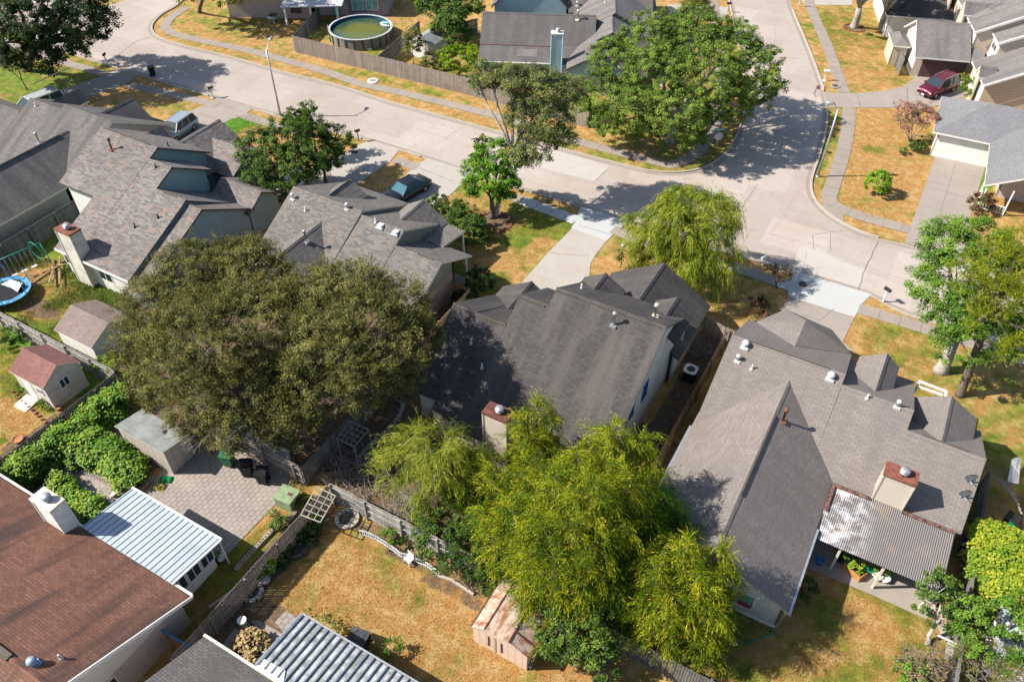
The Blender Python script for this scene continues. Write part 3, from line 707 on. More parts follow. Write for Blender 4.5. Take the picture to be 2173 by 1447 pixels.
F.window((6, 33.42, 1.2), (1, 0), 2.4, 1.9); F.slab('back_door', (3.4, 33.42, 1.05), (1, 0), .95, 2.05, M['white'])

# ---- house with mottled grey roof left of the centre
D = House('mottled_roof_house', (-35, 37, 0), 'single storey house with a mottled grey shingle roof and red brick east wall', M['sh_D'], M['sid_grey'], M['cream'], lowmat=M['brick_red'], lowz=2.25)
D.gable('u', -41.8, -35.0, [(33.6, 2.7), (38.5, 5.33), (44.4, 2.55)], ins=(.4, .04))
D.gable('u', -35.0, -31.0, [(33.6, 2.69), (38.3, 5.08), (43.7, 2.5)], ins=(.04, .06))
D.gable('u', -31.0, -26.9, [(33.6, 2.68), (37.1, 4.42), (41.1, 2.42)], ins=(.04, .3), eave=.35, walls='as')
D.lowz = 2.25; D.wallp((-27.2, 33.95), (-27.2, 38.9), [(0, 2.72), (.635, 4.24), (1, 3.4)])
D.lowz = 0
D.wallp((-27.2, 38.9), (-31, 38.9), [(0, 3.3), (1, 3.3)])
D.gable('v', 38.9, 42.0, [(-40.3, 4.1), (-38.9, 5.0), (-37.4, 4.05)], ins=(0, .2), walls='be', eave=.1)
D.gable('v', 40.0, 43.6, [(-34.6, 3.1), (-32.9, 4.12), (-30.7, 2.75)], ins=(0, .2), walls='bse', eave=.1)
D.gable('v', 31.8, 37.2, [(-40.4, 2.75), (-37.75, 4.42), (-35.1, 2.75)], ins=(.3, 0), walls='ase')
D.rpoly([(-31.0, 43.5, 2.6), (-30.6, 40.6, 3.0), (-29.2, 40.6, 2.75), (-28.9, 43.3, 2.62)])
D.finish()
for x, y in ((-27.15, 40.6), (-29.0, 43.1)):
    mb = MB(); mb.bar((x, y, 0), (x, y, 2.45), .13); D.part('porch_post', mb, M['white'])
mb = MB(); flat(mb, [(-31, 39), (-27.0, 39), (-27.0, 41), (-31, 41)], .06); D.part('porch_floor', mb, M['walk'])
D.slab('front_door', (-29.6, 38.98, 1.05), (-1, 0), 1.0, 2.05, M['trim_dark']); D.slab('electric_meter', (-27.2, 36.3, 1.3), (0, 1), .5, .8, M['metal'], .08)

# ---- big two storey house at left
G = House('stepped_roof_house', (-51, 33, 0), 'large two storey house with mottled brown grey shingles and blue grey side walls, left', M['sh_G'], M['sid_G'], M['trim_dark'])
sG = .46; zG = lambda v: 2.7+sG*(v-25.65)
wlS = G.wm[0]
G.gable('u', -59.4, -55.3, [(30.2, zG(30.2)), (35.45, 7.22), (40.2, 4.4)], ins=(.4, .02), eave=.4)
G.gable('u', -55.3, -52.8, [(25.65, 2.7), (35.45, 7.21), (40.2, 4.4)], ins=(.1, .3), eave=.4)
G.gable('u', -52.8, -50.3, [(25.65, 2.69), (34.4, 6.70), (37.9, 4.65)], ins=(.04, .3), eave=.4)
G.gable('u', -50.3, -47.1, [(25.65, 2.68), (32.45, 5.80), (37.3, 2.7)], ins=(.04, .06), eave=.4)
G.gable('u', -47.1, -45.6, [(25.65, 2.32), (32.5, 5.45), (37.35, 2.7)], ins=(.04, .3), eave=.4)
# front wing: low cross gables toward the street
G.gable('v', 37.5, 44.4, [(-59.0, 2.8), (-55.75, 4.75), (-52.4, 2.8)], ins=(0, .35), walls='bse')
G.gable('u', -55.5, -50.3, [(39.7, 2.8), (42.3, 4.15), (44.6, 2.9)], ins=(0, .4), walls='bse')
G.gable('v', 38.2, 40.4, [(-59.3, 4.4), (-58.6, 5.2), (-57.9, 4.4)], ins=(0, .1), walls='be', eave=.06)
G.gable('u', -50.0, -45.5, [(36.5, 2.6), (38.4, 3.7), (40.6, 2.5)], ins=(0, .4), walls='be')
G.finish()
G.chimney(-53.75, -52.15, 25.55, 26.5, 0, 5.05, M['plaster'], M['rubyrust'], 'metal', 'tall pale chimney with a red brown top')
G.window((-50.6, 26.06, 1.5), (1, 0), 1.5, 1.1, M['white']); G.window((-54.8, 26.06, 1.5), (1, 0), 1.0, 1.1, M['white'])
mb = MB(); mb.extr([(-55.1, 26.04, 0), (-47.4, 26.04, 0), (-47.4, 26.04, 2.55), (-55.1, 26.04, 2.55)], (0, .01, 0)); G.part('rear_wall_boards', mb, M['sid_white'])
mb = MB(); mb.bar((-55.3, 25.6, 2.6), (-47.1, 25.6, 2.6), .06, .2); G.part('fascia', mb, M['white'])
mb = MB(); mb.extr([(-59.0, 30.56, 0), (-55.3, 30.56, 0), (-55.3, 30.56, 4.6), (-59.0, 30.56, 4.6)], (0, .03, 0)); G.part('side_wall_boards', mb, M['sid_white'])

# ---- far left house
A = House('valley_roof_house', (-66, 35, 0), 'single storey house with an aged grey shingle roof and dark front gables, far left', M['sh_A'], M['brick_tan'], M['cream'])
A.gable('v', 20, 36.0, [(-69.3, 2.7), (-65.5, 5.0), (-61.75, 2.7)], ins=(.4, 0), walls='ase')
A.gable('u', -92, -72.3, [(31.5, 2.6), (36.2, 4.97), (37.8, 4.15)], ins=(0, .02), walls='se')
A.gable('u', -72.3, -68.0, [(31.5, 2.6), (37.6, 5.65), (40.6, 4.15)], ins=(.04, .02), walls='se')
A.gable('u', -68.0, -61.8, [(31.5, 2.6), (38.05, 5.88), (44.0, 2.8)], ins=(.04, .3), walls='abse')
A.gable('v', 37.6, 41.7, [(-72.0, 4.1), (-71.1, 5.1), (-70.2, 4.1)], ins=(0, .2), walls='bse', eave=.08)
A.gable('v', 38.3, 42.9, [(-67.8, 3.1), (-65.1, 5.22), (-62.4, 3.05)], ins=(0, .3), walls='bse')
A.finish()

# ---- brown roof house bottom left with the white metal garden room
B = House('brown_roof_house', (-31, 6, 0), 'house with a streaked red brown shingle roof and white gable end, bottom left corner', M['sh_B'], M['sid_white'], M['white'], lowmat=M['brick_pink'], lowz=2.1)
B.gable('u', -60, -24.25, [(-4.0, 2.7), (2.8, 5.5), (9.62, 2.7)], ins=(0, .62), walls='bse')
B.finish()
B.chimney(-34.25, -32.7, 8.9, 9.72, 2.6, 5.0, M['white'], M['cream'], 'metal', 'white boxed chimney with a stained top')
B.window((-24.87, 4.6, 1.2), (0, 1), .9, 1.6)
sr = MB(); ru0, ru1, rv0, rv1, rz0, rz1 = -32.45, -25.6, 9.66, 12.95, 2.78, 2.35
sr.extr([(ru0, rv0, rz0), (ru1, rv0, rz0), (ru1, rv1, rz1), (ru0, rv1, rz1)], (0, 0, -.1))
mr = B.part('metal_roof', sr, M['corr']); sr = MB()
for i in range(19):
    x = ru0+.1+(ru1-ru0-.2)*i/18; sr.bar((x, rv0, rz0+.012), (x, rv1, rz1+.012), .028, .035)
sr.build('seams', basic('seam_shadow_grey', (.20,.23,.26), .5), mr)
sr = MB(); sr.bar((ru0-.05, rv1+.05, rz1-.03), (ru1+.05, rv1+.05, rz1-.03), .12, .1); sr.bar((ru1+.05, rv0, rz0-.02), (ru1+.05, rv1, rz1-.02), .1, .1); sr.bar((ru1+.02, rv1-.1, .1), (ru1+.02, rv1-.1, 2.3), .07)
build_split(sr, 'gutter', M['white'], mr)
sr = MB(); sr.extr([(ru1-.45, rv0, 0), (ru1-.45, rv1-.4, 0), (ru1-.45, rv1-.4, 2.27), (ru1-.45, rv0, 2.6)], (-.12, 0, 0)); sr.extr([(ru1-.45, rv1-.4, 0), (ru0+.4, rv1-.4, 0), (ru0+.4, rv1-.4, 2.27), (ru1-.45, rv1-.4, 2.27)], (0, -.12, 0))
B.part('garden_room_wall', sr, M['white'])
for k in range(3): B.window((ru1-.45, 10.15+k*.95, 1.5), (0, 1), .9, 1.3)
sr = MB(); sr.bar((-24.3, 9.75, 2.62), (-60, 9.75, 2.62), .12, .1); sr.bar((-24.2, 3, 5.33), (-24.2, 9.7, 2.6), .06, .22)
B.part('gutter', sr, M['white'])

# ---- slate roof house at the bottom with its corrugated patio cover
E2 = House('slate_roof_house', (-16, 5, 0), 'house with a slate grey roof at the bottom edge beside the corrugated patio cover', M['sh_H2'], M['brick_pink'], M['cream'])
E2.gable('u', -22.1, -3.0, [(-3.2, 2.7), (2.6, 5.1), (8.42, 2.7)], ins=(.4, .3))
E2.finish()
mb = MB(); mb.bar((-22.2, 8.5, 2.62), (-3, 8.5, 2.62), .14, .12); E2.part('gutter', mb, M['cream'])
mb = MB(); mb.extr([(-18.85, 8.62, 2.78), (-7, 8.62, 2.78), (-7, 11.75, 2.38), (-18.85, 11.75, 2.38)], (0, 0, -.08))
cv = E2.part('patio_cover', mb, basic('stained_zinc', (.36,.37,.37), .5, .5, 2.2)); mb = MB()
for i in range(30):
    x = -18.78+i*.405; mb.bar((x, 8.62, 2.83), (x, 11.75, 2.43), .075, .09)
mb.build('ribs', basic('blue_grey_ribs', (.16,.19,.23), .5), cv)
mb = MB(); mb.bar((-18.9, 8.6, 2.77), (-18.9, 11.8, 2.37), .1, .14); mb.bar((-18.9, 11.82, 2.36), (-7, 11.82, 2.36), .1, .14); build_split(mb, 'edge_trim', M['metal'], cv)
for x in (-18.6, -15, -11.5):
    mb = MB(); mb.bar((x, 11.5, 0), (x, 11.5, 2.35), .1); mb.build('post', M['white'], cv)
mb = MB(); mb.extr([(-18.8, 8.5, 2.83), (-17.1, 8.5, 2.83), (-17.5, 9.1, 2.79), (-18.75, 9.0, 2.80)], (0, 0, -.03)); mb.build('roof_patch', M['white'], cv)

# ---- pool house (top left of centre)
H8 = House('pool_house', rot2((-28, 103, 0), 28), 'pale brick house behind the round pool, top edge', M['sh_11'], M['brick_pink'], M['white'], ang=28)
H8.gable('u', -39, -28.0, [(99.6, 2.7), (105, 5.6), (111, 2.7)], ins=(.4, 0), walls='ase', eave=.8)
H8.gable('u', -28.0, -18.2, [(101.0, 2.7), (105, 5.6), (111, 2.7)], ins=(0, .4), walls='bse', eave=.5)
H8.finish()
mb = MB(); mb.extr([H8.T(p) for p in ((-31.0, 97.6, 2.45), (-23.6, 98.2, 2.45), (-23.6, 101.2, 2.75), (-31.0, 100.6, 2.75))], (0, 0, -.12)); pr_ = H8.part('porch_roof', mb, basic('pale_roofing', (.42,.42,.43), .8))
for x, y in ((-24.4, 98.7), (-27.6, 98.4), (-30.7, 98.1)):
    mb = MB(); a = H8.T((x, y, 0)); mb.bar(a, a+Vector((0, 0, 2.4)), .22); mb.build('porch_post', M['white'], pr_)
mb = MB(); e = H8.T; mb.extr([e((-23.6, 101.45, 0)), e((-18.55, 101.45, 0)), e((-18.55, 101.45, 2.6)), e((-23.6, 101.45, 2.6))], e((0, .04, 0))); mb.extr([e((-18.57, 101.45, 0)), e((-18.57, 106, 0)), e((-18.57, 106, 2.6)), e((-18.57, 101.45, 2.6))], e((-.04, 0, 0)))
H8.part('grey_siding', mb, siding('grey_violet_siding', (.24,.235,.27), .2))
for x in (-22.3, -20.5): H8.window((x, 101.42, 1.4), (1, 0), 1.55, 1.3, M['white'], M['blind'])
H8.window((-30.0, 100.35, 1.3), (1, 0), 1.3, 1.3, M['trim_dark'], M['trim_dark']); H8.slab('back_door', (-25.2, 101.45, 1.05), (1, 0), 1.0, 2.0, M['blind'])

# ---- house with light blue gables (top, right of centre)
H9 = House('blue_gable_house', rot2((-3, 88, 0), 25), 'house with dark grey roof, light blue gables and tall clapboard chimney, top centre', M['sh_9'], M['sid_blue'], M['trim_dark'], ang=25, lowmat=M['brick_pink'], lowz=1.8)
H9.gable('u', -10.4, 2.2, [(82.7, 2.55), (85.3, 3.25), (88.6, 5.5), (93.5, 2.7)], ins=(.4, 0), walls='ase', eave=.5)
H9.finish()
W9 = MB(); R9 = MB()
H9b = House('grey_gable_wing_house', rot2((3, 88, 0), 25), 'light grey west wing roof stepping up beside the corner tree, top centre', M['sh_11'], M['sid_blue'], M['trim_dark'], ang=25, lowmat=M['brick_pink'], lowz=1.8) if False else H9
h = H9; h.roof = MB(); h.wall = MB(); h.ridge = MB(); h.rm = [M['sh_11'], M['trim_dark']]
h.gable('v', 81.0, 84.8, [(-.75, 2.7), (2.4, 4.38), (5.8, 2.7)], ins=(.35, .04), walls='ase')
h.gable('v', 84.8, 89.5, [(-.75, 2.7), (3.95, 5.2), (8.6, 2.7)], ins=(.35, .04), walls='abse')
h.gable('v', 89.5, 101, [(-.75, 2.7), (4.3, 5.45), (9.6, 2.7)], ins=(.35, .4), walls='abse')
h.gable('u', 4.3, 9.4, [(88.6, 3.0), (91.5, 4.6), (94.2, 3.2)], ins=(0, .3), walls='bs')
h.roof.build('wing_roof', h.rm, h.t)['label'] = 'light grey shingle roof of the stepped wing'; build_split(h.ridge, 'wing_ridge_cap', M['sh_11'], h.t); h.wall.build('wing_wall', h.wm, h.t)
h.chimney(-2.5, -1.3, 82.6, 83.3, 0, 5.75, M['sid_blue'], M['white'], 'metal', 'light blue clapboard chimney with a bright metal top')
mb = MB(); mb.bar(h.T((-10.4, 82.6, 2.48)), h.T((-2.5, 82.6, 2.48)), .12, .12); h.part('gutter', mb, M['white'])
mb = MB(); mb.extr([h.T(p) for p in ((-6.2, 83.5, 2.80), (-4.0, 83.5, 2.80), (-4.0, 84.7, 3.12), (-6.2, 84.7, 3.12))], (0, 0, -.02)); h.part('roof_patch', mb, M['sh_11'])
mb = MB(); mb.bar(h.T((-10.4, 85.25, 3.27)), h.T((-2.4, 85.25, 3.27)), .12, .03); h.part('rusty_flashing', mb, M['rust'])
# ---- house behind it
H13 = House('far_blue_house', rot2((-5, 102, 0), 25), 'blue gable wall of the house behind the dark grey roof, top edge', M['sh_9'], M['sid_blue'], M['trim_dark'], ang=25)
H13.gable('v', 96, 108, [(-10.2, 3.2), (-5.5, 8.0), (-.9, 3.2)], ins=(.3, .3))
H13.gable('u', -1, 9, [(95.5, 3.0), (101, 5.6), (106, 3)], ins=(0, .3), walls='bse')
H13.finish()

# ---- top right: tan house with brown garage door
H11 = House('tan_siding_house', rot2((33, 95, 0), 18), 'large tan and white house with a brown garage door, top right', M['sh_11'], M['sid_tan'], M['white'], ang=18)
q = H11
q.gable('u', 26.1, 31.8, [(91.3, 2.55), (95.4, 5.0), (99.5, 2.6)], ins=(.35, .1), eave=.9, walls='se')
q.wallp((26.5, 98.6), (26.5, 92.2), [(0, 3.1), (.5, 4.75), (1, 2.95)])
q.gable('v', 93.2, 115, [(31.7, 5.0), (40.5, 9.2), (49, 5.0)], ins=(.25, 0), walls='as')
q.gable('v', 90.6, 96, [(33.5, 5.0), (38.5, 7.3), (44, 5.0)], ins=(.2, 0), walls='as')
q.rpoly([(32.0, 91.3, 2.5), (33.3, 91.3, 2.5), (33.3, 93.3, 3.2), (32.0, 93.3, 3.2)])
q.gable('v', 85.2, 91, [(31.8, 2.7), (36.2, 4.9), (42, 2.7)], ins=(.5, 0), walls='as')
for vv in (104.5, 98.2):
    q.gable('u', 31.2, 34.2, [(vv-.9, 5.2), (vv, 6.3), (vv+.9, 5.2)], ins=(.1, 0), walls='a', eave=.1)
q.gable('u', 31.5, 33.2, [(86.6, 2.9), (87.3, 3.8), (88.0, 2.9)], ins=(.1, 0), walls='a', eave=.1)
q.hip(24.3, 26.2, 94.5, 98.2, 2.3, 2.9, eave=.15)
q.finish()
mb = MB(); e = q.T
for a in ([(26.48, 98.6, 0), (26.48, 92.2, 0), (26.48, 92.2, 2.9), (26.48, 95.4, 4.7), (26.48, 98.6, 3.0)], [(32.02, 93.4, 2.6), (32.02, 93.4, 4.8), (32.02, 101, 4.8), (32.02, 101, 2.6)], [(33.82, 91, 0), (33.82, 91, 4.8), (33.82, 93.2, 4.8), (33.82, 93.2, 0)], [(32.12, 85.7, 0), (32.12, 85.7, 2.6), (32.12, 90, 2.6), (32.12, 90, 0)]):
    mb.extr([e(p) for p in a], e((.02, 0, 0)))
q.part('white_siding', mb, M['sid_white'])
q.slab('garage_door', (29.6, 92.2, 1.08), (1, 0), 4.6, 2.1, M['door_brown'], .04)
q.window((33.8, 92.1, 4.0), (0, -1), 1.6, .7); q.window((32.1, 88, 1.5), (0, -1), 2.2, 1.2, M['white'], M['blind']); q.window((26.46, 95.4, 3.6), (0, -1), .5, .7)
mb = MB(); mb.bar(e((31.7, 93.0, 4.95)), e((40.4, 93.05, 9.1)), .1, .25); mb.bar(e((33.5, 90.45, 4.95)), e((38.4, 90.45, 7.2)), .1, .25); mb.bar(e((31.8, 85.1, 2.65)), e((36.2, 85.1, 4.85)), .1, .2)
q.part('fascia', mb, M['white'])
mb = MB()
for a, b in (((33.5, 97.2, 6.2), (34.7, 97.6, 6.7)), ((35.2, 98.6, 7.0), (36.3, 99.0, 7.4))): mb.bar(e(a), e(b), .1, .14)
q.part('roof_vent', mb, M['metal'])

# ---- right: blue grey roof with white garage door
H12 = House('blue_grey_roof_house', rot2((10, 79, 0), 3), 'house with a blue grey hipped roof and a white double garage door, right edge', M['sh_12'], M['white'], M['white'], ang=3, lowmat=M['brick_pink'])
q = H12
q.hip(5.05, 22, 78.25, 86.2, 2.65, 4.65, eave=.5)
q.gable('v', 70.45, 80, [(9.95, 2.65), (13.6, 4.6), (17.5, 2.65)], ins=(.3, 0), walls='')
q.wallp((11.6, 73.9), (15.5, 73.9), [(0, 2.6), (1, 2.6)], m=1); q.wallp((11.6, 78), (11.6, 73.9), [(0, 2.6), (1, 2.6)], m=1)
q.finish()
q.slab('garage_door', (8.65, 78.75, 1.12), (1, 0), 4.9, 2.15, M['white'], .04)
e = q.T; mb = MB()
for x, y in ((10.3, 71.0), (12.3, 70.8), (10.3, 73.6)): mb.bar(e((x, y, 0)), e((x, y, 2.5)), .11)
q.part('porch_post', mb, M['white']); mb = MB()
for a, b in (((10.3, 71, .85), (12.3, 70.8, .85)), ((10.3, 71, .2), (12.3, 70.8, .2)), ((10.3, 71, .85), (10.3, 73.6, .85)), ((10.3, 71, .2), (10.3, 73.6, .2))): mb.bar(e(a), e(b), .06)
for i in range(9): mb.bar(e((10.4+.22*i, 70.98-.02*i, .2)), e((10.4+.22*i, 70.98-.02*i, .85)), .035)
for i in range(10): mb.bar(e((10.3, 71.1+.25*i, .2)), e((10.3, 71.1+.25*i, .85)), .035)
q.part('porch_railing', mb, M['white'])

# ---- dark roof corner top right
H10 = House('black_roof_house', rot2((28, 110, 0), 18), 'house with a black shingle roof and shaded white wall, top right edge', M['sh_10'], M['white'], M['white'], ang=18)
H10.hip(24.5, 40, 102.3, 114, 2.7, 5.6, eave=.5); H10.finish()
H10.slab('garage_door', (26.4, 102.85, 1.1), (1, 0), 2.6, 2.1, M['white'], .04)
# ================================================================ ROOF FITTINGS (placed where the photo shows them, on the roof itself)
bpy.context.view_layer.update()
DG = bpy.context.evaluated_depsgraph_get()
def hit(px, py):
    ok, loc, nor, i, ob, m = SC.ray_cast(DG, Vector((0, 0, CH)), ray(px, py).normalized())
    return loc
def hitz(x, y):
    ok, loc, nor, i, ob, m = SC.ray_cast(DG, Vector((x, y, 30)), Vector((0, 0, -1)))
    return loc.z
def fit(house, px, py, kind, mat=None, name=None):
    p = hit(px, py); f = MB(); mt = mat or M['white']; nm = name or 'roof_vent'
    if kind == 'turbine':
        f.lathe(p, [(.24, -.15), (.15, .05), (.13, .16), (.21, .2), (.24, .29), (.19, .4), (.07, .46)], 18)
        f.box(p+Vector((0, 0, -.04)), (.5, .5, .12))
    elif kind == 'pipe': f.lathe(p, [(.05, -.2), (.05, .38)], 8); f.lathe(p, [(.16, -.1), (.07, .1)], 8)
    elif kind == 'cap': f.lathe(p, [(.07, -.2), (.07, .3), (.14, .3), (.14, .46), (.06, .5)], 12); f.box(p+Vector((0, 0, -.04)), (.38, .38, .12))
    elif kind == 'tall': f.lathe(p, [(.07, -.2), (.07, .85), (.14, .85), (.14, 1.02), (.06, 1.06)], 12); f.box(p+Vector((0, 0, -.03)), (.42, .42, .14))
    elif kind == 'box':
        f.box(p+Vector((0, 0, .08)), (.42, .42, .22)); f.box(p+Vector((0, 0, -.02)), (.6, .6, .08))
    elif kind == 'dish':
        f.tube([p+Vector((0, 0, -.1)), p+Vector((0, 0, .45)), p+Vector((-.1, -.05, .62))], .035, 6)
        for s_ in (.0,):
            c = p+Vector((0, -.1, .62)); n = Vector((.35, -.80, -.15)).normalized(); a = n.cross(Vector((0, 0, 1))).normalized(); b = n.cross(a)
            k0 = len(f.v); rr = [(.0, .0), (.17, .02), (.33, .08)]
            for back in (0, 1):
                base = len(f.v)
                for r_, h_ in rr[1:]:
                    for j in range(16):
                        t_ = 2*math.pi*j/16; f.v.append(tuple(c+a*(r_*math.cos(t_))+b*(r_*1.1*math.sin(t_))+n*(h_-.02*back)))
                ring = [base+j for j in range(16)]
                f.f.append(tuple(ring[::-1] if back else ring)); f.m.append(0); f.sm.append(False)
                for j in range(16):
                    k = (j+1) % 16; q_ = (base+j, base+k, base+16+k, base+16+j); f.f.append(q_); f.m.append(0); f.sm.append(True)
            f.tube([c+b*.3, c+n*.42+b*.12], .02, 5); f.box(c+n*.44+b*.12, (.07, .07, .07))
    return f.build(nm, mt, house.t)
wv = basic('bright_white', (.55,.55,.55), .5)
for px, py, k in ((1581, 735, 'turbine'), (1762, 802, 'turbine'), (1565, 765, 'cap'), (1595, 783, 'pipe'), (1840, 845, 'pipe'), (1904, 862, 'cap'), (1476, 1019, 'pipe')): fit(F, px, py, k, wv)
fit(F, 1661, 893, 'tall', M['rubyrust']); fit(F, 2052, 1022, 'dish', M['metal'], 'satellite_dish'); fit(F, 2040, 1055, 'dish', M['metal'], 'satellite_dish')
fit(C, 1302, 690, 'tall', M['metal']); fit(C, 1390, 672, 'tall', M['cream']); fit(C, 1000, 727, 'pipe', wv); fit(C, 1023, 780, 'pipe', wv); fit(C, 1234, 612, 'pipe', wv)
fit(D, 622, 422, 'cap', wv); fit(D, 737, 443, 'cap', wv); fit(D, 648, 448, 'pipe', wv); fit(D, 808, 481, 'box', wv); fit(D, 840, 495, 'box', wv); fit(D, 650, 513, 'tall', M['metal']); fit(D, 797, 472, 'pipe', wv)
fit(G, 238, 318, 'tall', M['rubyrust']); fit(G, 331, 355, 'pipe', M['black']); fit(G, 336, 462, 'pipe', M['black']); fit(G, 287, 482, 'pipe', M['black']); fit(G, 357, 310, 'pipe', M['black'])
fit(A, 84, 304, 'tall', M['metal']); fit(A, 76, 226, 'pipe', wv)
fit(B, 72, 1408, 'turbine', basic('blue_grey_metal', (.28,.36,.46), .4, .3, 6, .4)); fit(B, 130, 1397, 'pipe', M['metal'])
fit(H9, 1226, 42, 'tall', M['cream']); fit(H9, 1284, 6, 'pipe', wv); fit(H13, 1206, 10, 'pipe', wv); fit(H13, 1225, 12, 'cap', wv)
def vline(house, pts, name='ridge_vent', w_=.22, mat=None):
    f = MB(); P = [Vector(p) for p in pts]
    for a, b in zip(P, P[1:]): f.bar(a, b, w_, .05)
    return f.build(name, mat or M['trim_dark'], house.t)
vline(C, [(-16.6, 34.9, 7.70), (-9.6, 34.9, 7.70)], w_=.1); vline(C, [(-18.6, 33.87, 7.02), (-16.9, 33.87, 7.02)], w_=.1); vline(C, [(-20.8, 32.1, 5.93), (-18.9, 32.1, 5.93)], w_=.1); vline(C, [(-22.6, 32.15, 5.95), (-21.1, 32.15, 5.95)], w_=.1)
vline(F, [(-4.9, 38.5, 5.84), (.1, 38.5, 5.84)], w_=.06); vline(F, [(5.9, 36.9, 4.87), (8.4, 36.9, 4.87)], w_=.06); vline(F, [(-1.78, 27.6, 5.07), (-1.78, 34, 5.07)], w_=.09)
vline(G, [(-59, 35.4, 7.27), (-53.6, 35.4, 7.27)], w_=.08); vline(G, [(-49.4, 32.4, 5.84), (-48, 32.4, 5.84)], w_=.08); vline(G, [(-47, 32.5, 5.5), (-46, 32.5, 5.5)], w_=.08)
vline(D, [(-29.0, 37.05, 4.46), (-27.6, 37.05, 4.46)], w_=.08); vline(D, [(-38.9, 39.3, 5.05), (-38.9, 41.8, 5.05)], w_=.08)
vline(A, [(-65.45, 22, 5.06), (-65.45, 35, 5.06)], w_=.14); vline(A, [(-75.2, 40, 5.36), (-75.2, 44, 5.36)], w_=.14); vline(B, [(-27.2, 2.8, 5.56), (-32, 2.8, 5.56)], w_=.35)

# ================================================================ SHEDS
def shed(name, label, ax, a0, a1, b0, b1, z0, z1, roof, wall, trim=None, eave=.12, prof=None):
    H = House(name, ((a0+a1)/2 if ax == 'u' else (b0+b1)/2, (b0+b1)/2 if ax == 'u' else (a0+a1)/2, 0), label, roof, wall, trim or wall, cat='shed')
    H.gable(ax, a0, a1, prof or [(b0, z0), ((b0+b1)/2, z1), (b1, z0)], ins=(.12, .12), eave=eave, th=.07, cap=False)
    return H.finish()
S1 = shed('garden_shed', 'beige shed with a plum red shingle roof beside the vegetable beds', 'u', -47.15, -43.75, 15.55, 18.5, 2.2, 3.15, M['sh_pink'], M['plaster'], M['white'])
S1.window((-43.87, 17.0, 1.55), (0, 1), .75, .8); S1.slab('door', (-45.9, 15.67, .95), (1, 0), .85, 1.85, M['white'], .02); S1.window((-44.6, 15.67, 1.5), (1, 0), .6, .6)
mb = MB(); mb.extr([(-46.7, 14.5, .03), (-45.5, 14.5, .03), (-45.5, 15.6, .18), (-46.7, 15.6, .18)], (0, 0, -.05)); S1.part('ramp', mb, M['cream'])
S2 = shed('white_shed', 'white shed with a faded brown shingle roof behind the rear fence at left', 'u', -48.5, -44.6, 19.9, 23.6, 1.85, 2.75, M['sh_brn'], M['white'], M['white'])
S3 = House('lean_to_shed', (-34.5, 16.4, 0), 'beige panelled shed with a plain grey sheet roof next to the paved yard', M['metal'], M['shedtan'], M['cream'], cat='shed')
M['greyroof'] = basic('grey_roof_sheet', (.24,.255,.25), .7, .25, 1.5); S3.rm = [M['greyroof'], M['cream']]
S3.gable('u', -37.1, -32.9, [(15.65, 2.35), (17.7, 1.95)], ins=(.12, .12), eave=.1, th=.06, cap=False); S3.finish()
S4 = House('rusty_shed', (-9.7, 17, 0), 'pale metal shed with a rust streaked roof on the orange lawn', M['rust'], M['cream'], M['cream'], cat='shed')
t = NT('rust_streaked_roof'); p = t.pos(); a_ = t.ramp(t.noise(t.uv(2.2, .9), 1.2, 6, .7), .40, .62); col = t.mix(a_, (.42,.335,.265), (.235,.10,.055)); fr = t.math('FRACT', t.math('DIVIDE', t.n('SeparateXYZ').outputs[0], .4))
b_ = t.ramp(t.noise(t.uv(5, .6), 1.6, 4, .6), .55, .8); col = t.mix(t.math('MULTIPLY', b_, .6), col, (.50,.44,.38)); S4.rm = [t.out(col, .7), M['cream']]
S4.wm = [siding('peach_metal_panels', (.60,.46,.36), .42, True, .3)]*2
S4.gable('v', 15.75, 18.95, [(-11.35, 1.62), (-10.55, 2.08), (-9.15, 2.12), (-8.05, 1.6)], ins=(.06, .06), eave=.08, th=.05, cap=False, walls='ase')
S4.wallp((-8.13, 18.85), (-11.27, 18.85), [(0, 1.5), (.5, 1.9), (1, 1.5)]); S4.finish()
mb = MB()
for x, za, zb in ((-11.35, 1.66, 1.66), (-10.55, 2.11, 2.11), (-9.15, 2.15, 2.15), (-8.05, 1.63, 1.63)): mb.bar((x, 15.75, za), (x, 18.95, zb), .06, .04)
for y in (16.4, 17.3, 18.1): mb.bar((-8.05, y, 1.66), (-9.1, y, 2.16), .05, .03)
S4.part('roof_seams', mb, M['rust'])
mb = MB()
for x in (-10.35, -9.6): mb.bar((x, 15.78, .5), (x, 15.78, 1.5), .04)
mb.bar((-9.95, 15.78, .1), (-9.95, 15.78, 1.7), .02); S4.part('door_handle', mb, M['trim_dark'])
S5 = shed('grey_shed', 'small white shed with a grey roof behind the pool yard', 'v', 72.6, 76.4, -54.9, -51.8, 1.7, 2.4, M['greyroof'], M['white'])
S6 = House('neighbour_shed', (12.7, 31, 0), 'white corrugated lean-to partly under yellow green vines, right edge', M['corr'], M['white'], M['white'], cat='shed')
S6.gable('u', 11.7, 22, [(27.0, 2.1), (29.6, 2.5)], ins=(.1, .1), eave=.1, th=.06, cap=False); S6.finish()
S7 = House('neighbour_lean_to', (14.5, 35, 0), 'white walled outbuilding at the right edge beside stored junk', M['metal'], M['white'], M['white'], cat='shed')
S7.gable('v', 33.4, 41.5, [(12.85, 2.3), (20, 2.8)], ins=(.1, .1), eave=.1, th=.06, cap=False); S7.finish()

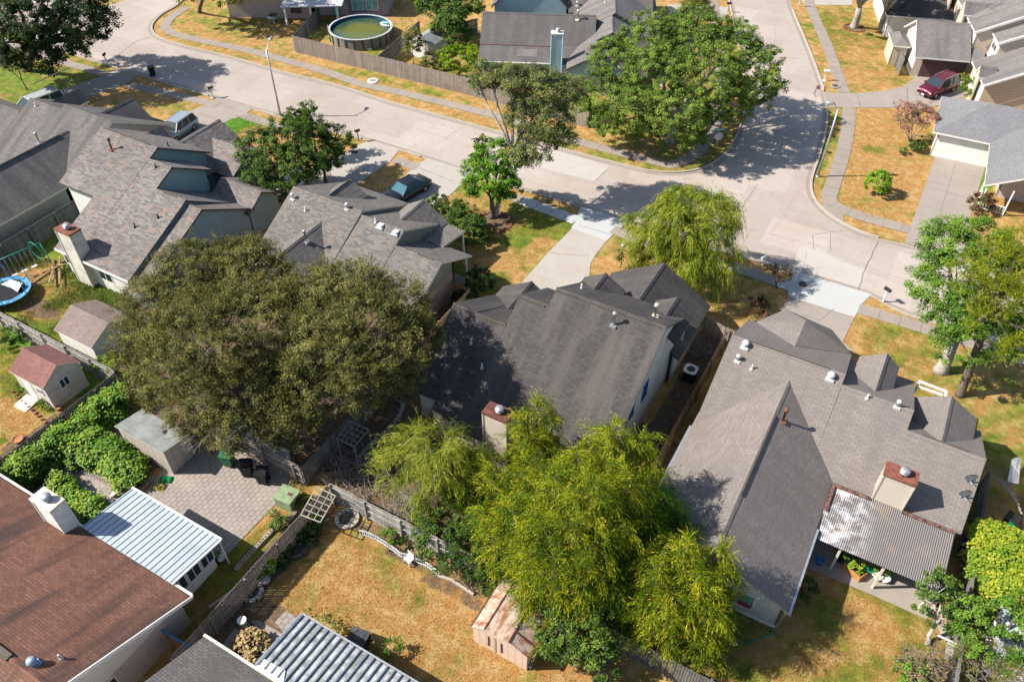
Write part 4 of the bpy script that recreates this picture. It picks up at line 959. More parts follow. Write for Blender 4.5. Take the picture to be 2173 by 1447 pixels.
# ================================================================ FENCES
def fence(name, label, pts, mat, h=1.85, rails=1, post=2.5, pick=.14, gap=.012, both=False, group=None):
    P = [Vector((p[0], p[1], 0)) for p in pts]; root = thing(name, P[0].lerp(P[-1], .5), label, 'fence', group)
    f = MB(); rl = MB(); posts = []
    for a, b in zip(P, P[1:]):
        d = b-a; L = d.length; d.normalize(); n = Vector((-d.y, d.x, 0)); k = int(L/pick)
        for i in range(k):
            c = a+d*(pick*(i+.5)); hh = h+rnd.uniform(-.03, .03); tl = rnd.uniform(-.008, .008); w2 = pick/2-gap; o = n*(tl)
            f.extr([c-d*w2+o+Vector((0, 0, hh)), c+d*w2+o+Vector((0, 0, hh)), c+d*w2+o, c-d*w2+o], n*.022)
        for z in (.35, 1.0, 1.6):
            if z < h: rl.bar(a+n*.06*rails+Vector((0, 0, z)), b+n*.06*rails+Vector((0, 0, z)), .045, .09)
        s = 0
        while s <= L: posts.append(a+d*s+n*.09*rails); s += post
    f.build('boards', mat, root); rl.build('rails', mat, root)
    if posts:
        g = MB(); g.box((posts[0].x, posts[0].y, h/2-.03), (.1, .1, h-.06), math.atan2((P[1]-P[0]).y, (P[1]-P[0]).x)); o = g.build('post', mat, root)
        for q_ in posts[1:]:
            c = o.copy(); SC.collection.objects.link(c); c.parent = root; c.location = q_-posts[0]
    return root
WG, WM, WD, WN = M['wood_grey'], M['wood_mid'], M['wood_dark'], M['wood_new']
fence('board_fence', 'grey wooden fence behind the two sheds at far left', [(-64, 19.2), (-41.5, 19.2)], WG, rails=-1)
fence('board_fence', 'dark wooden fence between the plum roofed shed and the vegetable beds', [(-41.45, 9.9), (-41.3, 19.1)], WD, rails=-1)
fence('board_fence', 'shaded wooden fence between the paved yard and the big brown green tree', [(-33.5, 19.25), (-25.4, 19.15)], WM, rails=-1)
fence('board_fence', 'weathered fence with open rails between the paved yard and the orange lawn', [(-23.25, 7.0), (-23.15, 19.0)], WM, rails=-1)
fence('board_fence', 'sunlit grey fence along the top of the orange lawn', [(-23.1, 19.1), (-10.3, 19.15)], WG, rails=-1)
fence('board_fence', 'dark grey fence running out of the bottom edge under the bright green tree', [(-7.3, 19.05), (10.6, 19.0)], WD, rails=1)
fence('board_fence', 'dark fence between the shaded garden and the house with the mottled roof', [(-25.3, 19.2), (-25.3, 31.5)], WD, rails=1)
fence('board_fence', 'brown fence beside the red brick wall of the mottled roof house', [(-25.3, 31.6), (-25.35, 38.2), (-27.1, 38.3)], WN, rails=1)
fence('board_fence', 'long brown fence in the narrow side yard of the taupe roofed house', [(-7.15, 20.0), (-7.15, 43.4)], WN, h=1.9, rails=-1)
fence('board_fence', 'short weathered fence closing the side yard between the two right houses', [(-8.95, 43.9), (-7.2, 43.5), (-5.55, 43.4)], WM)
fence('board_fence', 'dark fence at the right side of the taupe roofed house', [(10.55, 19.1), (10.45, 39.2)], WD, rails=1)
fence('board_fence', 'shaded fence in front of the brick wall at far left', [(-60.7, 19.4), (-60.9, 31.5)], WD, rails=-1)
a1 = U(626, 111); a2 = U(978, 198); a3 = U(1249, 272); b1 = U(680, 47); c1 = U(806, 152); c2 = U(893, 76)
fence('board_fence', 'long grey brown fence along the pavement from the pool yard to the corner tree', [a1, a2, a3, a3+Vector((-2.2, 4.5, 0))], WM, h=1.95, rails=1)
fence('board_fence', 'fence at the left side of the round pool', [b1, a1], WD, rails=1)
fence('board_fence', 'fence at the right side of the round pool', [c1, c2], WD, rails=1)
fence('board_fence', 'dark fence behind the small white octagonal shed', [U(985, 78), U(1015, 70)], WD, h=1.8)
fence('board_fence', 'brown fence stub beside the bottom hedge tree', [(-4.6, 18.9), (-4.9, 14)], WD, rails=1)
fence('board_fence', 'short dark fence in the side passage by the tan house', [rot2((25.4, 92.0, 0), 18), rot2((25.2, 97.5, 0), 18)], WD)
ga, gb = U(338, 1334, 1.6), U(402, 1372, 1.6); root = thing('garden_gate', (ga.x, ga.y, 0), 'brown wooden gate with a blue top rail beside the brick end wall', 'gate'); f = MB()
gd = (gb-ga).normalized(); L_ = (gb-ga).length
for i in range(int(L_/.15)): c = ga+gd*(.15*(i+.5)); f.extr([c-gd*.07, c+gd*.07, Vector((*(c+gd*.07)[:2], .1)), Vector((*(c-gd*.07)[:2], .1))], Vector((-gd.y, gd.x, 0))*.03)
f.build('boards', M['wood_new'], root); f = MB(); f.bar(ga+Vector((0,0,.03)), gb+Vector((0,0,.03)), .09, .06); f.build('top_rail', M['blue'], root)
# ================================================================ VEHICLES
def carpaint(name, c):
    t = NT(name); t.b.inputs['Coat Weight'].default_value = .6; t.b.inputs['Coat Roughness'].default_value = .06; t.b.inputs['Metallic'].default_value = .35; return t.out(c, .35)
M['cglass'] = glass('car_glass', (.02,.035,.04), .05); M['rim'] = basic('alloy', (.5,.5,.52), .35, .1, 5, .8)
M['lampglass'] = basic('lamp_glass', (.6,.62,.62), .2); M['redlamp'] = basic('red_lamp', (.35,.02,.02), .3)
def vehicle(name, label, cat, loc, head, paint, L=4.7, W=1.85, H=1.65, kind='suv', glassm=None):
    """head = direction the nose points, degrees"""
    root = thing(name, loc, label, cat); ca, sa = math.cos(R(head)), math.sin(R(head)); o = Vector((loc[0], loc[1], 0))
    def T(x, y, z): return o+Vector((x*ca-y*sa, x*sa+y*ca, z))
    belt = H*.58; hw = W/2
    if kind == 'sedan': st = [(-.5,.80,.30,.52),(-.485,.95,.24,.60),(-.40,1,.20,.62),(-.22,1,.19,.63),(.12,1,.19,.62),(.25,1,.19,.60),(.40,.97,.20,.52),(.47,.90,.24,.44),(.5,.72,.28,.34)]
    elif kind == 'van': st = [(-.5,.9,.3,.56),(-.49,.98,.22,.58),(-.35,1,.18,.58),(0,1,.18,.58),(.2,1,.18,.57),(.33,1,.18,.54),(.44,.96,.19,.46),(.49,.88,.22,.38),(.5,.75,.26,.30)]
    else: st = [(-.5,.88,.30,.56),(-.49,.96,.22,.60),(-.40,1,.18,.60),(-.2,1,.18,.60),(.15,1,.18,.60),(.26,1,.18,.60),(.40,.97,.19,.57),(.48,.90,.22,.52),(.5,.78,.25,.40)]
    prof = [(-1, .0), (-1, .55), (-.93, .86), (-.78, 1.0), (0, 1.04), (.78, 1.0), (.93, .86), (1, .55), (1, .0), (.85, -.08), (-.85, -.08)]
    f = MB(); n = len(prof)
    for (x, wf, zl, zh) in st:
        for (py_, pz) in prof: f.v.append(tuple(T(x*L, py_*wf*hw, H*(zl+(zh-zl)*pz))))
    for i in range(len(st)-1):
        for j in range(n):
            k = (j+1) % n; f.f.append((i*n+j, i*n+k, (i+1)*n+k, (i+1)*n+j)[::-1]); f.m.append(0); f.sm.append(True)
    f.f.append(tuple(range(n))); f.m.append(0); f.sm.append(False); e = (len(st)-1)*n; f.f.append(tuple(e+j for j in range(n))[::-1]); f.m.append(0); f.sm.append(False)
    body = f.build('body', paint, root)
    if kind == 'sedan': xb = (-.40, .27); xr = (-.20, .10)
    elif kind == 'van': xb = (-.49, .36); xr = (-.46, .17)
    else: xb = (-.485, .26); xr = (-.42, .10)
    zb = H*.60; zt = H*.985; wb = hw*.93; wt = hw*.72
    B = [(xb[0]*L, -wb), (xb[1]*L, -wb), (xb[1]*L, wb), (xb[0]*L, wb)]; Tp = [(xr[0]*L, -wt), (xr[1]*L, -wt), (xr[1]*L, wt), (xr[0]*L, wt)]
    f = MB(); f.extr([T(*p, zt) for p in Tp], (0, 0, -.06)); m_ = [(Tp[0][0]+.12, -wt*.85), (Tp[1][0]-.1, -wt*.85), (Tp[1][0]-.1, wt*.85), (Tp[0][0]+.12, wt*.85)]
    f.extr([T(*p, zt+.035) for p in m_], (0, 0, -.05)); rf = f.build('roof_panel', paint, root)
    for nm, (i, j) in (('side_window', (0, 1)), ('windshield', (1, 2)), ('side_window', (2, 3)), ('rear_window', (3, 0))):
        f = MB(); a, b, c, d_ = T(*B[i], zb-.08), T(*B[j], zb-.08), T(*Tp[j], zt-.03), T(*Tp[i], zt-.03); nn = (b-a).cross(d_-a).normalized(); f.extr([a, b, c, d_], nn*-.05)
        f.build(nm, glassm or M['cglass'], root)
    f = MB()
    for i in range(4): f.bar(T(*B[i], zb-.06), T(*Tp[i], zt-.02), .09, .07)
    for s_ in (-1, 1):
        for fx in (.36, .68) if kind != 'sedan' else (.5,):
            xx = B[0][0]+(B[1][0]-B[0][0])*fx; xt = Tp[0][0]+(Tp[1][0]-Tp[0][0])*fx; f.bar(T(xx, s_*(wb+.01), zb-.06), T(xt, s_*(wt+.01), zt-.02), .08, .05)
    f.build('pillars', paint, root)
    if kind != 'sedan':
        f = MB()
        for s_ in (-1, 1): f.bar(T(Tp[0][0]+.2, s_*wt*.95, zt+.06), T(Tp[1][0]-.15, s_*wt*.95, zt+.06), .04)
        f.build('roof_rack', M['metal'], rf)
    r_ = .34 if kind != 'sedan' else .31
    for sx_ in (-.30, .31):
        for s_ in (-1, 1):
            f = MB(); c = T(sx_*L, s_*(hw-.1), r_); ax = T(0, 1, 0)-T(0, 0, 0); f.tube([c-ax*.11, c-ax*.1, c+ax*.1, c+ax*.11], [r_*.9, r_, r_, r_*.9], 18); wh = f.build('wheel', M['rubber'], root)
            f = MB(); f.tube([c+ax*s_*.09, c+ax*s_*.125], [r_*.62, r_*.5], 10); f.build('rim', M['rim'], wh)
    for s_ in (-1, 1):
        f = MB(); f.box(T(.475*L, s_*hw*.66, H*(.42 if kind != 'sedan' else .38)), (.2, .34, .13), R(head)); f.build('headlight', M['lampglass'], root)
        f = MB(); f.box(T(-.49*L, s_*hw*.78, H*.5), (.14, .2, .3 if kind != 'sedan' else .16), R(head)); f.build('taillight', M['redlamp'], root)
        f = MB(); f.box(T(.2*L, s_*(hw+.09), H*.6), (.16, .18, .13), R(head)); f.build('mirror', paint, root)
    f = MB(); f.box(T(.497*L, 0, H*.34), (.06, W*.62, .16), R(head)); f.build('grille', M['black'], root); f = MB(); f.box(T(.512*L, 0, H*.24), (.04, .34, .15), R(head)); f.build('number_plate', M['white'], root)
    return root
def aim(p0, p1): a, b = U(*p0), U(*p1); return math.degrees(math.atan2((b-a).y, (b-a).x))
c_ = U(1986, 196); vehicle('parked_suv', 'dark red SUV parked in front of the brown garage door', 'car', (c_.x, c_.y, 0), aim((2020, 180), (1950, 208)), carpaint('wine_red_paint', (.13,.012,.03)), 4.9, 1.95, 1.78)
c_ = U(380, 286); vehicle('parked_suv', 'silver blue SUV in the driveway behind the dark front gable', 'car', (c_.x, c_.y, 0), aim((410, 262), (340, 312)), carpaint('silver_blue_paint', (.30,.36,.40)), 4.4, 1.85, 1.65)
c_ = U(864, 414); vehicle('parked_sedan', 'black sedan with a blue windscreen on the pale driveway', 'car', (c_.x, c_.y, 0), aim((905, 392), (830, 436)), carpaint('black_paint', (.012,.014,.018)), 4.75, 1.85, 1.45, 'sedan', glass('tinted_blue_glass', (.01,.10,.14), .08))
c_ = U(73, 204, 1.8); vehicle('parked_van', 'silver minivan behind the far left roof', 'van', (c_.x, c_.y, 0), aim((100, 193), (35, 217)), carpaint('silver_paint', (.50,.54,.56)), 5.1, 2.0, 1.85, 'van')
c_ = U(572, 452); vehicle('parked_pickup', 'gold brown SUV half hidden between the two left houses', 'car', (c_.x, c_.y, 0), aim((555, 460), (590, 438)), carpaint('gold_paint', (.25,.20,.15)), 4.6, 1.9, 1.8)
c_ = U(612, 410); vehicle('parked_van', 'white car parked behind the round leafy tree', 'car', (c_.x, c_.y, 0), aim((650, 385), (590, 425)), carpaint('white_paint_gloss', (.62,.64,.66)), 4.7, 1.9, 1.7)
# ================================================================ STREET FURNITURE
def lamp(base, armdir, label, H_=7.5, arm=2.2, tilt=0):
    b = U(*base); root = thing('street_lamp', b, label, 'street lamp'); f = MB()
    f.tube([b, b+Vector((0, 0, H_*.97))], [.11, .07], 10); f.lathe(b, [(.2, 0), (.2, .08), (.12, .12)], 10); f.build('pole', M['metal'], root)
    a = Vector((math.cos(R(armdir)), math.sin(R(armdir)), 0)); f = MB()
    pts = [b+Vector((0, 0, H_*.93))+a*(arm*t_)+Vector((0, 0, .75*math.sin(t_*1.45))) for t_ in (0, .2, .4, .6, .8, 1)]; f.tube(pts, .045, 8); f.build('arm', M['metal'], root)
    f = MB(); e = pts[-1]; f.tube([e-a*.1, e+a*.1, e+a*.55, e+a*.65], [.05, .14, .15, .05], 10); f.build('lamp_head', M['metal'], root); return root
lamp((596, 248), math.degrees(math.atan2(*(U(640, 190)-U(596, 248)).to_tuple()[1::-1])), 'tall grey street lamp with a curved arm on the left side of the main street', 7.35, 1.2)
lamp((1735, 375), 200, 'grey street lamp at the corner of the side street by the pavement', 7.0, .5)
def mailbox(base, label, rz=0, box=M['black'], post=M['white'], h=1.05, pad=False):
    b = U(*base); root = thing('mailbox', b, label, 'mailbox', 'mailboxes along the kerbs'); f = MB(); f.box(b+Vector((0, 0, h/2)), (.1, .1, h), rz); f.build('post', post, root)
    f = MB(); a = Vector((math.cos(rz), math.sin(rz), 0)); s_ = Vector((-a.y, a.x, 0)); c = b+Vector((0, 0, h))
    prof = [(-.11, 0), (-.11, .14), (-.07, .22), (0, .25), (.07, .22), (.11, .14), (.11, 0)]; f.extr([c-a*.28+s_*x+Vector((0, 0, z)) for x, z in prof], a*.56); f.build('box', box, root)
    if pad: f = MB(); f.lathe(b, [(.28, 0), (.24, .08)], 10); f.build('base', post, root)
    return root
mailbox((228, 137), 'black mailbox on a white cross post under the dark oak', R(-60)); mailbox((452, 208), 'grey mailbox with a white base on the dry verge at left', R(60), M['trim_dark'], M['metal'], pad=True)
mailbox((761, 300), 'dark mailbox on a wooden post beside the leafy round tree', R(60), M['trim_dark'], M['wood_mid']); mailbox((1873, 641), 'black mailbox on a white post on the verge at right', R(-30), h=1.15)
mailbox((1686, 600), 'slim white mailbox post at the new concrete apron', R(60), M['metal']); mailbox((1618, 563), 'small white post behind the drooping willow', R(60), M['white'], h=.7)
mailbox((1749, 172), 'white mailbox with a white base near the storm drain', R(20), M['white'], M['white'], pad=True); mailbox((1544, 27), 'black mailbox on a thin post at the top of the side street', R(30), post=M['metal']); mailbox((1694, 15), 'black mailbox on a white post at the top right verge', R(20))
b = U(1517, 330); root = thing('road_sign', b, 'stop sign seen from behind with a green street name blade on top', 'sign'); f = MB(); f.tube([b, b+Vector((0, 0, 2.75))], .035, 8); f.build('pole', M['metal'], root)
dcam = Vector((.55, -.83, 0)).normalized(); sd_ = Vector((-dcam.y, dcam.x, 0)); c = b+Vector((0, 0, 2.05)); f = MB()
f.extr([c+dcam*.05+sd_*.42*math.cos(R(22.5+45*i))+Vector((0, 0, .42*math.sin(R(22.5+45*i)))) for i in range(8)], dcam*-.03); f.build('sign_panel', basic('bare_aluminium', (.52,.50,.47), .5), root)
f = MB(); f.extr([c-sd_*.5+Vector((0, 0, .62)), c+sd_*.5+Vector((0, 0, .62)), c+sd_*.5+Vector((0, 0, .84)), c-sd_*.5+Vector((0, 0, .84))], dcam*.03); bl = f.build('name_blade', basic('sign_green', (.0,.30,.20), .5), root)
f = MB(); x = -.36
for wd in (.05, .05, .07, .05, .04, .07, .05, .06, .05):
    f.extr([c+dcam*.045+sd_*x+Vector((0, 0, .68)), c+dcam*.045+sd_*(x+wd)+Vector((0, 0, .68)), c+dcam*.045+sd_*(x+wd)+Vector((0, 0, .78)), c+dcam*.045+sd_*x+Vector((0, 0, .78))], dcam*-.01); x += wd+.03
f.build('lettering', M['white'], bl)
def manhole(px, py, label, r=.6, ring=M['drive_pale'], lid=M['metal']):
    b = U(px, py, .02); root = thing('manhole', b, label, 'manhole cover'); f = MB(); f.lathe(b, [(r, 0), (r*.95, .1)], 24); f.build('collar', ring, root); f = MB(); f.lathe(b+Vector((0, 0, .1)), [(r*.6, -.02), (r*.6, .02)], 20); f.build('cover', lid, root)
manhole(791, 173, 'round manhole in a pale collar beside the pavement by the pool fence', .62, M['white']); manhole(1772, 184, 'round manhole with a dark lid at the storm drain', .55, M['drive'], M['trim_dark']); manhole(1703, 604, 'dark oval cover in the new concrete apron', .3, M['trim_dark'], M['trim_dark'])
b = U(1737, 186, .03); f = MB(); f.box(b+Vector((0, 0, .0)), (.35, .95, .03), R(12)); root = thing('storm_drain', b, 'rusty storm drain grate at the kerb of the side street', 'drain'); f.build('grate', M['rust'], root); f = MB(); f.box(b+Vector((.45, 0, .05)), (.3, 1.4, .12), R(12)); f.build('inlet', M['kerb'], root)
for px, py, lb in ((1165, 428, 'small dark meter lid in the verge left of the driveway'), (575, 249, 'small dark meter lid beside the street lamp')): 
    f = MB(); f.box(U(px, py, .03), (.42, .3, .05), R(-20)); tag(f.build('meter_lid', M['trim_dark']), lb, 'meter lid')
f = MB(); f.lathe(U(986, 449), [(.16, 0), (.2, .15), (.1, .4), (.15, .5), (.05, .62)], 10); f.lathe(U(990, 450), [(.1, 0), (.12, .1), (.05, .3)], 8); tag(f.build('garden_ornament', M['white']), 'small white ornament on the lawn beside the leafy trunk', 'ornament')
b = U(1317, 568); root = thing('lamp_post', b, 'garden lamp post wrapped in dry creeper on the front lawn', 'lamp post'); f = MB(); f.tube([b, b+Vector((0, 0, 2.0))], .04, 8); f.build('pole', M['trim_dark'], root); f = MB(); f.lathe(b+Vector((0, 0, 2.0)), [(.06, 0), (.16, .05), (.18, .25), (.05, .36)], 10); f.build('lantern', M['metal'], root)
lampv = root
# ================================================================ YARD THINGS
def wheelie(b, label, mat, rz=0, s_=1.0, tip=None):
    b = Vector(b); root = thing('wheelie_bin', b, label, 'bin'); f = MB(); a = Vector((math.cos(rz), math.sin(rz), 0)); q_ = Vector((-a.y, a.x, 0)); w0, w1 = .24*s_, .33*s_
    lo = [b+a*x*w0+q_*y*w0+Vector((0, 0, .05)) for x, y in ((-1,-1),(1,-1),(1,1),(-1,1))]; hi = [b+a*x*w1+q_*y*w1+Vector((0, 0, .98*s_)) for x, y in ((-1,-1),(1,-1),(1,1),(-1,1))]
    for i in range(4): j = (i+1) % 4; f.poly([lo[i], lo[j], hi[j], hi[i]])
    f.poly(lo[::-1]); f.poly(hi); f.build('body', mat, root)
    f = MB(); f.extr([b+a*x*(w1+.04)+q_*y*(w1+.04)+Vector((0, 0, 1.04*s_+(.05 if x > 0 else 0))) for x, y in ((-1,-1),(1,-1),(1,1),(-1,1))], (0, 0, -.06)); f.bar(b-a*(w1+.08)-q_*.2+Vector((0, 0, .95*s_)), b-a*(w1+.08)+q_*.2+Vector((0, 0, .95*s_)), .04); f.build('lid', mat, root)
    for s2 in (-1, 1): f = MB(); c = b-a*.22*s_+q_*s2*.27*s_+Vector((0, 0, .12)); f.tube([c-q_*.03, c+q_*.03], .12, 12); f.build('wheel', M['rubber'], root)
    return root
wheelie(U(325, 161), 'black wheelie bin standing at the kerb in the tree shade', M['black'], R(60)); wheelie(U(489, 985), 'dark green wheelie bin at the edge of the paved yard', M['green_plastic'], R(200), 1.05)
wheelie(U(528, 1006), 'black wheelie bin between the green bin and the other black bin', M['black'], R(215), 1.05); wheelie(U(561, 1022), 'black wheelie bin nearest the white lattice panel', M['black'], R(205), 1.05)
wheelie(U(2060, 1215)+Vector((-.5, 1.2, 0)), 'dark blue barrel in the shade beside the patio cover', basic('navy_plastic', (.02,.035,.07), .5), R(60)); wheelie(U(2127, 1150), 'bright green wheelie bin behind the yellow green vines', basic('bright_green_plastic', (.0,.20,.06), .4), R(60), 1.15)
wheelie(U(2133, 1120), 'black wheelie bin beside the bright green bin', M['black'], R(70), 1.0)
b = U(764, 1366); root = thing('compost_bin', b, 'low square black compost bin on the orange lawn', 'bin'); f = MB(); f.box(b+Vector((0, 0, .38)), (.95, .85, .76), R(10)); f.build('body', M['black'], root); f = MB(); f.box(b+Vector((0, 0, .79)), (1.0, .9, .06), R(10)); f.box(b+Vector((0, 0, .83)), (.55, .5, .04), R(10)); f.build('lid', basic('charcoal_plastic', (.05,.055,.065), .6), root)
b = U(614, 1068); root = thing('utility_box', b, 'pale green utility box with rust stains by the fence', 'utility box'); f = MB(); gm_ = basic('pale_green_paint', (.20,.27,.15), .6, .3, 2); f.box(b+Vector((0, 0, .45)), (1.15, 1.0, .9), R(5)); f.build('cabinet', gm_, root); f = MB(); f.box(b+Vector((0, 0, .93)), (1.25, 1.1, .07), R(5)); f.box(b+Vector((.2, .1, .975)), (.3, .18, .01), R(5), 1, 1); f.build('lid', [gm_, M['rust']], root)
b = U(1462, 803); root = thing('air_conditioner', b, 'air conditioner with a white square top in the dark side yard', 'air conditioner'); f = MB(); f.box(b+Vector((0, 0, .45)), (.85, .85, .9)); f.build('housing', M['black'], root); f = MB()
for i in range(24):
    a0_, a1_ = 2*math.pi*i/24, 2*math.pi*(i+1)/24
    def sq(a_): k = .47/max(abs(math.cos(a_)), abs(math.sin(a_))); k = min(k, .56); return b+Vector((k*math.cos(a_), k*math.sin(a_), .96))
    def ci(a_): return b+Vector((.3*math.cos(a_), .3*math.sin(a_), .96))
    f.extr([sq(a0_), sq(a1_), ci(a1_), ci(a0_)], (0, 0, -.08))
f.build('top_frame', M['white'], root); f = MB(); f.lathe(b+Vector((0, 0, .9)), [(.29, 0), (.29, .02)], 16)
for i in range(4): f.bar(b+Vector((0, 0, .95)), b+Vector((.28*math.cos(i*1.57), .28*math.sin(i*1.57), .95)), .1, .01, )
f.build('fan', M['trim_dark'], root)
# above ground pool
PC = U(765, 58, 1.3); PC.z = 0; PR = 3.75; root = thing('round_pool', PC, 'round above ground pool with greenish water and grey ribbed wall', 'pool'); f = MB(); n = 48
for i in range(n):
    a0_, a1_ = 2*math.pi*i/n, 2*math.pi*(i+1)/n; P0 = Vector((math.cos(a0_), math.sin(a0_), 0)); P1 = Vector((math.cos(a1_), math.sin(a1_), 0))
    f.poly([PC+P0*PR, PC+P1*PR, PC+P1*PR+Vector((0, 0, 1.3)), PC+P0*PR+Vector((0, 0, 1.3))])
wl_ = f.build('wall', basic('pool_wall_grey', (.20,.20,.185), .5), root); f = MB()
for i in range(n):
    a0_, a1_ = 2*math.pi*i/n, 2*math.pi*(i+1)/n; P0 = Vector((math.cos(a0_), math.sin(a0_), 0)); P1 = Vector((math.cos(a1_), math.sin(a1_), 0)); z_ = Vector((0, 0, 1.34)); f.extr([PC+P0*(PR+.1)+z_, PC+P1*(PR+.1)+z_, PC+P1*(PR-.14)+z_, PC+P0*(PR-.14)+z_], (0, 0, -.07))
f.build('rim', basic('rim_grey', (.42,.43,.44), .5), root); f = MB()
for i in range(n):
    a0_, a1_ = 2*math.pi*i/n, 2*math.pi*(i+1)/n; P0 = Vector((math.cos(a0_), math.sin(a0_), 0)); P1 = Vector((math.cos(a1_), math.sin(a1_), 0)); f.poly([PC+P1*(PR-.05), PC+P0*(PR-.05), PC+P0*(PR-.05)+Vector((0, 0, 1.3)), PC+P1*(PR-.05)+Vector((0, 0, 1.3))])
f.build('liner', basic('pool_liner_blue', (.02,.10,.22), .5, .3, 3), root); f = MB(); f.poly([PC+Vector((math.cos(2*math.pi*i/n)*(PR-.06), math.sin(2*math.pi*i/n)*(PR-.06), .98)) for i in range(n)])
t = NT('pool_water'); cc = t.n('VectorMath', operation='DISTANCE'); t.l(t.pos(), cc.inputs[0]); cc.inputs[1].default_value = (PC.x+.4, PC.y-.3, .98); fz = t.ramp(cc.outputs['Value'], 1.6, 3.6); nn_ = t.noise(t.pos(), 1.6, 4); col = t.mix(fz, (.095,.11,.012), (.02,.055,.045)); col = t.mix(t.math('MULTIPLY', t.ramp(nn_, .5, .7), .4), col, (.14,.14,.02)); t.b.inputs['Specular IOR Level'].default_value = .5
f.build('water', t.out(col, .06, t.noise(t.pos(), 5, 2), .05, .01), root)
for i in range(22):
    a0_ = 2*math.pi*i/22; c = PC+Vector((math.cos(a0_)*(PR+.05), math.sin(a0_)*(PR+.05), .65)); f = MB(); f.box(c, (.09, .16, 1.3), a0_)
    if i == 0: f.build('upright', M['trim_dark'], root); 
    else: f.build('upright', M['trim_dark'], root)
b = U(702, 86); root = thing('pool_ladder', b, 'white ladder leaning on the left side of the pool', 'ladder'); f = MB(); tp = PC+(b-PC).normalized()*(PR+.1)+Vector((0, 0, 1.75)); sdv = Vector((0, 0, 1)).cross(tp-b).normalized()*.3
for s_ in (-1, 1): f.bar(b+sdv*s_, tp+sdv*s_, .07)
for k in range(1, 6): f.bar(b.lerp(tp, k/6.5)-sdv, b.lerp(tp, k/6.5)+sdv, .09, .04)
f.build('frame', M['white'], root)
b = U(779, 105); root = thing('pool_pump', b, 'white and grey pool pump standing in front of the pool', 'pump'); f = MB(); f.lathe(b, [(.25, 0), (.28, .1), (.26, .6), (.2, .75), (.06, .8)], 14); f.build('tank', M['white'], root); f = MB(); f.tube([b+Vector((.15, .1, .7)), b+Vector((0, .5, 1.1)), b+Vector((-.1, .9, 1.2))], .05, 8); f.box(b+Vector((.5, -.1, .15)), (.6, .3, .3), .4); f.build('hose', M['metal'], root)
b = U(820, 53, 1.05); root = thing('pool_float', b, 'pale blue and white inflatable float on the pool water', 'pool float'); f = MB()
for i in range(14):
    a0_ = 2*math.pi*i/14; a1_ = 2*math.pi*(i+1)/14; f.tube([b+Vector((.75*math.cos(a0_), .42*math.sin(a0_), .05)), b+Vector((.75*math.cos(a1_), .42*math.sin(a1_), .05))], .12, 6)
f.build('ring', M['white'], root); f = MB(); f.box(b+Vector((-.2, .1, .12)), (.7, .45, .2), .4); f.build('cushion', basic('pale_blue_vinyl', (.30,.55,.65), .5), root)
b = U(582, 48); root = thing('patio_table', b, 'pale green planter stand by the brick wall at the top', 'planter'); f = MB(); f.box(b+Vector((0, 0, .75)), (1.1, 1.1, .3), .3)
for x, y in ((-.4,-.4),(.4,-.4),(.4,.4),(-.4,.4)): f.bar(b+Vector((x, y, 0)), b+Vector((x, y, .6)), .08)
f.build('stand', basic('mint_paint', (.36,.47,.38), .7), root); f = MB(); f.box(b+Vector((0, 0, .92)), (.95, .95, .06), .3); f.build('soil', M['trim_dark'], root)
# swing set
root = thing('swing_set', U(40, 600), 'green and white metal swing set beside the trampoline', 'swing set'); gp = basic('green_tube', (.02,.22,.15), .4); f = MB(); A_, B_ = U(-20, 560, 2.3), U(84, 515, 2.3); f.tube([A_, B_], .05, 8)
dv = (B_-A_).normalized(); sv = Vector((-dv.y, dv.x, 0))
for e_ in (B_, A_):
    for s_ in (-1, 1): f.tube([e_, Vector((e_.x, e_.y, 0))+sv*s_*1.0], .04, 8)
f.tube([B_+Vector((0,0,-.5))-dv*.5+Vector((.75*math.cos(k*.45), 0, .75*math.sin(k*.45))) for k in range(15)], .045, 6); f.build('frame', gp, root); f = MB()
for k in range(7): c = A_.lerp(B_, .15+k*.1); f.tube([c, c+Vector((0, 0, -1.7))], .018, 5)
f.build('swing_chain', M['metal'], root); f = MB()
for k in (1, 3, 5): c = A_.lerp(B_, .2+k*.1)+Vector((0, 0, -1.72)); f.box(c, (.45, .2, .04), math.atan2(dv.y, dv.x))
f.build('swing_seat', M['white'], root)
b = U(22, 632); root = thing('trampoline', b, 'blue rimmed trampoline with folded net at the left edge', 'trampoline'); n = 28; f = MB()
for i in range(n):
    a0_, a1_ = 2*math.pi*i/n, 2*math.pi*(i+1)/n; P0 = Vector((math.cos(a0_), math.sin(a0_), 0)); P1 = Vector((math.cos(a1_), math.sin(a1_), 0)); z_ = Vector((0, 0, .75)); f.extr([b+P0*1.75+z_, b+P1*1.75+z_, b+P1*1.35+z_, b+P0*1.35+z_], (0, 0, -.05))
f.build('rim_pad', basic('faded_blue_vinyl', (.10,.30,.52), .5, .5, 3), root); f = MB(); f.lathe(b+Vector((0, 0, .68)), [(1.36, 0), (1.36, .02)], 28); f.build('jumping_mat', M['black'], root); f = MB()
for i in range(6):
    a0_ = 2*math.pi*i/6+.3; c = b+Vector((1.75*math.cos(a0_), 1.75*math.sin(a0_), 0)); f.tube([c, c+Vector((0, 0, 1.9))], .03, 6)
f.build('net_pole', M['blue'], root); f = MB(); k0 = [b+Vector((-.6, .9, .95)), b+Vector((.8, 1.0, 1.1)), b+Vector((1.2, .2, .95)), b+Vector((.2, .35, .82)), b+Vector((-.9, .2, .84))]; f.extr(k0, (0, 0, -.03)); f.build('net', basic('pale_net', (.42,.46,.50), .8), root)
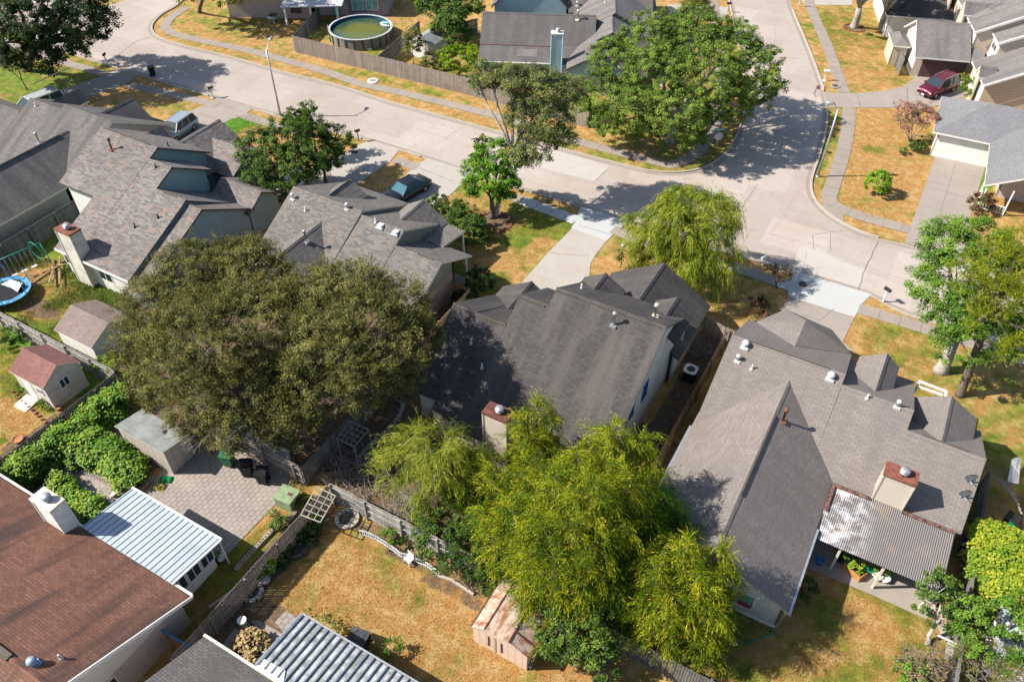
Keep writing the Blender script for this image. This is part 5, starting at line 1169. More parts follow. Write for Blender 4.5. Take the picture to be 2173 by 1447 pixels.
for i, (p0, p1) in enumerate((((64, 605), (142, 548)), ((112, 550), (112, 606)), ((126, 545), (126, 602)), ((92, 577), (140, 560)), ((103, 600), (113, 572)))):
    f = MB(); z0_ = .05+i*.09; f.bar(U(*p0, z0_), U(*p1, z0_+.12), .13, .06); tag(f.build('plank', M['wood_new']), ['longest loose plank crossing the pile in the weedy grass', 'plank lying upright in the pile beneath the long one', 'plank nearest the tall pale chimney', 'short plank crossing near the far end of the pile', 'shortest plank at the near end of the pile'][i], 'plank', 'loose planks in the weedy yard')
# lattice and pergola frames
def grid_frame(name, label, corners, mat, nx=4, ny=3, legs=True, w_=.06):
    c = [Vector(p) for p in corners]; root = thing(name, Vector((c[0].x, c[0].y, 0)), label, 'pergola'); f = MB()
    for i in range(4): f.bar(c[i], c[(i+1) % 4], w_*1.4)
    for i in range(1, nx): f.bar(c[0].lerp(c[1], i/nx), c[3].lerp(c[2], i/nx), w_)
    for i in range(1, ny): f.bar(c[0].lerp(c[3], i/ny), c[1].lerp(c[2], i/ny), w_)
    f.build('lattice', mat, root)
    if legs:
        for p in c: f = MB(); f.bar(p, (p.x, p.y, 0), .05); f.build('leg', mat, root)
grid_frame('pergola_frame', 'weathered white lattice frame over the fence corner of the orange lawn', [U(638, 1092, 1.9), U(672, 1033, 1.9), U(712, 1052, 1.9), U(680, 1108, 1.9)], M['bark_pale'], 5, 3, legs=False, w_=.04)
grid_frame('pergola_frame', 'grey lattice frame in the shaded garden below the big tree', [U(715, 930, 2.2), U(742, 892, 2.2), U(783, 912, 2.2), U(752, 948, 2.2)], M['metal'], 4, 4, w_=.035)
b0_, b1_ = U(552, 972), U(618, 1002); root = thing('lattice_panel', b0_, 'white slatted panel leaning at the fence behind the black bins', 'panel'); f = MB(); upv = Vector((-.35, .5, 1.3))
for k in range(17): c = b0_.lerp(b1_, k/16); f.bar(c, c+upv, .09, .02)
f.bar(b0_, b1_, .06); f.bar(b0_+upv, b1_+upv, .06); f.build('slats', M['white'], root)
b0_, b1_ = U(610, 1000), U(560, 965)
# low scalloped picket fence on the lawn
P = chaik(PX([(765, 1135), (790, 1142), (825, 1162), (850, 1182)]), 1); P2 = chaik(PX([(850, 1182), (862, 1185), (884, 1190)]), 1); P3 = chaik(PX([(884, 1194), (905, 1202), (932, 1222)]), 1)
for lbl, PP in (('white low wire fence with a scalloped top edging the lawn, longer part', P+P2[1:]), ('white low wire fence edging the lawn, shorter part near the dry flower bed', P3)):
    root = thing('edging_fence', PP[0], lbl, 'low fence'); f = MB(); acc = dens(PP, .11)
    for i, c in enumerate(acc): f.bar(c, c+Vector((0, 0, .55+.06*math.sin(i*.4))), .045, .02)
    for a_, b_ in zip(PP, PP[1:]): f.bar(a_+Vector((0, 0, .5)), b_+Vector((0, 0, .5)), .035); f.bar(a_+Vector((0, 0, .12)), b_+Vector((0, 0, .12)), .035)
    f.build('pickets', basic('white_wire', (.62,.66,.70), .5), root)
b = U(873, 1188); root = thing('garden_chair', b, 'small slatted white chair between the low fences', 'chair'); f = MB()
for k in range(5): f.bar(b+Vector((-.22, .1, .35+k*.09)), b+Vector((.22, -.02, .35+k*.09)), .04, .03)
for x, y in ((-.22,.1),(.22,-.02),(-.28,-.3),(.16,-.42)): f.bar(b+Vector((x, y, 0)), b+Vector((x, y, .75 if y > -.1 else .35)), .04)
f.extr([b+Vector((-.22,.1,.35)), b+Vector((.22,-.02,.35)), b+Vector((.16,-.42,.35)), b+Vector((-.28,-.3,.35))], (0,0,-.03)); f.build('frame', M['white'], root)
# fire rings of stones
def ring(px, py, label, r=.75, mat=None, n=12, name='fire_ring'):
    b = U(px, py); root = thing(name, b, label, 'stone ring'); f = MB()
    for i in range(n):
        a_ = 2*math.pi*i/n; f.box(b+Vector((r*math.cos(a_), r*math.sin(a_), .09)), (.22, .34, .18), a_+rnd.uniform(-.15, .15))
    f.build('stones', mat or M['kerb'], root); f = MB(); f.lathe(b, [(r*.8, 0), (r*.8, .05)], 14); f.build('soil', M['trim_dark'], root)
ring(737, 1102, 'oval stone ring on bare soil under the white lattice frame', .6); ring(629, 1163, 'dark stone ring in the shaded bed by the fence', .65, M['trim_dark']); ring(536, 1258, 'small octagonal stone ring in the dark bed', .5, M['kerb'], 8)
def pot(px, py, label, r=.28, h=.42, mat=None, leaf=None, name='plant_pot'):
    b = U(px, py, .03); root = thing(name, b, label, 'plant pot'); f = MB(); f.lathe(b, [(r*.7, 0), (r, h), (r*.9, h), (r*.88, h-.05)], 16); f.build('pot', mat or M['terracotta'], root); return root, b+Vector((0, 0, h))
POTS = []
def pp(*a, tuft=None, **k): r_, top = pot(*a, **k); POTS.append((r_, top, tuft)) if tuft else None
teal = basic('teal_glaze', (.10,.22,.22), .4)
pp(574, 1213, 'large teal pot with a yellow green plant in the dark bed', r=.42, h=.55, mat=teal, tuft=('lime', .45, 260)); pp(563, 1232, 'cream bowl pot with a dark green plant beside the teal pot', r=.38, h=.4, mat=M['cream'], tuft=('mid', .38, 200))
pp(1738, 1194, 'blue bucket standing under the patio cover', r=.24, h=.4, mat=M['blue']); pp(1781, 1188, 'black pot with a broad leaved plant under the patio cover', r=.26, h=.35, mat=M['black'], tuft=('mid', .4, 220))
pp(1801, 1193, 'dark pot with a brownish plant beside the first patio post', r=.22, h=.3, mat=M['black'], tuft=('olive', .35, 160)); pp(1860, 1228, 'cream pot with a tall leafy plant on the patio edge', r=.26, h=.4, mat=M['cream'], tuft=('mid', .45, 240))
pp(1876, 1232, 'white bucket next to the second patio post', r=.26, h=.35, mat=M['white']); pp(1842, 1212, 'green bag of potting soil beside the planter box', r=.22, h=.3, mat=basic('emerald_plastic', (.0,.32,.12), .5)); pp(1853, 1217, 'white basin beside the green bag', r=.24, h=.2, mat=M['white'])
pp(1740, 1145, 'small dark pot in the far corner of the patio', r=.18, h=.3, mat=M['black']); pp(241, 1052, 'straw coloured round basket on the paved path', r=.2, h=.25, mat=M['cream']); pp(237, 1064, 'pink rimmed bowl on the paved path', r=.16, h=.1, mat=M['white'])
pp(127, 870, 'terracotta pot at the corner of the plum roofed shed', r=.2, h=.3); pp(40, 935, 'terracotta wheelbarrow shaped pot on the shaded lawn', r=.35, h=.2); pp(468, 1185, 'octagonal white planter at the corner of the metal roof', r=.35, h=.3, mat=M['white'], tuft=('mid', .25, 60))
b = U(1812, 1213, .03); root = thing('planter_box', b, 'orange wooden planter box with green sprouts on the patio', 'planter'); f = MB()
for x, y, lx, ly in ((0,-.3,1.1,.05),(0,.3,1.1,.05),(-.53,0,.05,.6),(.53,0,.05,.6)): a_ = R(-28); f.box(b+Vector((x*math.cos(a_)-y*math.sin(a_), x*math.sin(a_)+y*math.cos(a_), .22)), (lx, ly, .44), a_)
f.build('box', basic('orange_wood', (.42,.20,.06), .8), root); f = MB(); f.box(b+Vector((0,0,.2)), (1.0,.52,.36), R(-28)); f.build('soil', M['trim_dark'], root); POTS.append((root, b+Vector((0,0,.4)), ('lime', .42, 300)))
for px, py, lb, cl, rz in ((353,1018,'green soil bag lying on the path beside the middle vegetable bed',(.01,.24,.06),.5),(338,1034,'yellow brown soil bag lying beside the green soil bag',(.28,.24,.05),.3)):
    b = U(px, py, .03); f = MB(); ca, sa = math.cos(rz), math.sin(rz); k0 = len(f.v); nn_ = 7
    for j in range(nn_):
        for i in range(nn_):
            x = (i/(nn_-1)-.5)*.85; y = (j/(nn_-1)-.5)*.5; z = .17*(max(0, (1-(2*x/.85)**4)*(1-(2*y/.5)**4)))**.6+.01; f.v.append((b.x+x*ca-y*sa, b.y+x*sa+y*ca, z+b.z))
    for j in range(nn_-1):
        for i in range(nn_-1): a_ = k0+j*nn_+i; f.f.append((a_, a_+1, a_+nn_+1, a_+nn_)); f.m.append(0); f.sm.append(True)
    tag(f.build('soil_bag', basic('bag_'+str(px), cl, .5, .5, 9)), lb, 'bag')
# wheelbarrow and pruning heap
b = U(520, 1330); root = thing('wheelbarrow', b, 'white tub on a rusty metal cart beside the dry heap', 'cart'); f = MB(); f.lathe(b+Vector((0,0,.45)), [(.2,0),(.24,.35)], 14); f.build('tub', M['white'], root); f = MB()
for x,y in ((-.35,-.25),(.35,-.25),(.35,.25),(-.35,.25)): f.bar(b+Vector((x,y,0)), b+Vector((x,y,.45)), .035)
for z_ in (.15,.42):
    for p0,p1 in (((-.35,-.25),(.35,-.25)),((.35,-.25),(.35,.25)),((.35,.25),(-.35,.25)),((-.35,.25),(-.35,-.25))): f.bar(b+Vector((*p0,z_)), b+Vector((*p1,z_)), .035)
f.build('frame', M['rust'], root)
b = U(537, 1393); root = thing('cart', b, 'black garden cart partly filled with brown cuttings', 'cart'); f = MB(); a_ = R(30)
for x,y,lx,ly in ((0,-.28,1.1,.04),(0,.28,1.1,.04),(-.55,0,.04,.56),(.55,0,.04,.56)): f.box(b+Vector((x*math.cos(a_)-y*math.sin(a_), x*math.sin(a_)+y*math.cos(a_), .45)), (lx, ly, .4), a_)
f.box(b+Vector((0,0,.3)), (1.1,.56,.04), a_); f.build('tray', M['black'], root)
for s_ in (-1,1): f = MB(); c = b+Vector((-.3*math.sin(a_)*s_, .3*math.cos(a_)*s_, .2)); ay = Vector((-math.sin(a_), math.cos(a_), 0)); f.tube([c-ay*.04,c+ay*.04], .2, 14); f.build('wheel', M['rubber'], root)
f = MB(); f.bar(b+Vector((.5,.2,.6)), b+Vector((.95,.55,.75)), .05); f.bar(b+Vector((.6,-.05,.6)), b+Vector((1.05,.3,.75)), .05); f.bar(b+Vector((.95,.55,.75)), b+Vector((1.05,.3,.75)), .05); f.build('handle', M['metal'], root)
# cinder block kerbs of the vegetable beds
def blocks(label, px0, px1, n):
    a_, b_ = U(*px0), U(*px1); root = thing('cinder_block_row', a_, label, 'block edging'); f = MB(); d = (b_-a_).normalized(); rz = math.atan2(d.y, d.x); n = max(2, int((b_-a_).length/.42))
    sx_ = Vector((-d.y, d.x, 0))
    for i in range(n):
        c = a_+d*(.42*(i+.5))+Vector((0, 0, .1)); f.box(c, (.40, .2, .2), rz)
        for o_ in (-.1, .1): f.box(c+d*o_+Vector((0, 0, .1)), (.13, .12, .006), rz, 1, 1)
    f.build('blocks', [basic('cinder_grey', (.36,.31,.27), .9, .3), M['trim_dark']], root)
blocks('cinder block edging along the long vegetable bed', (70, 1052), (160, 980), 9); blocks('cinder block edging of the middle vegetable bed', (175, 1000), (272, 1050), 9); blocks('cinder block edging at the paved yard side of the middle bed', (295, 1045), (335, 1005), 4)
blocks('cinder block edging of the bed beside the metal roof', (150, 1030), (240, 1075), 9); blocks('cinder block edging near the grey sheet roof shed', (255, 935), (282, 948), 3); blocks('cinder block edging on the grass strip by the weathered fence', (500, 1210), (594, 1112), 12); blocks('white cinder blocks near the utility box', (608, 1110), (632, 1085), 3)
# junk beside the right fence
f = MB(); 
for k in range(7): f.bar(U(2105+k*7, 1010+k*6, .3), U(2150+k*3, 1030+k*10, 1.4), .1, .03)
tag(f.build('timber_stack', M['wood_grey']), 'leaning stack of grey boards in the right hand neighbour yard', 'timber')
f = MB(); f.extr([U(2147, 975, .9), U(2155, 970, .9), U(2150, 1025, .1), U(2138, 1020, .1)], (0.3, 0.1, 0)); tag(f.build('sheet_panel', M['metal']), 'pale sheet standing on edge near the right border', 'panel')
f = MB()
for k in range(5): f.bar(U(1104+k*5, 1400+k*4, .15+k*.05), U(1140+k*3, 1360+k*3, .25+k*.05), .1, .04)
tag(f.build('timber_stack', M['wood_grey']), 'stack of boards leaning at the rusty shed', 'timber')
for (p0, p1, lb) in (((1985, 1345), (2050, 1375), 'white pipe lying by the right corner of the back lawn'),):
    f = MB(); f.tube([U(*p0, .4), U(*p1, .6)], .05, 8); tag(f.build('pipe', M['white']), lb, 'pipe')
f = MB(); f.extr([U(1990,1325,.1), U(2000,1320,.1), U(2028,1350,.1), U(2005,1360,.1)], (0,0,-.06)); f.extr([U(2010,1360,.5), U(2035,1372,.5), U(2032,1405,.5), U(2005,1400,.5)], (0,0,-.08)); tag(f.build('board', M['wood_grey']), 'grey boards lying beside the fence at the lower right', 'board')
f = MB(); pts = [U(x, y, .05) for x, y in ((1640,1325),(1632,1345),(1650,1340),(1622,1350),(1600,1358),(1575,1368),(1555,1362),(1530,1350))]; f.tube(chaik(pts, 2), .03, 6); tag(f.build('garden_hose', basic('hose_green', (.01,.20,.12), .5)), 'green hose lying in the shade at the corner of the taupe roofed house', 'hose')
f = MB()
for i, (x, y) in enumerate(chaik([Vector((x, y, 0)) for x, y in ((755,985),(770,960),(795,935),(830,908),(850,880),(858,855),(845,845))], 2)[::1] and [(v_.x, v_.y) for v_ in chaik([Vector((x, y, 0)) for x, y in ((755,985),(770,960),(795,935),(830,908),(850,880),(858,855),(845,845))], 2)]):
    f.box(U(x, y, .08), (.3, .2, .16), rnd.uniform(0, 3))
tag(f.build('stone_edging', M['kerb']), 'curved line of pale edging stones in the shaded garden', 'edging')
f = MB(); P = chaik(PX([(445,1290),(500,1250),(560,1200),(640,1130),(700,1102)]), 1); ribbon(f, offs(P, .0), .12, 0, .15); tag(f.build('lawn_edging', M['kerb']), 'thin concrete edging between the shaded bed and the orange lawn', 'edging'); f = MB(); P = dens(PX([(1005,1262),(960,1232),(930,1222)]), .3); ribbon(f, P, .15, 0, .12); tag(f.build('lawn_edging', M['kerb']), 'thin concrete edging between the dry flower bed and the orange lawn', 'edging')
f = MB()
for k in range(34):
    c = U(rnd.uniform(40, 110), rnd.uniform(845, 900)); 
    if k < 12: c = U(28+k*7, 832+k*6.5)
    f.box(c+Vector((0,0,.06)), (.22, .12, .12), rnd.uniform(0, 3)) if k < 12 else None
tag(f.build('brick_edging', M['rubyrust']), 'red brick edging around the bed of the plum roofed shed', 'edging')
# ================================================================ TREES AND PLANTS
LM = {}
LM['oak'] = leafm('oak_leaves', (.012,.030,.008), (.028,.055,.014), (.070,.100,.028), .2)
LM['mid'] = leafm('green_leaves', (.026,.075,.008), (.082,.170,.016), (.185,.300,.034), .3)
LM['elm'] = leafm('elm_leaves', (.026,.062,.009), (.088,.152,.020), (.225,.290,.042), .22)
LM['bright'] = leafm('bright_green_leaves', (.036,.110,.006), (.095,.220,.011), (.220,.370,.024), .35)
LM['dark'] = leafm('dark_green_leaves', (.016,.045,.008), (.050,.102,.013), (.125,.190,.030), .25)
LM['olive'] = leafm('olive_leaves', (.060,.078,.014), (.150,.165,.030), (.290,.270,.075), .25, (.40,.27,.11))
LM['privet'] = leafm('brown_green_leaves', (.026,.036,.010), (.105,.112,.026), (.245,.215,.060), .2)
LM['sparse'] = leafm('grey_olive_leaves', (.050,.078,.020), (.125,.160,.040), (.250,.260,.080), .3, (.34,.25,.11))
LM['cypress'] = leafm('golden_green_needles', (.022,.055,.003), (.150,.215,.008), (.46,.46,.018), .25, (.46,.19,.03))
LM['willow'] = leafm('willow_leaves', (.070,.115,.008), (.180,.245,.016), (.37,.40,.045), .35, (.46,.40,.12))
LM['lime'] = leafm('lime_leaves', (.100,.190,.006), (.200,.320,.012), (.36,.42,.03), .35)
LM['vine'] = leafm('vine_leaves', (.040,.110,.010), (.095,.210,.020), (.220,.340,.045), .3, (.46,.44,.06))
LM['yvine'] = leafm('yellow_vine_leaves', (.070,.150,.012), (.170,.270,.022), (.40,.40,.035), .3)
LM['pine'] = leafm('pine_needles', (.080,.130,.008), (.210,.260,.012), (.38,.39,.03), .35)
LM['crape'] = leafm('crape_leaves', (0.150,0.106,0.069), (0.263,0.150,0.106), (0.425,0.163,0.138), .3, (0.525,0.062,0.125))
LM['redbush'] = leafm('reddish_leaves', (.035,.050,.018), (.100,.070,.030), (.230,.075,.050), .25)
LM['straw'] = leafm('straw', (.20,.14,.06), (.34,.24,.11), (.48,.37,.19), .2)
LM['weed'] = leafm('weed_blades', (.060,.110,.018), (.110,.180,.035), (.21,.27,.07), .3)
LM['brownleaf'] = leafm('dry_leaves', (.09,.06,.03), (.17,.11,.06), (.28,.20,.11), .2)
def quads_obj(name, C, A, B, tint, mat, parent):
    """leaf-sized quads: centre C, half axes A, B"""
    n = len(C); o0 = np.array(ORG.get(parent, Vector((0, 0, 0)))); C = C-o0
    V = np.stack([C-A*.9, C-B*.55+A*.05, C+A, C+B*.55-A*.05], 1).reshape(-1, 3).astype(np.float32)
    me = bpy.data.meshes.new(name); me.vertices.add(4*n); me.vertices.foreach_set('co', V.ravel())
    me.loops.add(4*n); me.loops.foreach_set('vertex_index', np.arange(4*n, dtype=np.int32)); me.polygons.add(n)
    me.polygons.foreach_set('loop_start', np.arange(0, 4*n, 4, dtype=np.int32)); me.update(calc_edges=True)
    a = me.attributes.new('tint', 'FLOAT', 'FACE'); a.data.foreach_set('value', np.clip(tint, 0, 1).astype(np.float32))
    me.materials.append(mat); o = bpy.data.objects.new(name, me); SC.collection.objects.link(o)
    if parent is not None: o.parent = parent
    ORG[o] = Vector(o0); return o
def unit(n, up=None):
    v = NP.normal(size=(n, 3)); v /= np.linalg.norm(v, axis=1, keepdims=True)
    if up is not None: v[:, 2] = np.where(v[:, 2] < up, np.abs(v[:, 2]), v[:, 2]); v /= np.linalg.norm(v, axis=1, keepdims=True)
    return v
def crowns(blobs): return [(np.array(U(px, py, z)), r, (r*.8 if len(b_) == 0 else b_[0])) for px, py, z, r, *b_ in blobs]
def lump(P, s=1.0):
    x, y, z = P[:, 0]*s, P[:, 1]*s, P[:, 2]*s
    return (np.sin(x*2.1+1.3*np.sin(y*1.1))+np.sin(y*2.3+1.1*np.sin(z*1.7))+np.sin(z*2.6+x*.7+1.2*np.sin(x*1.3)))/3
def cluster_pts(BL, dens_, low=-.45, rag=.22, lumpy=1.0):
    """clump centres scattered over (and a little inside) the union of the blobs"""
    P = []; N = []
    for c, r, rz in BL:
        n = int(dens_*4*math.pi*((r*r+2*r*rz)/3)); d = unit(n); d = d[d[:, 2] > low]
        k = np.clip(1-np.abs(NP.normal(0, rag, len(d))), .35, 1.0)+NP.normal(0, .05, len(d))
        P.append(c+d*np.array([r, r, rz])*k[:, None]); N.append(d)
    P = np.concatenate(P); N = np.concatenate(N)
    LP = lump(P); P = P+N*(LP*.38*lumpy)[:, None]; keep = np.ones(len(P), bool)
    for c, r, rz in BL:
        q = np.linalg.norm((P-c)/np.array([r, r, rz]), axis=1); keep &= q > .58
    keep &= P[:, 2] > .25
    keep &= LP > (-.62 if lumpy > .5 else -9)+NP.normal(0, .1, len(P))
    return P[keep], N[keep]
def broad(BL, mat, parent, dens_=2.2, per=34, leaf=.14, cr=.42, low=-.45, rag=.22, asp=.5, name='crown', bias=0.0, flat_=.35, lumpy=1.0):
    P, N = cluster_pts(BL, dens_, low, rag, lumpy); n = len(P); ct = NP.uniform(.15, .75, n)+bias+lump(P)*.22
    kk = NP.integers(int(per*.35), int(per*1.5), n); I = np.repeat(np.arange(n), kk); m = len(I)
    sc = (cr*NP.uniform(.6, 1.35, n))[I]; off = unit(m)*(NP.uniform(0, 1, m)**.55*sc)[:, None]; off[:, 2] *= .7
    C = P[I]+off; nr = unit(m)*.6+N[I]*.6+np.array([-.25, -.2, flat_+.2]); nr /= np.linalg.norm(nr, axis=1, keepdims=True)
    A = np.cross(nr, unit(m)); A /= np.linalg.norm(A, axis=1, keepdims=True)+1e-9; B = np.cross(nr, A); s = leaf*NP.uniform(.6, 1.3, m)[:, None]
    tint = ct[I]+NP.normal(0, .17, m)+off[:, 2]/sc*.08
    return quads_obj(name, C, A*s*.5*1.25, B*s*asp*1.25, tint, mat, parent), P
def droop(BL, mat, parent, dens_=1.4, per=7, L=1.1, seg=5, wd=.05, out=.6, low=-.35, rag=.2, name='crown', fall=1.0, bias=0., jit=.15, spread=None, needle=1.0, PN=None):
    """sprays: strands that leave the crown outward and hang down"""
    P, N = PN if PN else cluster_pts(BL, dens_, low, rag); n = len(P); ct = NP.uniform(.1, .8, n)+bias+(0 if PN else lump(P)*.2)
    I = np.repeat(np.arange(n), per); m = len(I); ln = L*NP.uniform(.5, 1.3, m)
    az = NP.uniform(0, 2*np.pi, m); d0 = np.stack([np.cos(az), np.sin(az), NP.uniform(-.1, .7, m)], 1)*out+N[I]*out*.9; Cs = []; As = []; Bs = []; Ts = []
    if spread is not None:
        cd_ = N*.7+np.stack([NP.normal(0, .45, n), NP.normal(0, .45, n), NP.uniform(.0, .5, n)], 1); d0 = cd_[I]+unit(m)*spread
        ln = ln*(.7+.6*NP.uniform(0, 1, n))[I]
    p = P[I]+unit(m)*.12; v = d0/np.linalg.norm(d0, axis=1, keepdims=True)
    for k in range(seg):
        step = (ln/seg)[:, None]*v; C = p+step*.5; sd = np.cross(v, unit(m)); sd /= np.linalg.norm(sd, axis=1, keepdims=True)+1e-9
        Cs.append(C+unit(m)*.02); As.append(step*.62); Bs.append(sd*(wd*NP.uniform(.6, 1.3, m))[:, None]); Ts.append(ct[I]+NP.normal(0, .14, m)+.22*(k/seg-.5))
        # side needles
        C2 = p+step*NP.uniform(0, 1, m)[:, None]; dv = v+sd*NP.choice([-1, 1], m)[:, None]*.8; dv /= np.linalg.norm(dv, axis=1, keepdims=True); l2 = (ln/seg*.75)[:, None]
        Cs.append(C2+dv*l2*.5); As.append(dv*l2*.5*needle); Bs.append(np.cross(dv, unit(m))*wd*.7); Ts.append(ct[I]+NP.normal(0, .16, m))
        p = p+step; v = v+np.array([0, 0, -1.0])*fall*.42+unit(m)*jit; v /= np.linalg.norm(v, axis=1, keepdims=True)
    return quads_obj(name, np.concatenate(Cs), np.concatenate(As), np.concatenate(Bs), np.concatenate(Ts), mat, parent), P
def boughs(root, leaders, mat, base, per=16, L=.8, wd=.026, nb=30, name='crown', bias=0., step=.2, bark='bark', r0=.3, stepz=.3, **k):
    """a crown of drooping boughs round several leaders: leaders = (px, py, top height, spread)"""
    P = []; N = []; f = MB(); g = MB(); b = Vector(base)
    for px, py, zt, Rr in leaders:
        T = U(px, py, zt); foot = b.lerp(Vector((T.x, T.y, 0)), .45); knee = Vector((T.x, T.y, zt*.35)).lerp(foot, .35); f.tube([foot.lerp(b, .7), foot+Vector((0, 0, .8)), knee, Vector((T.x, T.y, zt*.6)), T], [.16, .14, .11, .08, .02], 7)
        m = int(nb*Rr/2)
        for i in range(m):
            h = .28+.72*((i+rnd.random())/m); az = i*2.4+rnd.uniform(-.4, .4); Lb = Rr*(1.22-h*.85)*rnd.uniform(.75, 1.2); o = Vector((T.x, T.y, zt*h)); d = Vector((math.cos(az), math.sin(az), 0)); tt = rnd.uniform(-.15, .15); pts = []
            ns = max(3, int(Lb/step))
            for q in range(ns+1):
                s = q/ns; p = o+d*(Lb*s)+Vector((0, 0, Lb*(.45*s-.55*s*s))); pts.append(p)
                if s > .12: P.append(p+Vector((rnd.gauss(0, .07), rnd.gauss(0, .07), rnd.gauss(0, .07)))); N.append(Vector((d.x*(.35+s*.5)+rnd.gauss(0, .45), d.y*(.35+s*.5)+rnd.gauss(0, .45), .15+.25*(1-s)+.1*rnd.random()))); 
            g.tube(pts[::2]+[pts[-1]], [.035]+[.018]*(len(pts[::2])-1)+[.006], 4, cap=False)
        for q in range(5): P.append(T+Vector((rnd.gauss(0, .1), rnd.gauss(0, .1), -q*.12))); N.append(Vector((rnd.gauss(0, .5), rnd.gauss(0, .5), .7)))
    P = np.array([tuple(p) for p in P]); N = np.array([tuple(q) for q in N])
    o, _ = droop(None, mat, root, per=per, L=L, wd=wd, seg=5, spread=.45, PN=(P, N), name=name, bias=bias, **k)
    f.tube([b+Vector((0, 0, -.1)), b+Vector((0, 0, .9))], [r0*1.4, r0], 10); f.build('trunk', M[bark], root); g.build('branches', M[bark], root)
def bough_tree(label, base, leaders, lfm='cypress', **k):
    root = thing('weeping_cypress', U(*base), label, 'tree'); boughs(root, leaders, LM[lfm], U(*base), **k); return root
def wood(base, BL, parent, r0, mat, P=None, ntw=60, fork=.35, lean=None, twr=.02, bare=None, name='trunk'):
    f = MB(); base = Vector(base); cen = Vector(sum(np.array(c) for c, r, z in BL)/len(BL)); topz = max(c[2] for c, r, z in BL)
    fk = base.lerp(Vector((cen.x, cen.y, max(1.2, topz*.9))), fork); 
    mid = base.lerp(fk, .5)+Vector((rnd.uniform(-.12, .12), rnd.uniform(-.12, .12), 0)); f.tube([base+Vector((0, 0, -.1)), base+Vector((0, 0, .25)), mid, fk], [r0*1.45, r0*1.08, r0*.92, r0*.8], 10)
    ends = []
    for c, r, rz in BL:
        c = Vector(c); k = fk.lerp(c, .55)+Vector((rnd.uniform(-.3, .3), rnd.uniform(-.3, .3), rnd.uniform(.0, .5))); rr = min(r0*.55, .05+r*.045)
        f.tube([fk, fk.lerp(k, .5)+Vector((0, 0, .15)), k, c], [rr*1.3, rr*1.05, rr*.8, rr*.4], 7); ends.append((k, c, rr, r, rz))
    f.build(name, mat, parent)
    if P is not None and len(P) and ntw:
        f = MB(); idx = NP.choice(len(P), min(ntw, len(P)), replace=False)
        for i in idx:
            p = Vector(P[i]); k, c, rr, r, rz = min(ends, key=lambda e: (e[1]-p).length); s = k.lerp(c, rnd.uniform(.3, 1)); mm = s.lerp(p, .55)+Vector((rnd.uniform(-.25, .25), rnd.uniform(-.25, .25), rnd.uniform(-.1, .35)))
            f.tube([s, mm, p], [twr*1.8, twr*1.2, twr*.5], 5, cap=False)
            if bare:
                for q_ in range(bare):
                    e = p+Vector((rnd.uniform(-.6, .6), rnd.uniform(-.6, .6), rnd.uniform(-.1, .7))); f.tube([mm.lerp(p, rnd.uniform(.3, 1)), e], [twr*.7, twr*.3], 4, cap=False)
        f.build('branches', bare and M['twig'] or mat, parent)
def tree(name, label, base, blobs, lfm, mode='broad', r0=.22, bark='bark', cat='tree', wk={}, group=None, **k):
    b = U(*base); root = thing(name, b, label, cat, group); BL = crowns(blobs)
    if mode == 'broad': o, P = broad(BL, LM[lfm], root, **k)
    else: o, P = droop(BL, LM[lfm], root, **k)
    wood(b, BL, root, r0, M[bark], P, **wk); return root, BL, P
# the big brown green tree over the centre left
PK = dict(dens_=5.0, per=95, leaf=.088, cr=.34, low=-.3, rag=.16, lumpy=.75)
t_, BLa, P_ = tree('broad_tree', 'huge spreading brown green tree left of centre, left half over the grey shed', (470, 905),
  [(350,668,5.2,3.0),(300,740,3.9,2.0),(430,610,7.0,3.6),(520,595,7.2,3.2),(355,800,4.0,2.5),(450,730,7.6,3.8),(440,845,4.2,2.7),(545,700,7.8,3.6),(540,830,5.4,2.9),(480,905,3.1,2.0),(570,770,6.0,2.6)], 'privet', wk=dict(ntw=160, bare=2), **PK)
droop(BLa, LM['privet'], t_, dens_=2.2, per=9, L=.55, seg=2, wd=.035, out=1, fall=-.35, name='shoots', bias=.22, low=-.1, rag=.08)
t_, BLb, P_ = tree('broad_tree', 'huge spreading brown green tree left of centre, right half next to the charcoal roof', (742, 862),
  [(665,650,7.4,2.7),(735,660,8.2,3.4),(815,672,7.8,3.0),(715,740,8.2,3.2),(790,735,8.0,3.2),(862,720,7.2,2.2),(650,830,5.2,2.7),(760,810,5.8,2.6),(610,885,4.0,2.3),(840,780,5.6,2.1),(770,700,9.0,2.6)], 'privet', bark='bark_pale', wk=dict(ntw=120, bare=2), **PK)
droop(BLb, LM['privet'], t_, dens_=2.2, per=9, L=.55, seg=2, wd=.035, out=1, fall=-.35, name='shoots', bias=.2, low=-.1, rag=.08)
for lb, bl, nn in (('bare grey twigs on the lower side of the big tree above the paved yard', [(455,905,3.4,1.9),(540,880,4.2,2.2),(395,860,3.8,1.6)], 330), ('bare grey twigs in the right lower side of the big tree', [(600,870,4.0,2.0),(650,830,5.2,2.0)], 190)):
    f = MB(); BL = crowns(bl)
    for c, r, rz in BL:
        for q_ in range(nn//len(BL)):
            d = Vector(unit(1, -.2)[0]); s = Vector(c)+Vector((d.x*r*.7, d.y*r*.7, d.z*rz*.7)); e = Vector(c)+Vector((d.x*r*1.12, d.y*r*1.12, d.z*rz*1.15)); m_ = s.lerp(e, .5)+Vector((rnd.uniform(-.15, .15),)*3); f.tube([s, m_, e], [.022, .015, .006], 4, cap=False)
            for w_ in range(2): f.tube([m_, e+Vector((rnd.uniform(-.35, .35), rnd.uniform(-.35, .35), rnd.uniform(-.2, .3)))], [.01, .004], 3, cap=False)
    tag(f.build('dead_branches', M['twig']), lb, 'branches')
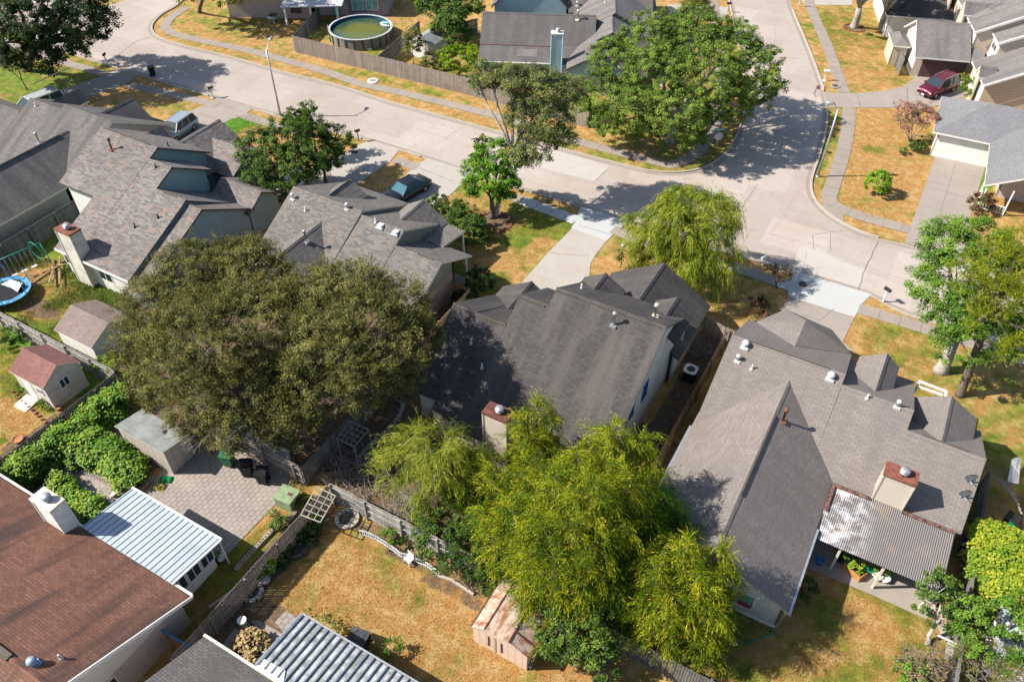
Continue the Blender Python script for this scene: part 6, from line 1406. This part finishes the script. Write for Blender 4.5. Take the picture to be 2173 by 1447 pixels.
# golden green cypress group
bough_tree('large bright yellow green feathery tree over the middle bottom', (1250, 1265),
  [(1300,905,9.4,2.5),(1225,960,9.0,2.2),(1365,930,8.6,1.7),(1180,1010,8.4,2.2),(1260,1020,10.0,2.7),(1110,1000,6.8,1.9),(1045,1000,5.6,1.6),(1330,1010,9.2,2.4),(1385,1000,7.6,1.5),(1150,1100,8.0,2.2),(1090,1080,6.4,1.7),(1225,1110,8.6,2.3),(1010,960,4.8,1.3),(960,975,4.2,1.1),(925,985,4.0,1.0),(985,1030,4.0,1.2),(1030,1090,4.2,1.2),(1180,1180,7.0,1.8),(1125,1170,6.2,1.6),(1270,1150,7.6,2.0),(1320,1110,7.6,1.8),(1060,1110,5.4,1.4)])
bough_tree('slim bright green treetop rising in front of the charcoal roof', (1150, 1030), [(1140,850,8.0,1.5),(1105,890,7.0,1.1),(1172,880,7.0,1.1),(1140,930,6.4,1.4)], bias=.04, r0=.15)
bough_tree('lower bright green feathery tree beside the taupe roof, bottom right of centre', (1455, 1400),
  [(1455,1155,7.6,1.9),(1525,1160,7.2,1.5),(1400,1205,6.6,1.7),(1485,1220,6.8,1.8),(1545,1205,6.2,1.1),(1430,1265,5.6,1.5),(1510,1290,5.0,1.3),(1495,1355,2.8,.9),(1380,1270,4.4,1.1),(1365,1225,5.0,1.2),(1420,1150,6.2,1.3),(1390,1165,6.4,1.5)], bias=.03, r0=.2)
bough_tree('tree filling the gap behind the bright feathery tree by the taupe roof, leaves darkened as shade', (1385, 1250), [(1410,1050,6.4,1.7),(1445,1090,5.6,1.5),(1375,1110,6.2,1.8),(1325,1170,5.4,1.8),(1290,1230,4.4,1.7),(1250,1215,5.0,1.6),(1350,1210,4.6,1.5),(1400,1130,5.8,1.7),(1440,1140,5.4,1.4),(1300,1190,5.0,1.6)], 'bright', bias=-.2, r0=.2)  # lowered leaf tint paints in the shade of the gap between the crowns
tree('weeping_willow', 'small pale yellow green weeping tree with a thin trunk in the shaded garden', (897, 1135), [(880,965,4.2,1.5),(915,960,4.5,1.4),(850,990,3.6,1.2),(935,1000,4.2,1.3),(890,1010,3.6,1.4),(830,1010,3.0,.8)], 'willow', 'droop', r0=.07, dens_=2.6, per=20, L=1.5, wd=.024, fall=1.3, spread=.4, low=.0, bark='bark_pale', wk=dict(ntw=25, bare=1), bias=.3)
tree('weeping_willow', 'drooping yellow green willow beside the street in front of the charcoal house', (1478, 598), [(1415,462,5.4,1.4),(1455,440,6.0,1.6),(1500,448,6.0,1.7),(1450,490,5.4,1.9),(1500,500,5.0,1.9),(1400,515,4.2,1.6),(1505,545,4.0,1.7),(1372,485,4.2,1.0),(1475,560,3.4,1.7),(1400,560,2.6,1.3),(1528,470,5.4,.9),(1352,470,3.6,.5),(1500,590,2.2,1.1),(1440,545,3,1.5)], 'willow', 'droop', r0=.2, dens_=3.2, per=24, L=1.6, seg=6, wd=.040, fall=1.6, spread=.35, low=-.1, rag=.25, wk=dict(ntw=60, bare=1), bias=.1, jit=.08, needle=.5)
# street trees
tree('leafy_tree', 'bright green leafy tree with two trunks on the front lawn beside the street', (1044, 462), [(1050,335,4.8,2.0),(1020,360,4.0,1.6),(1085,345,4.5,1.5),(1045,385,3.4,2.0),(1005,395,3.2,1.0),(1080,400,3.0,1.1),(1015,320,5.0,.9)], 'bright', r0=.24, dens_=4.6, per=60, leaf=.15, cr=.34, wk=dict(ntw=20))
tree('tall_bare_tree', 'tall thin tree with grey bare limbs and olive crown rising above the street', (1052, 458), [(1040,160,11.4,1.5),(1090,175,11.0,1.9),(1140,190,10.4,2.3),(1185,195,10.0,1.9),(1165,250,8.4,2.3),(1115,245,8.6,1.8),(1140,305,6.6,1.9),(1010,180,10.4,1.0),(1110,330,5.8,1.2),(1185,290,7.2,1.4)], 'sparse', r0=.2, bark='bark_pale', dens_=5.5, per=62, leaf=.12, cr=.42, rag=.3, bias=.0, wk=dict(ntw=150, bare=2, fork=.55, twr=.03))
tree('maroon_leaf_tree', 'small dark maroon leafed bush top beside the bright green crown', (1020, 400), [(1008,305,5.2,.55),(1022,298,5.6,.45)], 'redbush', r0=.05, dens_=5, per=30, leaf=.2, cr=.3, wk=dict(ntw=5))
tree('corner_tree', 'very wide green tree at the street corner behind the stop sign', (1421, 300), [(1275,200,5.0,2.6),(1300,130,6.4,2.8),(1380,85,7.8,3.2),(1470,75,8.0,3.4),(1555,95,7.4,3.0),(1400,160,7.4,3.6),(1500,165,7.2,3.8),(1600,135,6.2,2.6),(1630,180,5.0,1.8),(1340,225,4.8,2.8),(1440,235,5.4,3.0),(1540,215,5.4,2.8),(1600,200,4.8,2.0),(1290,262,3.0,1.8),(1370,275,2.6,1.6),(1465,290,3.2,1.6),(1240,225,4.0,1.2)], 'elm', r0=.4, bark='bark_pale', dens_=4.0, per=62, leaf=.135, cr=.38, rag=.26, bias=.06, wk=dict(ntw=60, bare=1))
tree('leafy_tree', 'green tree with a pale leaning trunk at the right edge of the picture', (1996, 787), [(2010,520,8.6,2.2),(2070,530,8.4,2.6),(2030,580,7.6,2.6),(2000,620,6.6,2.0),(2100,600,7.4,2.4),(2040,660,5.8,2.6),(2080,700,5.0,2.6),(2040,730,4.0,1.8),(2130,560,8,2.0),(2110,680,5.0,2.6),(2150,650,6,2.0)], 'mid', r0=.42, bark='bark_pale', dens_=2.8, per=80, leaf=.125, cr=.42, wk=dict(ntw=60), rag=.26, bias=.1)
root, BLp, P_ = tree('pine_tree', 'yellow green pine with a leaning brown trunk at the right edge', (2036, 838), [(2060,575,9.4,1.0),(2100,540,9.8,1.1),(2140,570,9.6,1.3),(2075,620,8.6,1.1),(2120,630,8.6,1.3),(2160,640,8.4,1.2),(2095,680,7.2,1.1),(2150,600,9.2,1.1),(2160,700,7.0,1.2),(2150,745,5.8,1.1),(2065,545,9.6,.8),(2155,520,10,1.0)], 'pine', 'droop', r0=.26, dens_=3.2, per=16, L=.5, seg=2, wd=.035, out=1, fall=.05, bias=.1, wk=dict(ntw=60, fork=.75), jit=.4, spread=1.0)
tree('oak_tree', 'large dark oak overhanging the street at the top left corner', (57, 150), [(20,40,7.6,4.0),(80,30,8.2,4.2),(140,40,7.4,3.8),(190,50,6.2,2.8),(60,90,5.6,3.6),(120,85,5.4,3.0),(10,90,5.0,3.0),(175,80,5.0,2.0),(210,70,5.2,1.2),(100,-20,9,4.0),(20,-20,8.8,4.0),(170,0,8.2,3.0),(90,125,4.2,2.2),(40,120,4.2,2.2),(150,110,4.2,1.8)], 'oak', r0=.45, dens_=2.2, per=60, leaf=.19, cr=.55, rag=.22, wk=dict(ntw=20))
tree('thin_tree', 'thin sparse young tree in front of the dark oak', (58, 192), [(25,120,3.8,1.3),(45,140,3.2,1.1),(10,140,3.2,1.1)], 'sparse', r0=.06, dens_=2.5, per=20, leaf=.14, cr=.4, rag=.4, wk=dict(ntw=30, bare=1))
tree('leafy_tree', 'dense round green tree with several trunks beside the mottled roof, left part', (600, 425), [(560,320,4.2,2.4),(610,295,5.0,2.4),(555,370,3.2,2.0),(600,360,3.8,2.4),(640,340,4.2,2.2),(580,400,2.2,1.4)], 'dark', r0=.14, dens_=4.2, per=66, leaf=.13, cr=.34, bias=.1, wk=dict(ntw=30))
tree('leafy_tree', 'dense round green tree with a forked trunk by the pale driveway, right part', (692, 388), [(665,285,4.3,1.9),(710,297,3.4,1.6),(733,315,2.8,1.0),(680,322,3.6,1.8),(700,343,2.5,1.2),(650,355,3.2,1.6),(645,325,3.6,1.7),(660,300,4.2,1.8)], 'dark', r0=.16, dens_=4.2, per=66, leaf=.13, cr=.34, bias=.06, wk=dict(ntw=30))
for (bx, by, px, py, lb) in ((640, 300, 655, 236, 'upright dark green tip right of its twin above the round tree'), (622, 310, 620, 250, 'shorter upright dark green tip above the round tree')):
    tree('columnar_tree', lb, (bx, by+40), [(px, py, 4.4, .7, 1.2), (px-3, py+25, 3.4, .8, 1.2)], 'dark', r0=.06, dens_=5, per=34, leaf=.18, cr=.3, wk=dict(ntw=6))
tree('leafy_tree', 'dark green tree beside the small white octagonal shed', (964, 104), [(955,20,4.6,2.0),(960,50,3.6,1.9),(975,75,2.4,1.5),(925,10,4.2,1.8),(895,0,4.0,1.6),(940,55,2.8,1.4),(1000,10,4,1.6)], 'dark', r0=.12, dens_=2.8, per=40, leaf=.24, cr=.5, bias=.05, wk=dict(ntw=10))
tree('young_tree', 'small olive coloured young tree in front of the pool yard fence', (877, 137), [(876,88,2.6,1.1,1.6),(872,105,1.8,1.0)], 'olive', r0=.05, dens_=4, per=34, leaf=.16, cr=.35, wk=dict(ntw=8))
for px, py, rr, lf, lb in ((918,128,1.2,'olive','olive bush behind the long brown fence'),(965,128,2.0,'lime','bright lime bush behind the long brown fence'),(998,120,1.3,'lime','smaller lime bush at the right of its neighbour'),(905,455,1.0,'dark','clipped dark bush by the black sedan'),(930,432,1.1,'dark','rounded bush between the black sedan and the lawn'),(985,470,1.5,'dark','rounded dark hedge bush on the lawn edge, farther one'),(1003,495,1.5,'dark','rounded dark hedge bush on the lawn edge, nearer one'),(965,450,1.1,'dark','small rounded bush at the end of the dark hedge'),(1015,598,1.3,'oak','shaded dark shrub beside the porch'),(985,640,1.0,'oak','shaded shrub by the brown fence'),
    (2050,166,.9,'olive','small bush by the garage wall of the tan house'),(2062,190,1.3,'mid','bright bush between the dark red SUV and the blue grey roof'),(2000,40,1.6,'mid','green bush behind the tan garage roof'),(2030,35,1.5,'mid','green bush right of its neighbour behind the tan garage roof'),(2085,437,1.0,'redbush','dark reddish bush at the white porch'),(1945,310,.7,'dark','small dark shrub under the pink flowering tree'),(1918,320,.5,'mid','tiny shrub left of the pink flowering tree trunk'),
    (955,1130,2.4,'dark','dark leafy shrub below the pale weeping tree'),(1010,1170,2.0,'dark','dark leafy shrub behind the sunlit grey fence'),(905,1100,1.0,'willow','yellow tuft at the foot of the pale weeping tree'),(1060,1185,1.6,'dark','dark shrub next to the shed end of the sunlit fence'),
    (830,1143,.7,'mid','wiry green plant in the dry bed behind the white low fence'),(1045,1240,.8,'dark','green shrub beside the rusty shed'),(825,1385,.7,'mid','feathery green plant at the edge of the corrugated patio cover'),(590,1105,.5,'weed','grey green weeds by the utility box'),(640,1062,.5,'mid','leafy plant on the utility box side of the fence'),(670,1100,.6,'lime','yellow green creeper on the white lattice frame'),
    (15,715,1.1,'dark','green bush in the bed along the far left fence'),(40,820,.6,'mid','low plant by the beige shed door'),(90,850,.6,'mid','low plant beside the beige shed ramp'),(1700,1245,.9,'dark','tall grass clump in the shade by the white downpipe'),(1605,645,.8,'redbush','small red flowering shrub on the shaded lawn'),(1616,670,.6,'redbush','tiny red flowering shrub nearest the taupe roof'),(1250,400,.01,'mid','x')):
    if rr < .1: continue
    z = rr*.75; tree('bush', lb, (px, py+int(rr*8)), [(px, py, z, rr, rr*.85), (px+rr*9, py+rr*5, z*.8, rr*.7, rr*.6)], lf, r0=.04, dens_=5.5 if rr < 1.4 else 4.5, per=60, leaf=.13 if py < 700 else .10, cr=.26, low=-.2, cat='bush', wk=dict(ntw=0))
tree('round_bush', 'single clipped bright green bush on the dry lawn of the corner plot', (1864, 412), [(1862,390,1.1,1.05,1.2)], 'bright', dens_=16, per=44, leaf=.11, cr=.18, rag=.04, lumpy=0, cat='bush', wk=dict(ntw=0), bias=.25)
tree('conifer', 'light green conifer behind the wide corner tree', (1482, 62), [(1480,15,3.4,1.6,1.8),(1482,35,2.0,1.9,1.6),(1480,-5,4.8,1.0,1.2)], 'olive', 'droop', dens_=4, per=14, L=.6, seg=2, wd=.06, out=1, fall=-.4, wk=dict(ntw=0), bias=.1)
tree('conifer', 'dark evergreen bush at the top edge beside the blue gable house', (1430, 75), [(1400,70,1.5,2.2),(1440,60,1.6,2.0)], 'mid', dens_=3, per=34, leaf=.2, cr=.4, wk=dict(ntw=0))
tree('crape_myrtle', 'pink flowering crape myrtle on the dry lawn in front of the white garage', (1930, 312), [(1920,240,3.0,1.1),(1950,235,3.1,1.2),(1970,250,2.7,1.0),(1935,262,2.4,1.2),(1905,255,2.5,.8)], 'crape', r0=.07, dens_=4.2, per=26, leaf=.14, cr=.34, rag=.3, wk=dict(ntw=40, bare=1, fork=.15), bark='bark_pale')
tree('red_shrub', 'dark reddish crape shrub beside the white mailbox post', (1648, 612), [(1650,580,1.8,.9,.8),(1640,585,1.5,.7)], 'redbush', r0=.04, dens_=5, per=30, leaf=.14, cr=.28, rag=.3, cat='bush', wk=dict(ntw=10, bare=1), bias=-.1)
tree('shade_tree', 'pale trunked tree on the lawn at the top right whose crown leaves the frame', (1812, 58), [(1790,-75,8.5,2.6),(1850,-70,8.5,2.8),(1820,-110,10,2.8),(1880,-40,6.5,1.6),(1900,-90,8,2.6)], 'mid', r0=.42, bark='bark_pale', dens_=1.6, per=30, leaf=.25, cr=.5, wk=dict(ntw=20, fork=.3))
tree('shade_tree', 'mottled trunk tree at the corner of the black roof', (1868, 62), [(1900,-60,8,2.6),(1940,-40,7,2.4),(1870,-70,8.5,2.2)], 'mid', r0=.3, bark='bark_pale', dens_=1.6, per=30, leaf=.25, cr=.5, wk=dict(ntw=10, fork=.3))
tree('shade_tree', 'dark trunked tree shading the top lawn left of the brick house', (424, 28), [(430,-55,6.6,3.0),(470,-70,7,3.4),(510,-80,7.5,3.2),(400,-50,6,2.2),(450,-25,4.8,1.6),(395,-5,3.6,1.2),(480,-10,4.0,2.0)], 'olive', r0=.26, dens_=2.2, per=34, leaf=.22, cr=.5, wk=dict(ntw=20))
tree('hedge_tree', 'grey green bushy tree beside the rusty shed at the bottom', (1240, 1400), [(1190,1330,2.6,1.3),(1230,1310,3.2,1.6),(1265,1345,2.8,1.4),(1215,1365,1.9,1.4),(1275,1385,1.7,1.2),(1180,1370,1.5,.9)], 'elm', r0=.12, dens_=4, per=52, leaf=.11, cr=.28, bias=-.12, wk=dict(ntw=30))
tree('pear_tree', 'small leafy tree with a pale crooked trunk at the corner of the patio', (1968, 1365), [(1985,1245,2.9,.8,1.0),(1995,1290,2.2,1.0),(2015,1275,2.4,.7),(1975,1275,2.0,.8),(2000,1310,1.8,.8),(2020,1250,2.9,.35)], 'dark', r0=.12, bark='bark_pale', dens_=4.5, per=44, leaf=.13, cr=.26, bias=.15, wk=dict(ntw=30))
tree('leafy_tree', 'bright green tree at the right border over the white shed roof', (2120, 1400), [(2090,1320,2.8,1.3),(2130,1310,3.2,1.4),(2160,1350,3.0,1.4),(2110,1365,2.4,1.4),(2160,1300,3.4,1.2),(2070,1345,2.0,.8)], 'mid', r0=.12, dens_=4, per=50, leaf=.12, cr=.3, bias=.1, wk=dict(ntw=30))
tree('grey_shrub', 'grey brown half bare shrub in the bottom right of the lawn', (1960, 1430), [(1965,1395,1.5,1.0),(1940,1410,1.2,.8),(1990,1410,1.3,.8)], 'brownleaf', dens_=3.5, per=22, leaf=.1, cr=.3, rag=.4, cat='bush', wk=dict(ntw=90, bare=3, twr=.012), bark='twig')
tree('grey_shrub', 'spiky grey green shrub at the bottom right corner', (2080, 1440), [(2075,1415,1.5,1.2),(2120,1420,1.7,1.3),(2040,1430,1.2,.9),(2160,1430,1.8,1.2)], 'olive', 'droop', dens_=3.6, per=12, L=.5, seg=3, wd=.03, out=1, fall=.1, cat='bush', wk=dict(ntw=60, bare=1, twr=.012))
tree('bush', 'green bush at the bottom edge between the two bottom right shrubs', (1935, 1455), [(1930,1432,.8,.8),(1955,1440,.7,.6)], 'mid', dens_=5, per=40, leaf=.11, cr=.25, cat='bush', wk=dict(ntw=0))
tree('ivy_tree', 'yellow green shrub between the white shed and the plum roofed shed', (232, 790), [(240,765,1.4,.7),(222,775,1.2,.7),(210,770,1.1,.4),(255,785,1.4,.6)], 'lime', dens_=6, per=40, leaf=.11, cr=.25, wk=dict(ntw=10))
def mass(name, label, pts, leaf, leafsz=.16, per=50, dens_=9, group=None, cat='vines', bias=0., hh=1.0):
    BL = [(np.array(U(px, py, z)), r, r*hh) for px, py, z, r in pts]; root = thing(name, Vector(BL[0][0])*Vector((1, 1, 0)), label, cat, group)
    broad(BL, LM[leaf], root, dens_=dens_, per=per, leaf=leafsz, cr=.42, low=-.35, rag=.05, name='foliage', asp=.8, bias=bias+.12, flat_=1.5, lumpy=.25); return root
mass('vegetable_vines', 'long bed of big leaved climbing vegetables beside the dark fence', [(30+i*22.5, 1010-i*17, .95+.12*math.sin(i*2.1), .8+.1*math.sin(i*1.7)) for i in range(11)]+[(46+i*22.5, 1026-i*17, .6, .5) for i in range(10)]+[(200+i*14, 905-i*8, .7, .5) for i in range(4)], 'vine', leafsz=.13)
mass('vegetable_vines', 'middle bed of dense climbing vegetables next to the grey sheet roof shed', [(175,950,.8,.75),(200,935,.9,.7),(225,955,.8,.75),(250,970,.8,.75),(275,990,.75,.7),(285,1010,.6,.6),(200,970,.6,.7),(240,990,.6,.6),(165,975,.6,.5),(255,1025,.4,.4),(205,915,.6,.5),(212,945,.85,.7),(238,960,.85,.7),(262,985,.8,.7),(188,945,.85,.7)], 'vine', bias=-.03, leafsz=.13)
mass('vegetable_vines', 'front bed of leafy vegetables between the white chimney and the metal roof', [(130,1035,.6,.6),(150,1055,.6,.5),(170,1070,.6,.6),(195,1080,.6,.6),(215,1092,.5,.5),(180,1095,.4,.5),(155,1085,.4,.4),(120,1020,.5,.4)], 'vine', bias=.03, leafsz=.13)
mass('vine_mound', 'mound of yellow green vines over the trellis at the right edge', [(2095,1140,1.6,.8),(2125,1150,1.7,.8),(2155,1170,1.8,.9),(2090,1180,1.5,.8),(2120,1195,1.6,.9),(2150,1215,1.6,.9),(2085,1215,1.4,.7),(2110,1240,1.4,.8),(2140,1255,1.4,.8),(2165,1240,1.5,.8),(2170,1270,1.3,.7)], 'yvine', leafsz=.13)
mass('creeper', 'dry creeper with yellow leaves along the edge of the corrugated patio cover', [(660+i*27, 1305+i*19, .5, .38) for i in range(9)], 'olive', leafsz=.1, dens_=4, per=18, bias=.1, cat='creeper')
mass('dry_bush', 'rounded dry straw coloured heap of cuttings on the paving', [(532,1365,.35,.75),(545,1380,.3,.6),(520,1372,.3,.55)], 'straw', leafsz=.14, per=50, dens_=10, cat='brush heap', hh=.6)
mass('weed_bed', 'weedy dry flower bed between the low white fence and the grey fence', [(800,1120,.1,.5),(860,1145,.1,.5),(900,1170,.1,.7),(950,1190,.1,.7),(990,1215,.1,.7),(930,1165,.15,.6),(1010,1240,.1,.6),(965,1215,.1,.5),(1020,1200,.2,.5)], 'brownleaf', leafsz=.1, per=26, dens_=7, cat='weeds', hh=.45, bias=.2)
mass('shaded_plants', 'dark green plants in the shaded bed inside the weathered fence', [(660,1110,.3,.5),(640,1135,.3,.5),(655,1140,.2,.5),(618,1160,.2,.3),(600,1180,.3,.4)], 'oak', leafsz=.14, per=30, cat='plants', hh=.7)
mass('creeper', 'dry creeper wrapped round the garden lamp post', [(1317,556,.7,.28),(1317,545,1.1,.28),(1319,535,1.5,.3)], 'olive', leafsz=.12, per=24, dens_=9, cat='creeper')
for r_, top, (lf, rr, n_) in POTS:
    BL = [(np.array(top)+np.array([0, 0, rr*.5]), rr, rr*.8)]; broad(BL, LM[lf], r_, dens_=10, per=max(10, n_//12), leaf=.14, cr=.15, name='plant', rag=.2, lumpy=0)
# grass tufts in the weedy yard, one mass
def tufts(name, regions, leaf, n, h=.28):
    C = []; A = []; B = []; T_ = []
    for px, py, r in regions:
        c = np.array(U(px, py)); m = int(n*r*r); a = NP.uniform(0, 2*np.pi, m); q = r*np.sqrt(NP.uniform(0, 1, m))*NP.uniform(.6, 1.2, m); p = c+np.stack([np.cos(a)*q, np.sin(a)*q, np.zeros(m)], 1)
        l = h*NP.uniform(.4, 1.3, m); d = unit(m)*.55+np.array([0, 0, 1]); d /= np.linalg.norm(d, axis=1, keepdims=True); s = np.cross(d, unit(m)); s /= np.linalg.norm(s, axis=1, keepdims=True)+1e-9
        C.append(p+d*l[:, None]*.45); A.append(d*l[:, None]*.5); B.append(s*.035); T_.append(NP.uniform(.1, .9, m))
    o = quads_obj(name, np.concatenate(C), np.concatenate(A), np.concatenate(B), np.concatenate(T_), LM[leaf], None); o['kind'] = 'stuff'; return o
tufts('tall_grass', [(165,610,1.6),(200,620,1.6),(235,640,1.5),(265,660,1.4),(140,640,1.0),(110,650,.8),(180,660,1.2),(60,560,1.0),(90,560,.8),(225,680,1.0),(150,580,1.0),(50,680,.8),(120,700,.7)], 'weed', 500)
tufts('lawn_tufts', [(511,268,2.4)], 'bright', 260, .12)
LM['lawn'] = leafm('lawn_blades', (.50,.36,.14), (.42,.215,.050), (.13,.19,.02), .2)
def meadow(name, polys, n, h=.07):
    C = []; T_ = []
    for poly in polys:
        P = PX(poly); x0, x1 = min(p.x for p in P), max(p.x for p in P); y0, y1 = min(p.y for p in P), max(p.y for p in P); m = int((x1-x0)*(y1-y0)*n)
        X = NP.uniform(x0, x1, m); Y = NP.uniform(y0, y1, m); r = np.zeros(m, bool)
        for i in range(len(P)):
            a, b = P[i], P[(i+1) % len(P)]
            if a.y == b.y: continue
            r ^= (Y > min(a.y, b.y)) & (Y <= max(a.y, b.y)) & (X < (Y-a.y)*(b.x-a.x)/(b.y-a.y)+a.x)
        X = X[r]; Y = Y[r]; ix = np.clip(np.searchsorted(xs, X), 0, len(xs)-1); iy = np.clip(np.searchsorted(ys, Y), 0, len(ys)-1); Gv = green[iy, ix]; D_ = dirt[iy, ix]
        L_ = (np.sin(X*1.3+1.7*np.sin(Y*.9))+np.sin(Y*1.9+np.sin(X*2.3)))/2; k = NP.uniform(0, 1, len(X)) > D_*.8; C.append(np.stack([X, Y, np.full(len(X), .02)], 1)[k]); T_.append((Gv*.9+L_*.18+NP.normal(0, .17, len(X)))[k])
    C = np.concatenate(C); T_ = np.concatenate(T_); m = len(C); l = h*NP.uniform(.5, 1.5, m); d = unit(m)*.7+np.array([0, 0, .8]); d /= np.linalg.norm(d, axis=1, keepdims=True); s = np.cross(d, unit(m)); s /= np.linalg.norm(s, axis=1, keepdims=True)+1e-9
    o = quads_obj(name, C+d*l[:, None]*.4, d*l[:, None]*.6, s*.022, T_, LM['lawn'], None); o['kind'] = 'stuff'
meadow('lawn_grass', [[(700,1105),(780,1135),(1020,1265),(1110,1395),(1240,1447),(880,1447),(640,1310),(560,1290),(600,1210)], [(1500,1330),(1700,1215),(1960,1315),(2050,1320),(2020,1447),(1540,1447),(1400,1390)], [(500,1165),(600,1070),(640,1045),(600,1110),(520,1200),(430,1300),(400,1290)], [(0,690),(30,700),(60,830),(110,880),(0,955)], [(30,665),(60,560),(120,620),(280,640),(250,700),(190,770)], [(2000,1240),(2070,1020),(2085,1020),(2050,1310)]], 260)
meadow('far_lawn_grass', [[(960,420),(1010,400),(1095,435),(1212,475),(1060,615),(1010,580)], [(1812,232),(1980,232),(1970,330),(1915,470),(1850,465),(1785,435)], [(1820,680),(1990,720),(1990,800),(2080,900),(2120,990),(2080,1000),(1960,840),(1810,730)], [(1735,30),(1850,20),(1915,175),(1800,195),(1770,110)]], 110, .09)
# brush pile of dead grey branches in the shaded garden
for lb, c, n_, r_ in (('tangled pile of dead grey branches in the shaded garden', U(765,1010), 260, 2.0), ('pile of cut branches in the narrow side yard', U(1478, 745), 110, 1.2), ('leafless grey bush below the pale weeping tree', U(860,1090), 130, 1.3)):
    f = MB()
    for k in range(n_):
        a_ = rnd.uniform(0, 6.28); q_ = r_*math.sqrt(rnd.random()); s = c+Vector((math.cos(a_)*q_, math.sin(a_)*q_, rnd.uniform(0, .5))); d = Vector((rnd.gauss(0, 1), rnd.gauss(0, 1), rnd.uniform(-.1, .8))).normalized()*rnd.uniform(.5, 1.5); m_ = s+d*.5+Vector((rnd.gauss(0, .1), rnd.gauss(0, .1), rnd.gauss(0, .1)))
        f.tube([s, m_, s+d], [.022, .014, .006], 4, cap=False); f.tube([m_, m_+Vector((rnd.gauss(0, .3), rnd.gauss(0, .3), rnd.uniform(0, .4)))], [.01, .004], 3, cap=False)
    tag(f.build('brush_pile', M['twig']), lb, 'branches')
for px, py, r_, lb, mt in ((1048,472,1.5,'ring of red brown mulch round the trunk of the bright green tree', M['rubyrust']), (1812,60,1.2,'mulch ring round the pale trunk at the top right', M['rust'])):
    f = MB(); c = U(px, py)
    for k in range(26):
        a_ = 2*math.pi*k/26; f.box(c+Vector((r_*math.cos(a_), r_*math.sin(a_), .05)), (.24, .2, .14), a_+rnd.uniform(-.3, .3))
    tag(f.build('mulch_ring', basic('mulch_'+str(px), (.24,.10,.06), .95, .5, 6)), lb, 'tree ring')
